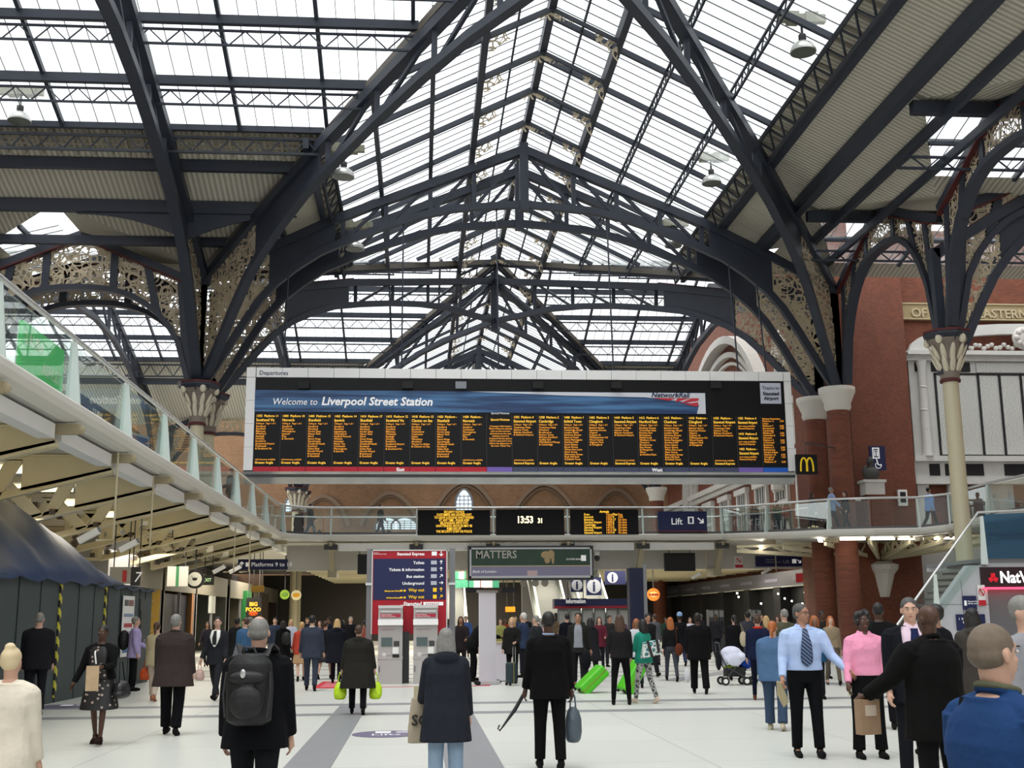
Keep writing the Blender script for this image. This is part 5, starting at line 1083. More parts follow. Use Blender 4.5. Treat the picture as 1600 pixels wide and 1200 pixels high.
def round_sign(px, py, Y, r, label, c1, c2, txt=None):
    p = at(px, py, Y); e = empty('round_sign', p, label=label, cat='sign')
    MB().loft([[Vector((r*math.cos(2*PI*k/24), y_, r*math.sin(2*PI*k/24))) for k in range(24)] for y_ in (-.06, .06)]).build('disc', c1, e)
    m = MB(); m.ell((0, -.065, .0), (r*.72, .02, r*.45)); m.build('emblem', c2, e); MB().tube((0, 0, r*.9), (0, 0, 5.1-p.z), .03).build('hanger', DKGREY, e)
    if txt: text('lettering', txt, r*.42, C('b02020', .5), e, (0, -.1, -r*.15), ax='CENTER', bold=.01)
    return e
round_sign(463, 930, 66, .27, 'round white and yellow hanging sign in the left distance', C('e0d8b0', .5), C('d8980c', .5)); round_sign(445, 929, 64, .25, 'green apple shaped hanging sign left of the yellow one', C('7a9a28', .5), C('5a8020', .5))
round_sign(1021, 929, 62, .33, 'round orange burger restaurant sign at the start of the right shop row', mat('lit_orange', srgb('e08030'), .5, emit=.25), mat('lit_yellow', srgb('f0c070'), .5, emit=.25), 'BURGER')
sign_box('hanging_sign', 'small amber hanging sign under the left soffit', 393, 915, 412, 925, 58, C('8a6a20', .6), .1, hang=DZ-.34)
e, w_, h_ = sign_box('food_poster', 'lit red and yellow food poster in the left shop windows', 385, 934, 407, 965, 60, BLACKM, .1, hang=5.1); text('lettering', 'BIG\nFOOD', .26, glow('e0a030', .6), e, (w_/2, -.02, -.4), ax='CENTER', bold=.01); MB().ell((w_/2, -.02, -h_*.8), (w_*.32, .02, .12)).build('burger_picture', C('c05018', .5), e)
e, w_, h_ = sign_box('exit_sign', 'small dark sign with pale green lettering beside the clock', 317, 898, 334, 914, 50, C('3a3c34', .6), .08, hang=DZ-.34); text('lettering', 'EXIT', .2, glow('b8d8a0', .6), e, (.03, -.02, -.28), xs=.8)
e, w_, h_ = sign_box('green_white_panel', 'white hanging panel with a green stripe left of the clock', 262, 885, 293, 916, 46.5, C('b0b0a8', .6), .1, hang=DZ-.34); MB().b2(w_*.42, w_*.56, -.01, 0, -h_, 0).build('stripe', C('2a6a40', .6), e)
e, w_, h_ = sign_box('poster_case', 'white poster case with a red picture above the hoarding', 172, 886, 204, 912, 36, C('a8a8a4', .6), .15, hang=DZ-.34); MB().b2(w_*.6, w_*.8, -.01, 0, -h_*.9, -h_*.2).build('red_picture', C('c04040', .6), e)
e, w_, h_ = sign_box('number_sign', 'dark panel with a white seven beside the poster case', 205, 886, 218, 915, 36, C('3a3a3c', .6), .1, hang=DZ-.34); text('lettering', '7', .42, SIGNW, e, (w_*.3, -.01, -h_*.8), shear=.2)
# upper level shops seen through the left balcony glass
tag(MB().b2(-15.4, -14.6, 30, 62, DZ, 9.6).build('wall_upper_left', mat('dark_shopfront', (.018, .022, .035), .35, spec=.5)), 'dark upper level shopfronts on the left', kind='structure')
e = empty('shop_sign', (-9.0, 28.3, 7.35), PI/2, 'green fashion shop advert on the upper level, behind the nearest balcony glass', 'sign')
MB().b2(-1.65, 1.5, 0, .1, -.55, 1.0).build('panel', mat('green_advert', srgb('2a9a4a'), .5, emit=.5), e)
text('lettering', 'LAURA', .42, C('d8e0c0', .5), e, (-1.5, -.02, .5)); text('lettering', 'ASHLEY', .42, C('d8e0c0', .5), e, (-.2, -.02, .05)); text('lettering', 'fashions', .22, C('d8d080', .5), e, (.1, -.02, -.3)); MB().b2(-1.5, -1.42, .1, .18, DZ-7.35, .9).b2(1.3, 1.38, .1, .18, DZ-7.35, .9).build('leg', GALV, e)
MBk = MB().b2(-3.2, 4.2, .1, 1.6, DZ-7.0, .9)
e = empty('shop_kiosk', (-9.5, 36.0, 7.0), PI/2, 'dark shop kiosk with white lettering on the upper level, left', 'kiosk')
MBk.build('kiosk_body', mat('dark_kiosk', (.02, .025, .04), .4), e)
MB().b2(-3.2, 4.2, 0, .1, .05, .9).build('panel', C('0c1018', .4), e); text('lettering', 'LUSH', .42, SIGNW, e, (-1.6, -.02, .42)); text('lettering', 'FRESH COSMETICS', .18, SIGNW, e, (-1.6, -.02, .15))
e = empty('blue_poster', (-8.0, 33.5, DZ+.9), math.radians(75), 'tilted blue framed poster on the balcony, behind the fourth post', 'poster'); MB().b2(-.75, .75, 0, .05, -.5, .5).build('frame', C('9ab0b8', .5), e); MB().b2(-.68, .68, -.01, 0, -.44, .44).build('picture', C('284a8a', .5), e); MB().b2(-.04, .04, .05, .1, -.9, .5).build('leg', GALV, e)
# ================= SHOPS RIGHT, ESCALATORS, INFO =================
e = empty('shop_row', (19.4, 73, 0), label='long dark row of food counters under the right facade', cat='shops')
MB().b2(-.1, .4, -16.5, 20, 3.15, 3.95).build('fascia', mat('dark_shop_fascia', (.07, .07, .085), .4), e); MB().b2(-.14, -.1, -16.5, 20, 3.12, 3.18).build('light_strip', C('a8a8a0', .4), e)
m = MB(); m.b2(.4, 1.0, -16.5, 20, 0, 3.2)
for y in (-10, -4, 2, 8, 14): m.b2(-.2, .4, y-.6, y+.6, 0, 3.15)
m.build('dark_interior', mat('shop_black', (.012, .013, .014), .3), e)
for k in range(7): MB().b2(-.12, -.1, -15+5*k, -12.6+5*k, 3.45, 3.62).build('shop_name_panel', C('6a6a78', .5), e); MB().b2(-.13, -.1, -15.8, -13.2, 3.3, 3.75).build('red_lit_letters', mat('red_blur', srgb('8a3030'), .5, emit=.25), e)
random.seed(5)
for k in range(11):
    p = at(random.uniform(1150, 1290), random.uniform(922, 945), 56.3); o = tag(MB().ell((0, 0, 0), (.045, .045, .045), None, 8, 6).build('downlight', mat('spot_glow', (1, .95, .85), .5, emit=7)), None); o.parent = e; o.location = p-V(19.4, 73, 0)
e, w_, h_ = sign_box('toilet_sign', 'dark hanging sign with two white round symbols at the shop row end', 1287, 886, 1312, 903, 55.5, C('14162a', .5), .1, hang=DZ-.34)
m = MB(); [m.ell((w_*q, -.02, -h_/2), (.09, .01, .13), None, 10, 6) for q in (.25, .7)]; m.build('symbols', C('8a8fa8', .5), e)
# ticket gates / machines on the right
first = None
for i, px in enumerate((1111, 1119, 1127, 1177, 1186)):
    p = at(px, 955, 56); lab = 'grey cash machine against the dark right shops, %s from the left' % NUM[i]
    if first is None:
        first = empty('cash_machine', (p.x, 56, 0), label=lab, cat='machine', group='grey machines at the right shops'); MB().b2(-.11, .11, 0, .5, 0, 1.95).build('body', C('4a4c50', .5), first); MB().b2(-.1, .1, -.02, 0, 1.6, 1.9).build('lit_top', C('9a9c98', .5), first); MB().b2(-.08, .08, -.02, 0, 1.1, 1.4).build('screen', BLACKM, first)
    else: dup(first, (p.x, 56, 0), 0, lab)
# escalators
def escalator(x, y, label, w_=1.3, h=5.4, run=10):
    e = empty('escalator', (x, y, 0), label=label, cat='escalator'); ang = math.atan2(h, run)
    m = MB()
    for k in range(30): m.b2(-w_/2, w_/2, run*k/30, run*(k+1)/30+.05, h*k/30-.02, h*(k+1)/30)
    m.build('steps', mat('ribbed_step', (.36, .37, .36), .5, metal=.3), e)
    for s in (-1, 1):
        MB().prism([(s*(w_/2+.06), 0, 0), (s*(w_/2+.06), run, h), (s*(w_/2+.06), run, h+1), (s*(w_/2+.06), 0, 1)], (.02, 0, 0)).build('glass_side', BALGL, e)
        MB().bar((s*(w_/2+.07), -.8, .98), (s*(w_/2+.07), 0, 1.0), .1, .1).bar((s*(w_/2+.07), 0, 1.0), (s*(w_/2+.07), run, h+1), .1, .1).build('handrail', RAIL, e)
        MB().bar((s*(w_/2+.1), 0, .15), (s*(w_/2+.1), run, h+.15), .2, .3).build('skirt', STEEL, e)
    MB().b2(-w_/2-.2, w_/2+.2, run, run+.4, 0, h).build('back', MIDGREY, e); return e
escalator(6.7, 58, 'steel escalator at centre right behind the man in black suit'); escalator(8.9, 58, 'second steel escalator just right of the first')
escalator(1.6, 72, 'distant escalator behind the white banner', 2.4)
# info signs
INFO = NAVY
for i, (a, b, c_, d) in enumerate(((892, 903, 911, 925), (916, 902, 940, 930), (945, 892, 978, 913))):
    e, w_, h_ = sign_box('information_sign', 'navy hanging sign with a white i in a disc, %s of three' % ['leftmost', 'middle, the lowest', 'rightmost, the highest'][i], a, b, c_, d, 58+i, INFO, .12, hang=DZ-.34)
    cx = w_*(.5 if i < 2 else .36); r = h_*.40
    MB().loft([[Vector((cx+r*math.cos(2*PI*k/20), y_, -h_*.5+r*math.sin(2*PI*k/20))) for k in range(20)] for y_ in (-.02, 0)]).build('disc', C('b4bac8', .5), e)
    text('lettering', 'i', r*2.0, NAVY, e, (cx, -.03, -h_*.5-r*.7), ax='CENTER', bold=.02); MB().tube((w_/2, .06, 0), (w_/2, .06, 1.0), .03).build('hanger', DKGREY, e)
e, w_, h_ = sign_box('information_counter_sign', 'lit Information sign above the enquiry counter', 883, 935, 917, 944, 55, NAVY, .2, hang=DZ-.34); text('lettering', 'Information', .27, SIGNW, e, (.03, -.02, -h_*.8), bold=.008, xs=.72)
e, w_, h_ = sign_box('counter_fascia', 'long navy and red fascia over the enquiry windows', 866, 936, 990, 950, 55.6, NAVY, .8); MB().b2(0, w_, -.02, 0, -h_, -h_*.75).build('red_line', C('a02030', .5), e)
first = None
for i in range(6):
    p = at(880+19*i, 951, 56); lab = 'pale enquiry window under the navy fascia, %s from the left' % NUM[i]
    if first is None:
        first = empty('enquiry_window', (p.x, 56, 0), label=lab, cat='window', group='enquiry windows'); MB().b2(-.27, .27, 0, .1, 0, 2.05).build('frame', C('8f938f', .5), first); MB().b2(-.2, .2, -.02, 0, 1.0, 1.95).build('notice', C('b4b4b0', .5), first)
    else: dup(first, (p.x, 56, 0), 0, lab)
tag(MB().b2(6.4, 11.0, 56.3, 56.6, 0, 1.85).build('wall_counter', C('2a2c34', .6)), 'dark wall behind the enquiry windows', kind='structure')
p = at(996, 930, 48); e = empty('navy_pillar', (p.x, 48, 0), label='navy blue clad pillar right of the information signs', cat='pillar'); MB().b2(-.32, .32, 0, .6, 0, 3.6).build('cladding', C('141a38', .5), e); 
p = at(1009, 930, 47); e = empty('steel_post', (p.x, 47, 0), label='grey steel post beside the navy pillar', cat='post'); MB().b2(-.06, .06, 0, .12, 0, 3.7).build('shaft', MIDGREY, e)
for i, (a, b, c_, d) in enumerate(((708, 893, 728, 905), (708, 906, 780, 918))):
    e, w_, h_ = sign_box('shop_fascia', 'lit green shop fascia with red centre, %s' % ['upper small one', 'lower long one'][i], a, b, c_, d, 60, mat('lit_green', srgb('4a9a78'), .5, emit=.35, noise=.5, nscale=3), .2, hang=DZ-.34)
    MB().b2(w_*.45, w_*.85, -.02, 0, -h_, 0).build('lit_centre', mat('lit_pink', srgb('f0c0b8'), .5, emit=.6), e)
e, w_, h_ = sign_box('orange_sign', 'lit orange sign above the heads in the distance', 790, 948, 805, 956, 62, glow('e07818', .9), .1, hang=DZ-.34)
sign_box('ticket_barrier_sign', 'dark sign strip under the far soffit', 728, 918, 755, 926, 55, C('1c1c22', .5), .1, hang=DZ-.34); sign_box('ticket_barrier_sign', 'second dark sign strip under the far soffit, right of the first', 783, 918, 808, 926, 55, C('1c1c22', .5), .1, hang=DZ-.34)
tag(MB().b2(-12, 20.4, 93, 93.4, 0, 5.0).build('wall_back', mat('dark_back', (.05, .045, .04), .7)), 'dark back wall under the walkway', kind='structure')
m = MB()
for i in range(12): m.lattice((-6.2, 58.5+2.6*i, DZ-.45), (20, 58.5+2.6*i, DZ-.45), .7, .14, 1.4)
o = tag(m.build('soffit_trusses', CREAM), 'rows of cream trusses under the far walkway soffit', kind='structure')
tag(MB().b2(-15, 20.4, 66, 93, DZ-.3, DZ).build('floor_upper_far', OFFW), 'far upper level floor', kind='structure')
# ---- lamps in the roof ----
first = None
AL = mat('spun_aluminium', (.62, .63, .60), .3, metal=.6)
for i, (px, py, X, hang) in enumerate(((1255, 82, 11.6, 0), (1112, 287, 11.6, 0), (1052, 385, 11.6, 0), (537, 277, -2.9, 0), (555, 390, -2.9, 0), (30, 190, None, 0))):
    if X is None: p = at(px, py, 39.5)
    else:
        d = CAMM @ Vector(((px-800)/1835, -(py-600)/1835, -1)); p = CAMP+d*(X/d.x)
    lab = 'round bay lamp hanging from the roof, %s' % ['top right, the largest', 'right, beside the glazing edge', 'right, farthest and smallest', 'left of the nave glass', 'left and farther', 'far left edge of the picture'][i]
    if first is None:
        first = empty('bay_lamp', p, label=lab, cat='lamp', group='bay lamps')
        MB().lathe([(.40, 0), (.40, .06), (.34, .22), (.18, .34), (.08, .37)], n=20).build('reflector', AL, first); MB().lathe([(.38, -.01), (.001, -.02)], n=20).build('lens', C('5a6058', .3), first); MB().lathe([(.07, .36), (.12, .42), (.12, .58), (.04, .62), (.04, 1.0)], n=12).build('gear_box', DKGREY, first)
        m = MB(); m.b2(-.75, .75, -.1, .1, 1.0, 1.25); m.b2(-.45, -.1, -.16, .16, .95, 1.3); m.b2(.1, .5, -.16, .16, .95, 1.3); m.build('cable_tray', C('8a8a78', .6), first)
    else: dup(first, p, 0, lab)

# area lights added to brighten the dark spaces under the walkways, no fittings modelled
for i, (x, y, sz, p_) in enumerate(((-9.5, 60, 5, 260), (0, 60, 6, 240), (9, 60, 6, 240), (16, 64, 5, 200), (-9, 74, 5, 260), (2, 74, 6, 260), (12, 74, 6, 260), (2, 86, 8, 260), (-10, 30, 4, 60), (-10, 44, 5, 160))):
    ld = bpy.data.lights.new('under_deck_fill', 'AREA'); ld.energy = p_*1.5; ld.size = sz; ld.color = (1, .9, .74); lo = bpy.data.objects.new('under_deck_fill', ld); COL.objects.link(lo); lo.location = (x, y, 4.05 if y < 50 else 4.2)
for x_, z_ in ((-14, 1.3),):
    pass
# ================= PEOPLE =================
def remesh(mb, vox, it=3, name='m', dec=None):
    me = bpy.data.meshes.new(name); me.from_pydata([tuple(v) for v in mb.v], [], mb.f); o = bpy.data.objects.new('tmp', me); COL.objects.link(o)
    r = o.modifiers.new('r', 'REMESH'); r.mode = 'VOXEL'; r.voxel_size = vox; r.use_smooth_shade = True
    s = o.modifiers.new('s', 'SMOOTH'); s.factor = .5; s.iterations = it
    dg = bpy.context.evaluated_depsgraph_get(); out = bpy.data.meshes.new_from_object(o.evaluated_get(dg)); bpy.data.objects.remove(o); bpy.data.meshes.remove(me); out.name = name
    for p in out.polygons: p.use_smooth = True
    return out
def link_mesh(name, me, mt, parent=None):
    me.materials.clear(); me.materials.append(mt); o = bpy.data.objects.new(name, me); COL.objects.link(o); o.parent = parent; return o
def rotx(v, a, o=Vector((0, 0, 0))): v = v-o; return Vector((v.x, v.y*math.cos(a)-v.z*math.sin(a), v.y*math.sin(a)+v.z*math.cos(a)))+o
def pose(H=1.75, th=(0, 0), kn=(0, 0), arm=((.1, .12, .15, 0), (.1, .12, .15, 0)), lean=.03, head=(0, 0), W=1.0, spread=.02, fem=False):
    k = H/1.75; J = {'k': k, 'W': W, 'lean': lean, 'head': head, 'fem': fem}
    feet = []
    for s, a, b in ((-1, th[0], kn[0]), (1, th[1], kn[1])):
        hp = Vector((s*.088*W*k, 0, 0)); kd = Vector((s*spread, math.sin(a), -math.cos(a))).normalized(); kp = hp+kd*.43*k
        sd = Vector((s*spread*.6, math.sin(a-b), -math.cos(a-b))).normalized(); ap = kp+sd*.42*k; feet.append((hp, kp, ap, a-b))
    zmin = min(f[2].z-(max(0, -f[3])*.10*k) for f in feet); dz = Vector((0, 0, -zmin+.075*k))
    J['legs'] = [(a+dz, b+dz, c+dz, d) for a, b, c, d in feet]
    P = Vector((0, 0, 0))+dz; J['P'] = P; u = Vector((0, math.sin(lean), math.cos(lean))); J['u'] = u
    J['neck'] = P+u*.545*k; J['sh'] = [P+u*.462*k+Vector((s*.170*W*k*(.93 if fem else 1), 0, 0)) for s in (-1, 1)]
    J['head_c'] = J['neck']+Vector((0, math.sin(lean*.5), math.cos(lean*.5)))*.150*k; J['arms'] = []
    for s, (a, b, e, inw), S in ((-1, arm[0], J['sh'][0]), (1, arm[1], J['sh'][1])):
        ud = Vector((s*math.sin(b), math.sin(a)*math.cos(b), -math.cos(a)*math.cos(b))); el = S+ud*.285*k
        b2 = b-inw; fd = Vector((s*math.sin(b2), math.sin(a+e)*math.cos(b2), -math.cos(a+e)*math.cos(b2))); wr = el+fd*.25*k
        J['arms'].append((S, el, wr, fd))
    return J
TW = [(-.09, .150, .105), (0, .172, .118), (.08, .160, .110), (.16, .142, .102), (.26, .160, .115), (.36, .178, .122), (.43, .168, .106), (.475, .138, .090), (.51, .094, .074), (.545, .062, .060)]
def tor(J, z, infl=0, wsc=1, straight=0):
    a = interp([(q[0], q[1]) for q in TW], z); b = interp([(q[0], q[2]) for q in TW], z)
    if straight and z < .36: a = a+(.178-a)*straight; b = b+(.118-b)*straight
    k = J['k']; W = J['W']*(.93 if J['fem'] and z > .2 else 1); return (a*W*k*wsc+infl, b*(W*.6+.4)*k*wsc+infl)
def tring(J, z, infl=0, n=20, wsc=1, straight=0, add=(0, 0)):
    a, b = tor(J, z, infl, wsc, straight); c = J['P']+J['u']*z*J['k']; a += add[0]; b += add[1]
    fwd = Vector((0, math.cos(J['lean']), -math.sin(J['lean'])))
    return [c+Vector((1, 0, 0))*a*(abs(math.cos(t))**.85*(1 if math.cos(t) > 0 else -1))+fwd*b*(abs(math.sin(t))**.85*(1 if math.sin(t) > 0 else -1)) for t in [2*PI*i/n for i in range(n)]]
def patch(J, name, zs, halfs, off, mt, parent, infl, straight=.5, cen=PI/2, wsc=1):
    """curved panel lying on the front of the torso"""
    rings = []
    for z, h in zip(zs, halfs):
        a, b = tor(J, z, infl, wsc, straight); c = J['P']+J['u']*z*J['k']; fwd = Vector((0, math.cos(J['lean']), -math.sin(J['lean'])))
        pt = lambda t, o: c+Vector((a+o, 0, 0))*(abs(math.cos(t))**.85*(1 if math.cos(t) > 0 else -1))+fwd*(b+o)*(abs(math.sin(t))**.85)
        ts = [cen-h+2*h*i/6 for i in range(7)]; rings.append([pt(t, off) for t in ts]+[pt(t, -.004) for t in reversed(ts)])
    o = MB().loft(rings).build(name, mt, parent); return o
def headparts(m, J, face=True):
    k = J['k']*(.96 if J['fem'] else 1); c = J['head_c']; yw, pt = J['head']; R = Matrix.Rotation(yw, 3, 'Z') @ Matrix.Rotation(pt, 3, 'X'); J['hR'] = R; J['hk'] = k
    E = lambda p, r, Q=None: m.ell(c+R @ (Vector(p)*k), [q*k for q in r], R if Q is None else R @ Q, 16, 10)
    E((0, -.012, .022), (.074, .094, .090)); E((0, .018, -.035), (.060, .074, .080)); E((0, .048, -.088), (.030, .034, .024)); E((0, .0, -.07), (.052, .06, .04))
    if face:
        E((0, .092, -.022), (.013, .020, .014)); E((0, .084, .0), (.009, .014, .028)); E((0, .070, .030), (.048, .018, .012)); E((0, .078, -.058), (.024, .012, .010)); E((.036, .058, -.025), (.02, .018, .018)); E((-.036, .058, -.025), (.02, .018, .018))
    for s in (-1, 1): E((s*.077, -.008, -.012), (.009, .019, .031), Matrix.Rotation(s*.25, 3, 'Z'))
    m.pipe([J['neck']-J['u']*.05*k, J['neck']+J['u']*.03*k, c+R @ Vector((0, -.015, -.05))*k], [.064*k, .056*k, .056*k], 12)
def hand(m, J, i, curl=.7, spreadf=.06, flip=1):
    S, el, wr, fd = J['arms'][i]; s = (-1, 1)[i]; k = J['k']
    # hand frame: d along hand, n palm normal (toward body), t thumb side (forward)
    d = fd.normalized(); n = Vector((-s*flip, 0, 0)); n = (n-d*n.dot(d)).normalized(); t = d.cross(n)*(-s*flip)
    if t.y < 0 and abs(d.z) > .5: t = -t
    base = wr+d*.01*k
    m.pipe([wr-d*.02*k, base+d*.03*k, base+d*.085*k], [.024*k, .030*k, .028*k], 10)
    for q in range(3): m.ell(base+d*.05*k+t*(q-1)*.022*k, (.017*k, .017*k, .045*k), d.to_track_quat('Z', 'Y').to_matrix(), 8, 6)
    tips = []
    for q, L in enumerate((.060, .072, .078, .070)):
        o = (q-1.5)*.0205*k; p = base+d*.085*k+t*o; a0 = curl*.6; dd = (d*math.cos(a0)+n*math.sin(a0)+t*(q-1.5)*spreadf).normalized(); p1 = p+dd*L*.5*k; a1 = a0+curl*.9; d2 = (d*math.cos(a1)+n*math.sin(a1)+t*(q-1.5)*spreadf*.6).normalized(); p2 = p1+d2*L*.5*k
        m.pipe([p-d*.02*k, p, p1, p2], [.0085*k, .0088*k, .0082*k, .007*k], 7)
    tb = base+d*.025*k+t*.026*k; td = (d*.6+t*.75+n*.35).normalized(); t2 = (d*.85+t*.15+n*.5).normalized(); m.pipe([tb-t*.02*k, tb+td*.035*k, tb+td*.035*k+t2*.032*k], [.012*k, .0105*k, .009*k], 7)
    J.setdefault('grip', {})[i] = base+d*.09*k+n*.03*k
def figure(J, spec, vox=.02):
    """build meshes for a person; returns list of (name, mesh, material key)"""
    k = J['k']; W = J['W']; out = []
    m = MB(); headparts(m, J, True)
    if spec.get('crown'): m.ell(J['head_c']+J['hR'] @ (Vector((0, -.022, .050))*J['hk']), [q*J['hk'] for q in (.060, .066, .0705)], J['hR'], 16, 10)
    m.loft([tring(J, z) for z, *_ in TW])
    for S in J['sh']: m.pipe([J['P']+J['u']*.50*k, J['P']+J['u']*.492*k+(S-J['P']-J['u']*.462*k)*.45, S], [.036*k, .038*k, .042*k], 10)
    for i, (hp, kp, ap, fa) in enumerate(J['legs']):
        m.pipe([hp+Vector((0, 0, .05*k)), hp-Vector((0, 0, .06*k)), kp, kp+(ap-kp)*.3, ap], [.080*k*W, .080*k*W, .048*k, .046*k, .030*k], 12)
        f = Vector((0, math.cos(fa), math.sin(fa))); m.pipe([ap-f*.03*k, ap+f*.05*k+Vector((0, 0, -.03*k)), ap+f*.14*k+Vector((0, 0, -.045*k))], [.036*k, .036*k, .022*k], 8)
    for i, (S, el, wr, fd) in enumerate(J['arms']):
        m.ell(S, (.055*k, .055*k, .055*k)); m.pipe([S, S+(el-S)*.4, el, el+(wr-el)*.35, wr], [.05*k*W, .047*k*W, .036*k, .038*k, .026*k], 10); hand(m, J, i, *(spec.get('hands', ((.7, .06), (.7, .06)))[i]))
    out.append(('body', remesh(m, vox, 2 if vox > .012 else 3, 'person'), 'skin'))
    # top garment
    infl = spec.get('infl', .018); hem = spec.get('hem', -.12); st = spec.get('straight', .6); fl = spec.get('flare', .02)
    if spec.get('top', True):
        m = MB(); zs = [hem+(0-hem)*q/3 for q in range(3)] if hem < 0 else [hem]
        zs = zs+[z for z in (0, .08, .16, .26, .36, .43, .475, .51) if z > zs[-1]+.01]+[.532]
        rr = []
        for z in zs:
            ad = (fl*max(0, (.1-z))/.3, (fl*1.3+spec.get('sweep', .0))*max(0, (.1-z))/.3); zz = max(z, -.02)
            if z > .53: ad = (.010, .010)
            a = tring(J, zz, infl, 20, 1, st, ad); sh = J['u']*(z-zz)*k; rr.append([v+Vector((0, 0, (z-zz)*k)) for v in a])
        for S in J['sh']: m.pipe([J['P']+J['u']*.495*k, J['P']+J['u']*.492*k+(S-J['P']-J['u']*.462*k)*.5, S+J['u']*.0], [.050*k+infl*.5, .048*k+infl*.5, .048*k+infl*.4], 12)
        m.loft(rr); sr = spec.get('sleeve', (.064, .056, .046)); 
        for S, el, wr, fd in J['arms']:
            ce = spec.get('cuff', .97); w2 = el+(wr-el)*ce; m.ell(S+Vector((0, 0, -.005)), (sr[0]*.93*k*W, sr[0]*.93*k, sr[0]*.9*k))
            if ce > 0: m.pipe([S, S+(el-S)*.45, el, el+(w2-el)*.5, w2], [sr[0]*k*W, sr[0]*.95*k*W, sr[1]*k, (sr[1]+sr[2])/2*k, sr[2]*k], 12)
            else: m.pipe([S, S+(el-S)*(.6)], [sr[0]*k*W, sr[0]*.95*k*W], 12)
        if spec.get('bust'): [m.ell(J['P']+J['u']*.37*k+Vector((s*.07*k, .085*k, 0)), (.07*k, .06*k, .065*k)) for s in (-1, 1)]
        if spec.get('hood'): m.ell(J['neck']+Vector((0, -.085*k, -.035*k)), (.125*k, .07*k, .085*k)); m.pipe([J['neck']+Vector((.1*k*math.cos(t), .02+.085*k*math.sin(t), -.015*k)) for t in [PI*(1.05+.95*q/8)-.0 for q in range(9)]], .035*k, 8)
        if spec.get('collar'): m.pipe([J['neck']+Vector((.07*k*math.cos(t), .062*k*math.sin(t)+.002, .012*k-.012*k*math.sin(t))) for t in [-PI*1.35+1.7*PI*q/12 for q in range(13)]], .020*k, 8)
        out.append((spec.get('topname', 'jacket'), remesh(m, vox, 2, 'top'), 'top'))
    if spec.get('skirt'):
        z1 = spec['skirt']; m = MB(); P = J['P']; ky = [(a[1].y) for a in J['legs']]
        m.loft([tring(J, .16, .012), tring(J, .06, .014)]+[[Vector(v)+Vector((0, 0, z)) for v in tring(J, 0, .02, 20, 1, 0, (.03*q, .04*q))] for q, z in ((.3, -.08*k), (1, z1*.5*k), (2, z1*k))])
        out.append(('skirt', remesh(m, vox, 2, 'skirt'), 'bottom'))
    else:
        m = MB(); tr = spec.get('trouser', (.098, .072, .066, .062)); end = spec.get('tlen', .95)
        m.loft([tring(J, z, .010) for z in (-.09, -.03, .0, .08, spec.get('waistz', .12))])
        for hp, kp, ap, fa in J['legs']:
            m.pipe([hp+Vector((0, 0, .03*k)), hp-Vector((0, 0, .07*k)), hp+(kp-hp)*.6, kp, kp+(ap-kp)*.45, kp+(ap-kp)*end], [tr[0]*.9*k*W, tr[0]*k*W, (tr[0]+tr[1])/2*k, tr[1]*k, tr[2]*k, tr[3]*k], 12)
        out.append(('trousers', remesh(m, vox, 2, 'trousers'), 'bottom'))
    # shoes
    m = MB()
    for i, (hp, kp, ap, fa) in enumerate(J['legs']):
        f = Vector((0, math.cos(fa), math.sin(fa))); dn = Vector((0, math.sin(fa), -math.cos(fa)))
        q = MB(); q.pipe([ap-f*.055*k+dn*.03*k, ap-f*.02*k+dn*.025*k, ap+f*.06*k+dn*.035*k, ap+f*.13*k+dn*.045*k, ap+f*.175*k+dn*.05*k], [.032*k, .042*k, .038*k, .036*k, .022*k], 10); q.pipe([ap+Vector((0, 0, .03*k)), ap-Vector((0, 0, .03*k))], .04*k, 10)
        q.pipe([ap-f*.07*k+dn*.062*k, ap+f*.08*k+dn*.064*k, ap+f*.17*k+dn*.066*k], [.026*k, .030*k, .022*k], 8)
        out.append(('shoe', remesh(q, min(vox, .014), 2, 'shoe'), 'shoe'))
    # hair
    hs = spec.get('hair', 'short')
    if hs != 'bald':
        m = MB(); c = J['head_c']; R = J['hR']; hk = J['hk']
        E = lambda p, r: m.ell(c+R @ (Vector(p)*hk), [q*hk for q in r], R, 16, 10)
        if hs == 'balding': E((0, -.026, -.004), (.0765, .0835, .050)); 
        elif hs == 'buzz': E((0, -.016, .026), (.0765, .0945, .0905)); E((0, -.035, -.005), (.0755, .074, .06))
        else: E((0, -.022, .036), (.081, .096, .088)); E((0, -.04, .0), (.079, .070, .075))
        if hs in ('long', 'bob'):
            n_ = .30 if hs == 'long' else .19
            bk = [c+R @ Vector((0, -.045, .02))*hk, c+R @ Vector((0, -.06, -.07))*hk, c+Vector((0, -.075, -.16))*hk, c+Vector((0, -.085, -n_))*hk]
            rs = [(.088, .07), (.102, .066), (.106, .056), (.082, .034)]
            m.loft([[p+Vector((a*math.cos(t), b*math.sin(t), 0))*hk for t in [2*PI*i/16 for i in range(16)]] for p, (a, b) in zip(bk, rs)])
            for s in (-1, 1): m.pipe([c+R @ Vector((s*.062, .03, .05))*hk, c+R @ Vector((s*.078, .012, -.03))*hk, c+R @ Vector((s*.078, -.01, -.12))*hk, c+Vector((s*.07, -.02, -n_+.03))*hk], [.02*hk, .026*hk, .028*hk, .018*hk], 8)
        if hs == 'bun': E((0, -.05, .115), (.045, .045, .04))
        if hs == 'pony': m.pipe([c+R @ Vector((0, -.10, .0))*hk, c+Vector((0, -.13, -.06))*hk, c+Vector((0, -.12, -.18))*hk], [.03*hk, .032*hk, .015*hk], 8); E((0, -.1, .01), (.035, .035, .035))
        if hs == 'afro': 
            for q in range(26):
                a = q*2.4; z = -.03+.14*((q*7) % 26)/26; r_ = .08*math.sqrt(max(.05, 1-((z-.03)/.12)**2)); 
                if math.sin(a)*r_ < .05 or z > .06: E((r_*math.cos(a), -.02+r_*math.sin(a), z), (.034, .034, .034))
            E((0, -.03, .05), (.095, .095, .085))
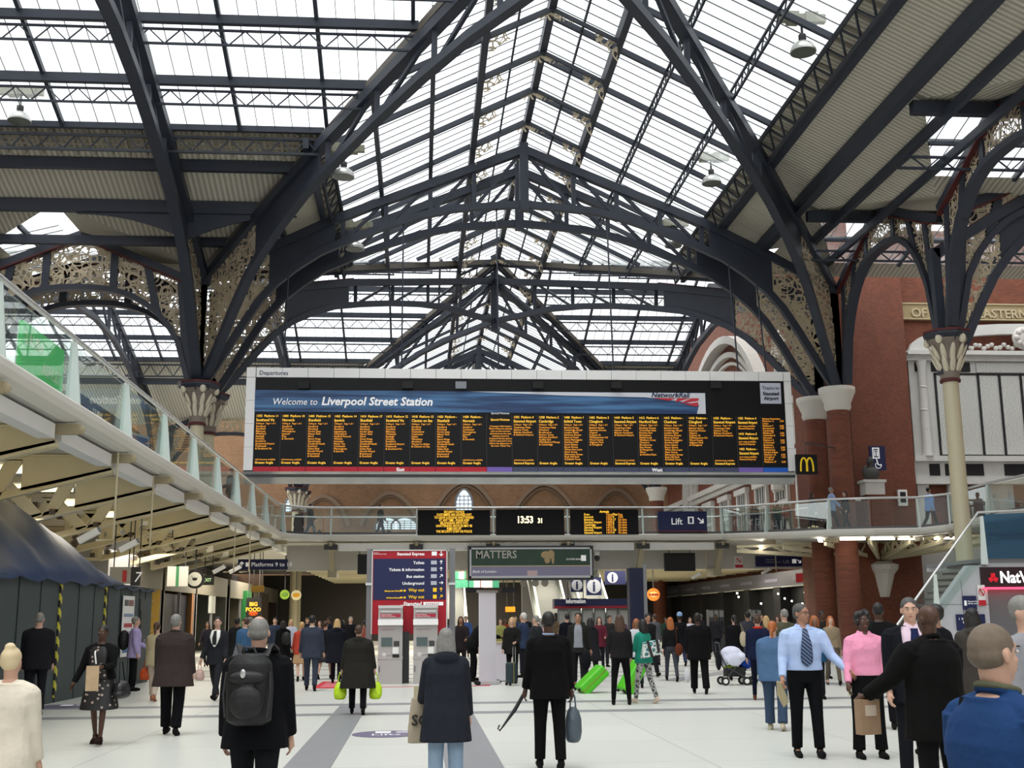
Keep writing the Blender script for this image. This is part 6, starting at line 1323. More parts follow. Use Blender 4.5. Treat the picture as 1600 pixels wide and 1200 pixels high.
        out.append(('hair', remesh(m, min(vox, .012), 1, 'hair'), 'hair'))
    return out
SKIN = {'pale': mat('skin_pale', (.56, .34, .25), .55, spec=.3), 'tan': mat('skin_tan', (.36, .19, .12), .5, spec=.3), 'dark': mat('skin_dark', (.075, .036, .022), .45, spec=.35), 'brown': mat('skin_brown', (.20, .10, .06), .5)}
HAIR = {'black': mat('hair_black', (.010, .009, .008), .5), 'brown': mat('hair_brown', (.06, .03, .017), .5, noise=.3, nscale=30), 'blond': mat('hair_blond', (.48, .32, .14), .5, noise=.25, nscale=30), 'grey': mat('hair_grey', (.20, .195, .18), .55, noise=.35, nscale=40), 'white': mat('hair_white', (.55, .54, .50), .6), 'red': mat('hair_red', (.34, .10, .025), .5, noise=.3, nscale=25), 'dkgrey': mat('hair_dark_grey', (.07, .068, .065), .6, noise=.3, nscale=40), 'stubble': mat('hair_stubble', (.15, .115, .085), .7, noise=.3, nscale=40), 'ltblond': mat('hair_light_blond', (.66, .53, .33), .6)}
CL = lambda h: cloth(h)
def place(parts, J, cols, loc, rz, label, group=None):
    root = None
    for nm, me, key in parts:
        mt = cols[key]
        if root is None: root = link_mesh('person', me, mt); tag(root, label, 'person', group)
        else: link_mesh(nm, me, mt, root)
    root.location = loc; root.rotation_euler = (0, 0, rz); return root
def face(root, J, lips=(.35, .12, .10), glasses=False, skin=None):
    c = J['head_c']; R = J['hR']; k = J['hk']; P = lambda *p: c+R @ (Vector(p)*k)
    for s in (-1, 1):
        m = MB(); m.ell(P(s*.030, .0815, .008), [.0115*k, .007*k, .0062*k], R); m.cur = 1; m.ell(P(s*.030, .0870, .008), [.0055*k, .004*k, .0055*k], R)
        m.build('eye', [mat('eye_white', (.7, .68, .65), .3), mat('eye_dark', (.02, .012, .01), .2)], root)
        MB().ell(P(s*.031, .0855, .027), [.018*k, .005*k, .0035*k], R).build('eyebrow', HAIR['dkgrey'] if glasses else HAIR['black'], root)
    MB().ell(P(0, .0895, -.060), [.021*k, .005*k, .006*k], R).build('lips', mat('lips%.2f' % lips[0], lips, .5), root)
    if glasses:
        m = MB()
        for s in (-1, 1): m.pipe([P(s*.032+.021*math.cos(t), .094, .006+.015*math.sin(t)) for t in [2*PI*q/12 for q in range(13)]], .0016, 5); m.pipe([P(s*.053, .092, .01), P(s*.079, .0, .012)], .0018, 5)
        m.pipe([P(-.011, .096, .01), P(.011, .096, .01)], .0018, 5); m.build('glasses', DKGREY, root)
def world(root_loc, rz, v): return Vector(root_loc)+Matrix.Rotation(rz, 3, 'Z') @ Vector(v)
def soft(name, mb, vox, mt, loc=(0, 0, 0), rz=0, parent=None, it=3):
    o = link_mesh(name, remesh(mb, vox, it, name), mt, parent); o.location = loc; o.rotation_euler = (0, 0, rz); return o
def plastic_bag(p, rz, w_, h, mt, label, name='carrier_bag', d=.09):
    """bag hanging from grip point p"""
    e = empty(name, p, rz, label, 'bag'); m = MB(); rings = []
    for q, (t, ww, dd) in enumerate(((0, .35, .3), (.12, .7, .55), (.35, .95, .9), (.7, 1.0, 1.1), (.92, .85, 1.0), (1, .6, .7))):
        rings.append([Vector((w_/2*ww*math.cos(a)*(1+.06*math.sin(3*a+q)), d*dd*math.sin(a)*(1+.1*math.sin(5*a+2*q)), -.16-h*t)) for a in [2*PI*i/16 for i in range(16)]])
    m.loft(rings); soft('bag_body', m, .012, mt, parent=e)
    for s in (-1, 1): MB().pipe([(s*w_*.18, 0, -.20), (s*w_*.12, 0, -.06), (0, 0, .0), (s*-.02, .015, .0)], .009, 6).build('handle', mt, e)
    return e
stand = dict(th=(.02, -.03), kn=(.02, .02))
walkA = dict(th=(.42, -.28), kn=(.10, .30)); walkB = dict(th=(-.20, .34), kn=(.35, .08)); walkC = dict(th=(.22, -.18), kn=(.05, .25))
AD = ((.05, .12, .2, .02), (.05, .12, .2, .02)); AW = ((-.35, .14, .25, .0), (.35, .14, .35, .0)); AW2 = ((.35, .14, .35, .0), (-.3, .14, .25, .0))
GB = {}
K = C
# -- 1 man with backpack (nearest, centre left)
def px_loc(px, Y): p = at(px, 967, Y); return Vector((p.x, Y, 0))
def mk(label, px, Y, rz, H, posek, spec, cols, vox=.012, loc=None, facep=None, **pk):
    J = pose(H, **posek, **pk); parts = figure(J, spec, vox); loc = loc or px_loc(px, Y); r = place(parts, J, cols, loc, math.radians(rz), label); r['kind_hint'] = 0; del r['kind_hint']
    if facep is not None: face(r, J, **facep)
    return r, J, loc, math.radians(rz)
def cc(skin, hair, top, bottom, shoe='101010'): return {'skin': SKIN[skin], 'hair': HAIR[hair], 'top': cloth(top), 'bottom': cloth(bottom), 'shoe': cloth(shoe)}
r1, J1, L1, R1 = mk('person in black quilted jacket with a black backpack, seen from behind at lower left centre', 405, 8.7, -4, 1.66, walkC, dict(hem=-.14, infl=.038, straight=.75, sleeve=(.080, .070, .056), collar=1, crown=1, hair='buzz', flare=.03, topname='quilted_jacket'), cc('pale', 'grey', '0b0c10', '14161a'), .009, arm=AD, W=1.06)
e = empty('backpack', world(L1, R1, J1['P']+V(0, -.20, .30)), R1, 'black backpack worn by the man in the quilted jacket', 'backpack')
BP = mat('backpack_nylon', (.010, .010, .011), .55, bump=.3, nscale=20); BPS = mat('backpack_strap', (.02, .02, .022), .5)
m = MB(); m.loft([[V(a*math.cos(t), b*math.sin(t)-.04, z) for t in [2*PI*i/20 for i in range(20)]] for z, a, b in ((-.26, .10, .05), (-.23, .155, .09), (0, .165, .105), (.15, .15, .095), (.22, .10, .06))]); soft('main_pouch', m, .010, BP, parent=e)
m = MB(); m.ell((0, -.14, -.10), (.12, .06, .12)); m.ell((0, -.13, .06), (.13, .05, .05)); soft('front_pocket', m, .009, BP, parent=e)
for s in (-1, 1): MB().path([(s*.10, -.05, .2), (s*.11, .10, .27), (s*.12, .22, .24), (s*.13, .34, .10), (s*.13, .32, -.1)], .05, .02, up=(0, 1, .3)).build('shoulder_strap', BPS, e); MB().pipe([(s*.15, -.10, .1), (s*.16, -.13, -.05), (s*.14, -.14, -.2)], .010).build('side_strap', BPS, e)
MB().pipe([(-.05, -.08, .21), (-.03, -.09, .26), (.03, -.09, .26), (.05, -.08, .21)], .009).build('grab_handle', BPS, e)
m = MB(); m.ell((-.02, -.185, .09), (.02, .008, .03)); m.build('metal_badge', STEEL, e)
# -- 2 woman in hooded coat
r2, J2, L2, R2 = mk('person with long grey hair in dark hooded raincoat and pale jeans, seen from behind', 697, 10.8, 2, 1.55, stand, dict(hem=-.30, infl=.035, straight=.8, sleeve=(.078, .068, .056), hood=1, hair='long', flare=.03, topname='raincoat', trouser=(.095, .078, .075, .075)), cc('pale', 'grey', '23262e', '8fa6bd'), .009, arm=((.25, .16, .9, .1), (.05, .14, .2, .02)), W=1.02, fem=True)
g = world(L2, R2, J2['arms'][0][2]); TOTE = mat('canvas_tote', srgb('a89c88'), .8, noise=.12, nscale=12)
e = empty('tote_bag', g+V(-.03, 0, .02), R2, 'beige canvas tote bag with dark letters held by the grey haired woman', 'bag'); m = MB(); m.loft([[V(a*math.cos(t), b*math.sin(t), z) for t in [2*PI*i/14 for i in range(14)]] for z, a, b in ((0, .07, .02), (-.1, .085, .035), (-.3, .105, .045), (-.40, .10, .035))]); soft('bag_body', m, .009, TOTE, parent=e)
text('lettering', 'SC', .13, C('3a3430'), e, (-.07, -.055, -.24), bold=.004); MB().pipe([(-.05, 0, -.02), (.0, .0, .06), (.05, 0, -.02)], .008).build('handle', TOTE, e); MB().b2(-.05, .02, -.01, .005, -.05, .10).build('paper', C('c8c0a0'), e)
# -- 3 man in black suit
r3, J3, L3, R3 = mk('person in black suit seen from behind, walking away in the centre foreground', 857, 13.3, 3, 1.70, dict(th=(.10, -.05), kn=(.03, .10)), dict(hem=-.17, infl=.026, straight=.75, sleeve=(.072, .060, .050), hair='buzz', flare=.02, topname='suit_jacket'), cc('dark', 'black', '08080a', '0a0a0c'), .010, arm=((.0, .16, .3, .02), (.0, .14, .15, .0)), W=1.06)
MB().pipe([J3['neck']+V(.062*math.cos(t), .058*math.sin(t), .005) for t in [PI*1.0+PI*q/8 for q in range(9)]], .012, 6).build('shirt_collar', C('9ab0d0'), r3)
g = world(L3, R3, J3['arms'][1][2]); plastic_bag(g+V(.02, 0, -.03), R3, .19, .38, mat('grey_blue_plastic', srgb('4a5660'), .35, spec=.5), 'grey blue carrier bag in the right hand of the man in black suit')
g = world(L3, R3, J3['arms'][0][2]); e = empty('umbrella', g, R3, 'folded umbrella with curved handle in the left hand of the man in black suit', 'umbrella')
MB().pipe([(0, .1, -.05), (-.12, 0, -.22), (-.28, -.12, -.40)], [.02, .022, .01]).build('furled_canopy', C('15151a'), e); MB().pipe([(-.28, -.12, -.40), (-.31, -.14, -.43), (-.33, -.15, -.41), (-.31, -.14, -.37)], .009).build('crook_handle', C('2a1a20', .3), e)
# -- 4 man in blue shirt
SP_SHIRT = dict(hem=.05, infl=.022, straight=.45, sleeve=(.070, .058, .042), topname='shirt', flare=.0, collar=1)
r4, J4, L4, R4 = mk('person in pale blue shirt and striped navy tie with glasses, looking to one side', 1252, 14.0, 176, 1.77, dict(th=(.12, -.03), kn=(.05, .08)), dict(SP_SHIRT, hands=((.15, .10), (.9, .03)), waistz=.13, hair='short'), cc('tan', 'dkgrey', 'a9bde2', '08090d'), .009, arm=((.25, .42, .55, -.1), (.1, .22, .45, .05)), W=1.14, head=(.65, 0), facep=dict(glasses=True))
def stripe_tie():
    m, nt, b, N = nodes_mat('striped_tie'); L = nt.links.new; tc = N('TexCoord'); mp = N('Mapping'); mp.inputs['Rotation'].default_value = (0, .7, 0); wv = N('TexWave'); wv.bands_direction = 'Z'; wv.inputs['Scale'].default_value = 9
    gt = N('Math'); gt.operation = 'GREATER_THAN'; gt.inputs[1].default_value = .72; mx = N('Mix'); mx.data_type = 'RGBA'; mx.inputs[6].default_value = (.015, .02, .05, 1); mx.inputs[7].default_value = (.12, .2, .38, 1)
    L(tc.outputs['Object'], mp.inputs[0]); L(mp.outputs[0], wv.inputs['Vector']); L(wv.outputs['Fac'], gt.inputs[0]); L(gt.outputs[0], mx.inputs[0]); L(mx.outputs[2], b.inputs['Base Color']); return m
patch(J4, 'tie', (.53, .50, .36, .2, .14, .10), (.16, .13, .19, .26, .22, .03), .020, stripe_tie(), r4, .024, .45)
patch(J4, 'belt', (.135, .10), (1.5, 1.5), .006, BLACK, r4, .020, 0)
g = world(L4, R4, J4['arms'][1][2]); e = empty('folded_paper', g, R4, 'folded newspaper in the right hand of the man in blue shirt', 'newspaper'); MB().prism([(.06, .02, -.04), (.02, .06, -.06), (-.06, .0, -.28), (-.02, -.04, -.34), (.05, -.02, -.2)], (.02, .01, 0)).build('pages', C('a89c7c'), e)
# -- 5 woman in pink shirt
r5, J5, L5, R5 = mk('smiling person in pink shirt and black trousers beside the man in blue shirt', 1347, 13.8, 180, 1.68, dict(th=(.03, .02), kn=(.03, .05)), dict(SP_SHIRT, bust=1, hair='afro', waistz=.13, trouser=(.098, .076, .072, .076)), cc('dark', 'black', 'e596b4', '0a0a0c'), .009, arm=((.05, .10, .2, .02), (.1, .22, .35, .05)), W=1.1, fem=True, spread=.06, facep=dict(lips=(.35, .2, .18)))
g = world(L5, R5, J5['arms'][1][2]); e = empty('wrapped_snack', g+V(0, -.03, -.08), R5, 'wrapped snack in the hand of the woman in pink shirt', 'food'); m = MB(); m.ell((0, 0, 0), (.025, .02, .065)); m.build('wrapper', C('c8c8a8'), e)
# -- 6 suited man
r6, J6, L6, R6 = mk('person with grey hair in charcoal suit and dark tie, facing the camera at right', 1421, 11.6, 172, 1.80, stand, dict(hem=-.17, infl=.028, straight=.7, sleeve=(.076, .064, .052), topname='suit_jacket', hair='short'), cc('pale', 'dkgrey', '12141a', '12141a'), .009, arm=AD, W=1.15, head=(-.15, -.05), facep=dict())
patch(J6, 'shirt_front', (.54, .50, .40, .28, .20), (1.1, .75, .48, .25, .04), .012, cloth('dcc4d4'), r6, .028, .7); patch(J6, 'tie', (.525, .49, .38, .24), (.2, .14, .17, .14), .020, cloth('1c2448'), r6, .028, .7)
m = MB(); [m.bar(J6['neck']+V(s*.01, .085, -.02), J6['neck']+V(s*.075, .05, .02), .035, .02, (0, 1, .3)) for s in (-1, 1)]; m.build('shirt_collar', cloth('dcc4d4'), r6)
# -- 7 man in black coat
r7, J7, L7, R7 = mk('bald person in black coat seen from behind, in front of the man in charcoal suit', 1452, 9.0, 22, 1.71, stand, dict(hem=-.22, infl=.038, straight=.85, sleeve=(.084, .072, .058), collar=1, hair='bald', topname='coat'), cc('dark', 'black', '0c0b0b', '101012'), .010, arm=((.5, .45, .5, .2), (.1, .14, .2, .02)), W=1.2)
g = world(L7, R7, J7['arms'][0][2]); e = empty('paper_bag', g+V(0, 0, -.05), .3, 'brown paper bag in the left hand of the bald man in black coat', 'bag'); m = MB(); m.b2(-.09, .09, -.04, .04, -.24, .02); m.build('bag_body', mat('kraft_paper', (.28, .18, .11), .8, noise=.25, nscale=9, bump=.3), e); m = MB(); m.b2(-.05, .05, -.045, -.04, -.1, -.02); m.build('print', C('b8a898'), e)
# -- 8 man in blue polo (very near, right)
r8, J8, L8, R8 = mk('nearest person at lower right, shaven head in profile and blue polo shirt', 1543, 4.1, -74, 1.60, stand, dict(SP_SHIRT, hem=-.08, infl=.024, cuff=0, hair='buzz'), cc('pale', 'stubble', '1f3c68', '14161c'), .007, arm=AD, W=1.15, facep=dict())
MB().pipe([J8['neck']+V(.068*math.cos(t), .066*math.sin(t)+.003, .02-.014*math.sin(t)) for t in [-PI*1.38+1.76*PI*q/14 for q in range(15)]], .013, 8).build('olive_collar', cloth('5a5c48'), r8)
MB().path([J8['sh'][0]+V(.09, -.10, -.10), J8['sh'][0]+V(.07, -.04, .055), J8['sh'][0]+V(.07, .06, .045), J8['sh'][0]+V(.09, .14, -.12)], .05, .014, up=(0, .2, 1)).build('bag_strap', cloth('16181c'), r8)
# -- 9 blonde woman left
r9, J9, L9, R9 = mk('person with light blond bun in cream knit cardigan at the lower left corner', 22, 8.2, -8, 1.47, stand, dict(hem=-.18, infl=.032, straight=.7, sleeve=(.072, .062, .05), topname='cardigan', hair='bun'), cc('pale', 'ltblond', 'd8cfbe', '2a2c34'), .009, arm=AD, W=1.08, fem=True)
# -- woman in spotted dress
def dots_mat():
    m, nt, b, N = nodes_mat('spotted_black_dress'); L = nt.links.new; tc = N('TexCoord'); v = N('TexVoronoi'); v.inputs['Scale'].default_value = 16; lt = N('Math'); lt.operation = 'LESS_THAN'; lt.inputs[1].default_value = .27; mx = N('Mix'); mx.data_type = 'RGBA'; mx.inputs[6].default_value = (.012, .011, .012, 1); mx.inputs[7].default_value = (.42, .34, .30, 1)
    L(tc.outputs['Object'], v.inputs['Vector']); L(v.outputs['Distance'], lt.inputs[0]); L(lt.outputs[0], mx.inputs[0]); L(mx.outputs[2], b.inputs['Base Color']); return m
DOT = dots_mat(); c_ = cc('dark', 'black', '0c0c0d', '0c0c0d', '2a1c18'); c_['bottom'] = DOT
r10, J10, L10, R10 = mk('person in black cardigan and spotted black dress with lanyard, walking toward the camera at left', 163, 16.8, 172, 1.58, dict(th=(.26, -.14), kn=(.10, .18)), dict(hem=.02, infl=.022, straight=.4, sleeve=(.066, .056, .046), topname='cardigan', skirt=-.42, bust=1, hair='short'), c_, .011, arm=((.45, .15, 1.1, .35), (.1, .34, .25, .0)), W=1.12, fem=True, facep=dict(lips=(.12, .04, .035)))
patch(J10, 'dress_front', (.50, .44, .3, .16, .03), (.5, .62, .6, .6, .7), .01, DOT, r10, .03, .4); MB().path([J10['neck']+V(.05, .06, -.02), J10['P']+V(.03, .17, .36), J10['P']+V(0, .185, .22)], .02, .006, up=(0, 1, 0)).build('lanyard', WHITE, r10)
g = world(L10, R10, J10['arms'][0][2]); e = empty('paper_bag', g+V(-.10, -.08, -.08), .2, 'brown paper bag held against the chest of the woman in spotted dress', 'bag'); MB().b2(-.08, .08, -.04, .04, -.22, .10).build('bag_body', mat('light_kraft', (.50, .36, .22), .8, noise=.2, nscale=9, bump=.3), e)
e = empty('handbag', world(L10, R10, (-.30, .0, .72)), R10, 'black leather handbag on the arm of the woman in spotted dress', 'bag'); m = MB(); m.ell((0, 0, 0), (.10, .16, .12)); m.ell((0, 0, -.06), (.11, .18, .07)); soft('bag_body', m, .012, mat('black_leather', (.015, .015, .017), .35), parent=e); MB().pipe([(0, -.10, .08), (.03, -.05, .36), (.03, .05, .36), (0, .10, .08)], .009).build('strap', BLACK, e)
# -- brown jacket man
r11, J11, L11, R11 = mk('person in brown padded jacket and black trousers walking away at left', 275, 18.0, -6, 1.72, dict(th=(.16, -.10), kn=(.05, .15)), dict(hem=-.24, infl=.045, straight=.9, sleeve=(.085, .074, .06), collar=1, hair='short', flare=.05, topname='padded_jacket', trouser=(.1, .085, .08, .078)), cc('pale', 'grey', '372f2e', '0b0b0f'), .011, arm=AD, W=1.15)
# -- woman with lime bags
r12, J12, L12, R12 = mk('person in long dark coat carrying two lime green carrier bags, walking away', 561, 21.3, 0, 1.54, walkC, dict(hem=-.42, infl=.05, straight=1, sleeve=(.082, .07, .058), hood=1, hair='short', flare=.05, topname='long_coat'), cc('pale', 'brown', '24231f', '101014'), .012, arm=((.0, .26, .1, .05), (.0, .26, .1, .05)), W=1.2, fem=True)
LIME = mat('lime_plastic', srgb('b4d818'), .4, spec=.5)
for i, nm in ((0, 'left'), (1, 'right')): g = world(L12, R12, J12['arms'][i][2]); plastic_bag(g+V((-.03, .03)[i], 0, -.05), R12, .23, .30, LIME, 'lime green carrier bag in the %s hand of the woman in long dark coat' % nm)
# -- redhead in denim
r13, J13, L13, R13 = mk('person with red ponytail, denim jacket and jeans, beside the man in blue shirt', 1206, 17.3, -25, 1.56, dict(th=(.1, -.12), kn=(.05, .2)), dict(hem=-.16, infl=.04, straight=.9, sleeve=(.08, .068, .055), hair='pony', topname='denim_jacket', trouser=(.11, .085, .08, .082)), cc('pale', 'red', '4a6688', '36465c', 'b0a890'), .012, arm=AD, W=1.18, fem=True)
# -- navy woman with red scarf
r14, J14, L14, R14 = mk('person in navy coat with red scarf and pulled back brown hair, behind the redhead', 1183, 23.3, -12, 1.66, walkC, dict(hem=-.1, infl=.03, straight=.6, sleeve=(.074, .062, .05), hair='bun', topname='coat', trouser=(.09, .06, .05, .045)), cc('pale', 'brown', '131a34', '0e1224', '5a3828'), .013, arm=AD, W=1.08, fem=True)
MB().pipe([J14['neck']+V(.068*math.cos(t), .066*math.sin(t), .0) for t in [2*PI*q/12 for q in range(13)]], .028, 8).build('red_scarf', cloth('b82418'), r14)
# -- girl with long hair and leggings ; girl with patterned trousers
r15, J15, L15, R15 = mk('person with long brown hair in dark leather jacket and black leggings, back turned', 968, 22.7, -6, 1.69, dict(th=(.02, .03), kn=(.02, .02)), dict(hem=-.04, infl=.025, straight=.4, sleeve=(.068, .058, .048), hair='long', topname='leather_jacket', trouser=(.09, .062, .056, .044)), cc('pale', 'brown', '1c1a1c', '0a0a0c'), .012, arm=((.2, .14, .9, .2), (.1, .14, .5, .1)), fem=True, spread=.10)
def snake_mat():
    m, nt, b, N = nodes_mat('grey_patterned_trousers'); L = nt.links.new; tc = N('TexCoord'); v = N('TexVoronoi'); v.feature = 'DISTANCE_TO_EDGE'; v.inputs['Scale'].default_value = 14; lt = N('Math'); lt.operation = 'LESS_THAN'; lt.inputs[1].default_value = .13; mx = N('Mix'); mx.data_type = 'RGBA'; mx.inputs[6].default_value = (.05, .05, .055, 1); mx.inputs[7].default_value = (.38, .38, .36, 1)
    L(tc.outputs['Object'], v.inputs['Vector']); L(v.outputs['Distance'], lt.inputs[0]); L(lt.outputs[0], mx.inputs[0]); L(mx.outputs[2], b.inputs['Base Color']); return m
c_ = cc('dark', 'black', '23806c', '888888', 'c8b8a8'); c_['bottom'] = snake_mat()
r16, J16, L16, R16 = mk('person in turquoise top and grey patterned trousers with a big patterned bag', 1004, 23.0, 35, 1.60, walkC, dict(hem=-.1, infl=.022, straight=.4, sleeve=(.066, .056, .046), hair='bob', topname='top', trouser=(.088, .06, .052, .05)), c_, .012, arm=((.2, .14, 1.2, .3), (.1, .14, .6, .1)), fem=True)
def leop_mat():
    m, nt, b, N = nodes_mat('teal_white_pattern'); L = nt.links.new; tc = N('TexCoord'); v = N('TexVoronoi'); v.feature = 'DISTANCE_TO_EDGE'; v.inputs['Scale'].default_value = 11; cr = N('ValToRGB'); e0 = cr.color_ramp.elements; e0[0].position = .05; e0[0].color = (.6, .65, .62, 1); e0[1].position = .14; e0[1].color = (.02, .09, .10, 1); x = e0.new(.3); x.color = (.05, .35, .38, 1); cr.color_ramp.interpolation = 'CONSTANT'
    L(tc.outputs['Object'], v.inputs['Vector']); L(v.outputs['Distance'], cr.inputs[0]); L(cr.outputs[0], b.inputs['Base Color']); return m
p = px_loc(1017, 22.7); e = empty('shoulder_bag', (p.x, p.y, .98), .1, 'large teal and white patterned bag on the shoulder of the person in turquoise', 'bag'); m = MB(); m.prism([(-.22, -.06, -.14), (.20, -.06, -.05), (.14, -.06, .22), (-.16, -.06, .17)], (0, .13, 0)); soft('bag_body', m, .012, leop_mat(), parent=e)
MB().bar((-.1, -.075, .2), (-.02, -.075, -.1), .05, .02, (0, 1, 0)).bar((.08, -.075, .22), (.12, -.075, -.02), .05, .02, (0, 1, 0)).build('brown_strap', C('2a2220'), e)
# -- black suit man right ; grey suit man ; suit man facing camera
r17, J17, L17, R17 = mk('person in loose black suit walking away, left of the pushchair', 1090, 25.6, -8, 1.72, walkC, dict(hem=-.2, infl=.04, straight=.9, sleeve=(.084, .07, .056), hair='short', topname='suit_jacket', trouser=(.105, .085, .08, .08)), cc('dark', 'black', '0b0b0d', '0c0c0e'), .013, arm=AD, W=1.12)
r18, J18, L18, R18 = mk('person in grey blue suit walking away, left of the green bag woman', 488, 28.5, 0, 1.74, walkC, dict(hem=-.18, infl=.028, straight=.7, sleeve=(.074, .062, .05), hair='short', topname='suit_jacket'), cc('pale', 'black', '343a48', '343a48'), .014, arm=((.1, .16, .2, .0), (.1, .16, .2, .0)), W=1.08)
MB().pipe([J18['neck']+V(.062*math.cos(t), .058*math.sin(t), .005) for t in [PI*1.0+PI*q/8 for q in range(9)]], .012, 6).build('shirt_collar', WHITE, r18)
r19, J19, L19, R19 = mk('person in dark suit with white shirt and black tie striding toward the camera at left', 341, 25.5, 168, 1.74, walkA, dict(hem=-.17, infl=.025, straight=.6, sleeve=(.07, .06, .05), hair='short', topname='suit_jacket', trouser=(.092, .07, .062, .058)), cc('pale', 'black', '25262b', '25262b'), .013, arm=((.1, .12, .2, .0), (.1, .2, .25, .0)), facep=dict(), head=(.35, 0))
patch(J19, 'shirt_front', (.54, .50, .40, .28, .20), (1.1, .75, .5, .28, .04), .012, WHITE, r19, .025, .6); patch(J19, 'tie', (.525, .49, .38, .24), (.2, .14, .17, .14), .020, BLACKM, r19, .025, .6)
g = world(L19, R19, J19['arms'][1][2]); plastic_bag(g+V(-.03, 0, -.04), R19, .2, .24, mat('pale_pink_plastic', srgb('c8a8a0'), .4), 'pale carrier bag held by the striding man in dark suit')
# -- man in grey shirt with suitcase
r20, J20, L20, R20 = mk('person in dark jacket over grey shirt pulling a green suitcase behind the black suit', 903, 28.6, 172, 1.76, walkC, dict(hem=-.12, infl=.028, straight=.6, sleeve=(.074, .062, .05), hair='short', topname='jacket'), cc('tan', 'black', '222220', '1e1e22'), .013, arm=((-.1, .22, .15, .0), (.1, .14, .2, .0)), facep=dict())
patch(J20, 'grey_shirt', (.53, .44, .3, .15, -.0), (.6, .42, .42, .45, .5), .012, cloth('8a8d94'), r20, .028, .6)
GRN = mat('bright_green_shell', srgb('4fb81a'), .35, spec=.5)
def suitcase(loc, rz, tilt, label, h=.72, w_=.48, d=.28, mt=GRN, parent=None):
    e = empty('suitcase', loc, rz, label, 'suitcase'); R = Matrix.Rotation(tilt, 3, 'Y')
    def bb(nm, c, s, mt_, bev=.03):
        o = MB().box((0, 0, 0), s).build(nm, mt_, e); o.location = R @ Vector(c); o.rotation_euler = R.to_euler(); b = o.modifiers.new('b', 'BEVEL'); b.width = bev; b.segments = 3; return o
    bb('shell', (0, 0, h/2+.05), (d, w_, h), mt, .05); bb('zip_band', (0, 0, h/2+.05), (.02, w_+.006, h+.006), C('8a7a30'), .005)
    for s in (-1, 1): bb('wheel', (-.08, s*w_*.36, .035), (.07, .035, .07), BLACKM, .02); bb('handle_rod', (d*.4, s*.08, h+.05+.18), (.015, .015, .4), STEEL, .004)
    bb('pull_handle', (d*.4, 0, h+.43), (.025, .2, .03), BLACKM, .01); return e
suitcase(gnd(904, 1083), 0.15, .85, 'bright green suitcase tilted on its wheels, left of the girl in leggings'); suitcase(gnd(974, 1084), .2, .55, 'second bright green suitcase, seen behind the legs of the girl in leggings')
suitcase(gnd(799, 1071), .3, 0, 'upright dark teal suitcase beside the counter', .5, .34, .2, C('1e3038'))
# -- pushchair
e = empty('pushchair', gnd(1153, 1071), 0, 'black pushchair with white blanket over the seat and blue footmuff', 'pushchair')
m = MB(); m.pipe([(-.42, 0, 1.0), (-.40, 0, .75), (-.25, 0, .42), (.32, 0, .12)], .016); m.pipe([(-.42, .4, 1.0), (-.40, .4, .75), (-.25, .4, .42), (.32, .4, .12)], .016); m.pipe([(.1, 0, .55), (-.15, 0, .3), (-.30, 0, .12)], .014); m.pipe([(.1, .4, .55), (-.15, .4, .3), (-.30, .4, .12)], .014); m.pipe([(-.42, 0, 1.0), (-.42, .4, 1.0)], .018); m.build('frame', DKGREY, e)
for x, y in ((-.30, -.02), (-.30, .42), (.22, -.02), (.22, .42), (.42, .1), (.42, .3)):
    w0 = MB().loft([[V(x+.10*math.cos(t), y+s, .10+.10*math.sin(t)) for t in [2*PI*i/16 for i in range(16)]] for s in (-.02, .02)]).build('wheel', BLACKM, e); MB().loft([[V(x+.055*math.cos(t), y+s, .10+.055*math.sin(t)) for t in [2*PI*i/12 for i in range(12)]] for s in (-.025, .025)]).build('hub', WHITE, w0)
m = MB(); m.b2(-.25, .2, .02, .38, .2, .42); soft('basket', m, .015, BLACKM, parent=e); m = MB(); m.ell((-.1, .2, .42), (.18, .17, .06)); soft('green_lining', m, .015, C('8aa020'), parent=e)
m = MB(); m.ell((-.08, .2, .72), (.28, .22, .2)); m.ell((-.05, .0, .6), (.2, .05, .16)); m.ell((.12, .12, .66), (.14, .2, .12)); m.ell((-.25, .2, .62), (.1, .2, .18)); soft('white_blanket', m, .015, cloth('d0d2e4'), parent=e, it=5); m = MB(); m.ell((.26, .2, .50), (.18, .15, .13)); soft('blue_footmuff', m, .015, cloth('1c3c8c'), parent=e)
m = MB(); m.ell((-.40, .2, .58), (.06, .2, .24)); soft('seat_back', m, .015, cloth('14141a'), parent=e)
# ---- shared figures for the rest of the crowd ----
POOL = {}
def pool(key, H, posek, spec, **pk): J = pose(H, **posek, **pk); POOL[key] = (figure(J, spec, .02), J, H)
S_JK = dict(hem=-.16, infl=.030, straight=.7, sleeve=(.074, .062, .05)); S_CO = dict(hem=-.38, infl=.04, straight=.9, sleeve=(.078, .068, .055), flare=.05, topname='coat'); S_SH = dict(hem=.02, infl=.02, straight=.4, sleeve=(.062, .054, .044), topname='top')
pool('m_walk', 1.75, walkA, dict(S_JK, hair='short'), arm=AW); pool('m_walk2', 1.75, walkB, dict(S_JK, hair='short'), arm=AW2, W=1.08); pool('m_stand', 1.75, stand, dict(S_JK, hair='short'), arm=((.25, .14, .8, .3), (.05, .12, .2, .02)))
pool('m_bald', 1.75, stand, dict(S_JK, crown=1, hair='buzz'), arm=AD, W=1.1); pool('m_coat', 1.75, walkC, dict(S_CO, hair='short'), arm=AD)
pool('f_walk', 1.64, walkA, dict(S_SH, hair='long', trouser=(.09, .062, .054, .05)), arm=AW, fem=True); pool('f_stand', 1.64, stand, dict(S_JK, hair='bob', trouser=(.09, .062, .054, .05)), arm=((.3, .14, 1.1, .3), (.1, .14, .3, .02)), fem=True)
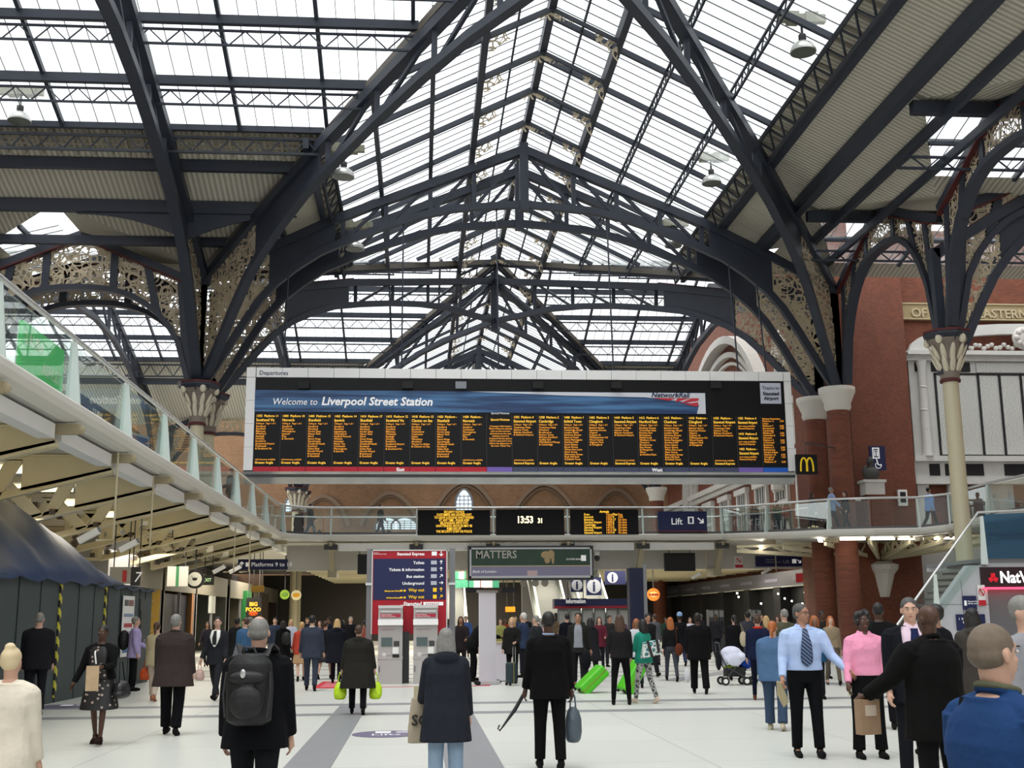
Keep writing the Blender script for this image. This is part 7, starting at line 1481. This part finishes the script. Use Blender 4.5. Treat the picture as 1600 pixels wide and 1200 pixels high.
pool('f_coat', 1.64, walkC, dict(S_CO, hair='long', hood=1), arm=AD, fem=True); pool('f_skirt', 1.64, walkB, dict(S_JK, hair='short', skirt=-.42), arm=AW2, fem=True); pool('f_pony', 1.64, walkC, dict(S_JK, hair='pony'), arm=AD, fem=True)
pool('m_lean', 1.75, dict(th=(.25, -.05), kn=(.3, .05)), dict(S_JK, hair='short'), arm=((.9, .15, .6, .2), (.9, .15, .5, .2)), lean=.55)
USED = {}
def crowd(key, px, Y, rz, H, skin, hair, top, bottom, label, shoe='15130f', z=0, loc=None, group=None):
    parts, J, H0 = POOL[key]; cols = cc(skin, hair, top, bottom, shoe); loc = loc or px_loc(px, Y); loc = V(loc[0], loc[1], z)
    if key not in USED: USED[key] = place(parts, J, cols, loc, math.radians(rz), label, group); r = USED[key]
    else:
        r = dup(USED[key], loc, math.radians(rz), label)
        keys = [k_ for _, _, k_ in parts]
        for o in [r]+list(r.children):
            nm = o.name.split('.')[0]; kk = {'person': 'skin', 'hair': 'hair', 'shoe': 'shoe', 'trousers': 'bottom', 'skirt': 'bottom'}.get(nm, 'top')
            o.material_slots[0].link = 'OBJECT'; o.material_slots[0].material = cols[kk]
    s = H/H0; r.scale = (s, s, s); return r, J, loc, s
def at_hand(res, rz, i): r, J, loc, s = res; return Vector(loc)+Matrix.Rotation(math.radians(rz), 3, 'Z') @ (J['arms'][i][2]*s)
q = crowd('m_bald', 62, 22.0, 10, 1.80, 'pale', 'grey', '1c1c22', '1a1a20', 'person in dark suit with white collar by the left hoarding, back turned')
q = crowd('f_pony', 246, 25.6, -10, 1.62, 'pale', 'brown', 'b0a486', 'c8b8a8', 'person with ponytail and beige coat holding an orange bag', 'a06a50'); plastic_bag(at_hand(q, -10, 0)+V(-.03, 0, .04), 0, .24, .26, mat('orange_leather', srgb('b84818'), .5), 'round orange bag held by the woman in beige coat', 'handbag')
q = crowd('m_stand', 212, 29.3, -80, 1.74, 'pale', 'grey', 'a89cc8', '0c0c10', 'person in lilac shirt with a black backpack standing by the hoarding door'); p = Vector(q[2]); e = empty('backpack', p+V(-.25, 0, 1.18), 0, 'black backpack on the man in lilac shirt', 'backpack'); m = MB(); m.ell((0, 0, 0), (.14, .17, .24)); soft('main_pouch', m, .015, BP, parent=e)
CW = [
('f_coat', 527, 31.5, 0, 1.66, 'pale', 'blond', '14161f', '141620', 'person with blond hair and navy coat with hood, walking away behind the grey suit man'),
('f_coat', 443, 36.5, 5, 1.62, 'pale', 'black', '0d0d10', 'b07858', 'person with dark hair and black coat wearing a small backpack, left of the grey suit'),
('f_stand', 455, 42, 180, 1.66, 'pale', 'blond', 'b8bccc', '16161a', 'person with blond hair and white blouse facing the camera in the left crowd'),
('f_skirt', 472, 33, 10, 1.60, 'pale', 'blond', 'a84030', 'a88a68', 'person with short blond hair, red top and tan skirt beside the grey suit'),
('f_skirt', 509, 34, -15, 1.62, 'pale', 'brown', '18181c', '2a2a30', 'person in black jacket and dark skirt, just right of the grey suit man'),
('m_walk', 430, 45, 180, 1.76, 'pale', 'black', '30384c', '20242c', 'person in dark suit walking toward the camera far left of centre'),
('m_stand', 391, 40, 20, 1.74, 'pale', 'grey', '6a6a60', '2a3040', 'person in grey beige jacket hidden behind the backpack man'),
('m_coat', 371, 33, -10, 1.72, 'brown', 'black', '1a1a1c', '2c3444', 'person in black leather jacket and jeans behind the striding man'),
('m_bald', 384, 29, 60, 1.70, 'pale', 'brown', '3a5a7c', '28384c', 'person in blue denim bending behind the head of the backpack man'),
('f_walk', 500, 46, 170, 1.64, 'pale', 'brown', '5a2c2c', '1c1c22', 'person in maroon top in the distance left of centre'),
('m_walk2', 548, 44, 180, 1.76, 'pale', 'grey', '141418', '141418', 'person in black suit in the distance above the green bag woman'),
('m_stand', 515, 50, 90, 1.74, 'brown', 'black', '1c2230', '16181e', 'person in navy jacket far away near the left pillars'),
('f_pony', 570, 39, 20, 1.62, 'tan', 'black', '8a4a3c', '1a1a20', 'person in rust coloured top just left of the ticket machines'),
('m_walk', 410, 54, 175, 1.76, 'pale', 'brown', '22242a', '1c1c20', 'person in dark clothes at the far left near the green pillar'),
('f_stand', 720, 34, 178, 1.70, 'tan', 'brown', '2a2426', '3a3434', 'person in dark cardigan facing the camera just left of the banner'),
('m_lean', 738, 31.6, -70, 1.78, 'dark', 'black', '0e0e10', '0e0e10', 'person in black leaning on the counter behind the banner'),
('m_stand', 760, 33, 182, 1.76, 'pale', 'black', '20304c', '1a1a22', 'person in navy suit half hidden by the white banner'),
('f_stand', 800, 30.6, 165, 1.66, 'pale', 'blond', '1b1b1a', '121214', 'person with blond hair and green scarf standing at the counter', ),
('m_stand', 818, 33.5, 60, 1.78, 'pale', 'white', '2c3850', '1c1c22', 'person with white hair and blue jacket behind the counter group'),
('m_bald', 838, 29.4, 55, 1.70, 'pale', 'grey', '26282c', '101014', 'person with curly grey hair and charcoal jacket at the counter, back turned'),
('f_stand', 846, 36, 40, 1.62, 'pale', 'grey', 'c0a0a8', '3a3a40', 'person in pale pink cardigan between the counter and the black suit man'),
('f_walk', 700, 46, 170, 1.66, 'dark', 'black', '3a4a70', '1a1a20', 'person in blue top in the distance right of the ticket machines'),
('m_walk2', 728, 52, 180, 1.76, 'pale', 'black', '3c5488', '20242c', 'person in bright blue jacket far behind the dark cardigan woman'),
('f_stand', 782, 45, 175, 1.62, 'pale', 'brown', '8a8a50', '20202a', 'person in olive yellow top far behind the banner'),
('m_stand', 886, 38, 10, 1.76, 'pale', 'black', '0e1018', '0e1018', 'person in black suit, back turned, behind the suitcase man'),
('f_coat', 922, 31, 12, 1.64, 'dark', 'black', '1e1e22', '26262a', 'person with black hair in dark coat walking away left of the leggings girl'),
('f_stand', 936, 37, 178, 1.66, 'pale', 'brown', '5c2230', '1c1c22', 'person in burgundy top facing the camera behind the leggings girl'),
('m_stand', 952, 40, 200, 1.70, 'tan', 'black', '2c2a28', '22242a', 'person in brown jacket behind the long haired girl'),
('m_walk', 1012, 33, 195, 1.76, 'tan', 'black', '1c1c1e', '1a1a1e', 'person with dark hair in black jacket behind the turquoise girl'),
('f_stand', 994, 28, 170, 1.60, 'brown', 'red', 'b8bcc0', '20202a', 'person with auburn hair and white top beside the turquoise girl'),
('f_walk', 1047, 30.6, -5, 1.66, 'pale', 'red', '121214', '3a3c44', 'person in short black top and grey trousers walking with a brown bag'),
('m_coat', 1062, 40, 0, 1.72, 'brown', 'black', '101014', '2c3a58', 'person in black coat and jeans with pale blue cap'),
('m_stand', 1023, 41, 30, 1.74, 'tan', 'brown', '5a5c62', '34343c', 'person in grey hooded top near the orange restaurant sign'),
('f_stand', 1078, 45, 170, 1.62, 'pale', 'brown', 'c8c8d4', '2a2a34', 'person in white top in front of the dark right shops'),
('f_pony', 1147, 30.5, 0, 1.68, 'pale', 'black', '0d0d10', '16161c', 'person in black coat with cream shoulder bag behind the pushchair'),
('m_coat', 1168, 33.5, 8, 1.78, 'tan', 'black', '34363c', '2a2c34', 'person in dark grey coat, back turned, right of the pushchair woman'),
('f_walk', 1197, 33, 5, 1.68, 'pale', 'blond', '4c4238', '22242c', 'person with light brown hair above the navy coat woman'),
('m_bald', 1226, 24.5, 15, 1.78, 'pale', 'grey', '4c4c3c', '24262c', 'person with cropped grey hair and olive jacket behind the redhead'),
('f_stand', 1272, 23.5, 175, 1.64, 'brown', 'red', '204a68', '16161c', 'person with orange headscarf and blue top beside the blue shirt man'),
('f_walk', 1297, 28, 170, 1.66, 'pale', 'red', '8a7a64', '5a5248', 'person with long auburn hair and beige coat, right of the blue shirt man'),
('m_stand', 1284, 31, 190, 1.76, 'dark', 'black', '2a2420', '34405c', 'person in dark brown coat and jeans behind the blue shirt man'),
('m_bald', 1373, 17.2, -20, 1.82, 'dark', 'black', '0c0c0e', '101014', 'bald person in black coat behind the pink shirt woman'),
('m_stand', 1352, 30, 200, 1.80, 'tan', 'black', '2a2c34', '1c1c22', 'person with black hair seen above the pink shirt woman, far back'),
('m_coat', 1463, 13.6, 30, 1.76, 'tan', 'black', '0d0d12', '0e0e12', 'person in black jacket behind the bald man in black coat'),
('f_coat', 1519, 14.4, -5, 1.72, 'brown', 'black', '3c3834', '26262c', 'person with curly black hair and tweed coat in front of the kiosk signs'),
('m_stand', 1598, 8.3, -150, 1.76, 'pale', 'grey', '8a8a90', '3a3a44', 'person with grey hair cut off by the right edge'),
('m_walk', 1190, 52, 180, 1.76, 'pale', 'brown', '34303a', '22242a', 'person walking in front of the cash machines'),
('f_stand', 1215, 47, 150, 1.64, 'pale', 'brown', '5a4a4a', '22242a', 'person in mauve top near the dark right shops'),
('m_walk2', 1118, 48, 175, 1.75, 'dark', 'black', '26262a', '1c1c22', 'person in black left of the cash machines'),
('f_walk', 1250, 44, 170, 1.66, 'tan', 'black', '3a3a44', '22242a', 'person in slate top behind the blue shirt man, in the distance'),
('m_stand', 865, 52, 180, 1.76, 'pale', 'brown', '6a5a48', '2a2c34', 'person in tan jacket at the foot of the escalator'),
('f_coat', 845, 55, 175, 1.64, 'pale', 'blond', '3a2c44', '22242a', 'person with blond hair and plum coat at the escalator'),
('m_walk', 805, 58, 180, 1.76, 'pale', 'black', '2a3c5c', '22242a', 'person in blue jacket under the orange sign'),
('f_stand', 790, 55, 180, 1.62, 'brown', 'black', '8a3a2c', '22242a', 'person in brick red top in the far crowd under the orange sign'),
('m_stand', 822, 50, 0, 1.76, 'pale', 'grey', '1c1c20', '22242a', 'person with grey hair in black coat in the far crowd, back turned'),
('f_walk', 752, 56, 180, 1.64, 'pale', 'brown', '4c6a8a', '22242a', 'person in light blue top far behind the banner, by the shutters'),
('m_coat', 690, 57, 0, 1.76, 'dark', 'black', '1a1a1e', '22242a', 'person in black coat by the far escalator, right of the ticket machines'),
('m_stand', 905, 49, 180, 1.74, 'brown', 'black', '3a3c34', '22242a', 'person in dark green jacket below the information signs'),
('f_pony', 972, 48, 10, 1.64, 'pale', 'brown', '6a4a5c', '22242a', 'person in mauve coat by the enquiry windows'),
('m_walk2', 1000, 52, 180, 1.76, 'pale', 'black', '20242c', '22242a', 'person in black suit beside the navy pillar'),
('f_stand', 1040, 50, 170, 1.62, 'tan', 'black', '2c4a3c', '22242a', 'person in green cardigan near the round burger sign'),
('m_coat', 1095, 54, 5, 1.76, 'pale', 'grey', '2a2a2e', '22242a', 'person in grey coat in front of the dark shop row'),
('m_stand', 340, 52, 100, 1.75, 'pale', 'brown', '3a3430', '22242a', 'person in brown jacket by the dark glazed shop'),
('f_walk', 325, 44, 180, 1.62, 'tan', 'black', '24202a', '22242a', 'person in black top under the hanging clock'),
('m_walk', 480, 57, 175, 1.76, 'pale', 'black', '303440', '22242a', 'person in grey suit far behind under the yellow round sign'),
('f_coat', 535, 55, 0, 1.64, 'pale', 'black', '22202a', '22242a', 'person in dark coat in the far distance left of the steel post'),
]
for t_ in CW: crowd(t_[0], t_[1], t_[2], t_[3], t_[4], t_[5], t_[6], t_[7], t_[8], t_[9])
# people on the upper walkway
UP = [('m_walk', 481, 57.5, -90, 1.76, 'pale', 'black', '0f1014', '24344c', 'person in black jacket and jeans wheeling a case, left on the walkway'),
('m_walk2', 592, 57.5, -90, 1.74, 'pale', 'brown', '14161c', '24344c', 'stooping person in dark jacket wheeling a case, right on the walkway'),
('m_coat', 463, 60, 180, 1.70, 'brown', 'black', '1c1014', '1c1c20', 'person in dark maroon coat beside the distant iron column on the walkway'),
('m_bald', 907, 64, 180, 1.90, 'pale', 'grey', '101218', '101218', 'person in black suit seen above the arrivals display, left of two'), ('m_stand', 924, 65, 190, 1.86, 'pale', 'brown', '101218', '101218', 'person in black suit seen above the arrivals display, right of two'),
('f_coat', 1279, 48.6, -100, 1.68, 'pale', 'brown', '3a3430', '2a2a2e', 'person in patterned dark coat at the walkway bulge, left of the blue shirted walker'),
('m_walk', 1310, 47.3, -90, 1.78, 'tan', 'grey', '93a8d0', '16181e', 'person in pale blue shirt walking on the walkway bulge'),
('f_pony', 1332, 47.5, 100, 1.62, 'pale', 'black', '0e0e12', '16181e', 'person in black behind the blue shirted walker on the bulge'),
('m_walk2', 1466, 47.6, -80, 1.80, 'tan', 'black', '7e9fd8', '10121a', 'person in bright blue shirt walking behind the cream iron column'),
('f_stand', 1187, 56.5, 180, 1.66, 'pale', 'black', '26282c', '3a4450', 'person in black behind the walkway glass right of the Lift sign'),
('m_stand', 1222, 56, 200, 1.72, 'tan', 'brown', '2c5a48', '2a2a30', 'person in green top behind the walkway glass'), ('f_walk', 1238, 55.5, 180, 1.66, 'pale', 'brown', 'a02c30', '2a2a30', 'person in red top behind the walkway glass')]
for t_ in UP: crowd(t_[0], t_[1], t_[2], t_[3], t_[4], t_[5], t_[6], t_[7], t_[8], t_[9], z=DZ+(-.33 if t_[2] < 49 else 0))
crowd('m_stand', 393, 0, 100, 1.74, 'pale', 'brown', '1c1e24', '1c1c22', 'person in dark jacket leaning at the left balcony rail beside the board edge', z=DZ, loc=(-7.0, 44.0, 0))
for i, (px, Y) in enumerate(((506, 57.5), (616, 57.5))):
    p = px_loc(px, Y); suitcase(V(p.x, p.y, DZ), PI, .75, 'small black wheeled case pulled along the cross walkway, %s one' % ('left', 'right')[i], .5, .35, .2, C('101014'))
# a few carried things in the crowd
e = empty('shoulder_bag', px_loc(1160, 30.3)+V(0, 0, 1.05), 0, 'cream cloth bag on the shoulder of the woman behind the pushchair', 'bag'); m = MB(); m.ell((0, 0, 0), (.10, .06, .20)); soft('bag_body', m, .015, cloth('b4a890'), parent=e); MB().pipe([(-.03, 0, .15), (-.06, 0, .4), (.03, 0, .15)], .008).build('strap', cloth('b4a890'), e)
e = empty('shoulder_bag', px_loc(1059, 30.4)+V(0, 0, .80), 0, 'brown leather bag at the hip of the woman in grey trousers', 'bag'); m = MB(); m.ell((0, 0, 0), (.11, .08, .16)); soft('bag_body', m, .015, cloth('5a2c1c'), parent=e); MB().pipe([(-.03, 0, .12), (-.08, -.05, .5), (-.02, -.05, .6)], .008).build('strap', cloth('5a2c1c'), e)
e = empty('holdall', px_loc(914, 28.2)+V(0, 0, .62), 0, 'dark holdall carried by the man in grey shirt', 'bag'); m = MB(); m.ell((0, 0, 0), (.13, .1, .22)); soft('bag_body', m, .015, cloth('101114'), parent=e); MB().pipe([(-.05, 0, .18), (0, 0, .3), (.05, 0, .18)], .01).build('handle', BLACKM, e)
e = empty('shopping_bag', px_loc(1071, 30.0)+V(0, 0, .19), 0, 'white carrier bag beside the black suit man, low down', 'bag'); m = MB(); m.ell((0, 0, 0), (.09, .07, .18)); soft('bag_body', m, .015, cloth('c8c8cc'), parent=e)
e = empty('cap', px_loc(1062, 40)+V(0, 0, 1.70), 0, 'pale blue knitted cap on the person in black coat and jeans', 'hat'); m = MB(); m.ell((0, 0, 0), (.10, .11, .10)); soft('knit', m, .015, cloth('8aa8cc'), parent=e)
e = empty('backpack', px_loc(448, 36.2)+V(0, 0, 1.08), 0, 'small black backpack on the dark haired woman in black coat', 'backpack'); m = MB(); m.ell((0, 0, 0), (.14, .1, .2)); soft('main_pouch', m, .015, BP, parent=e)
bake_texts()
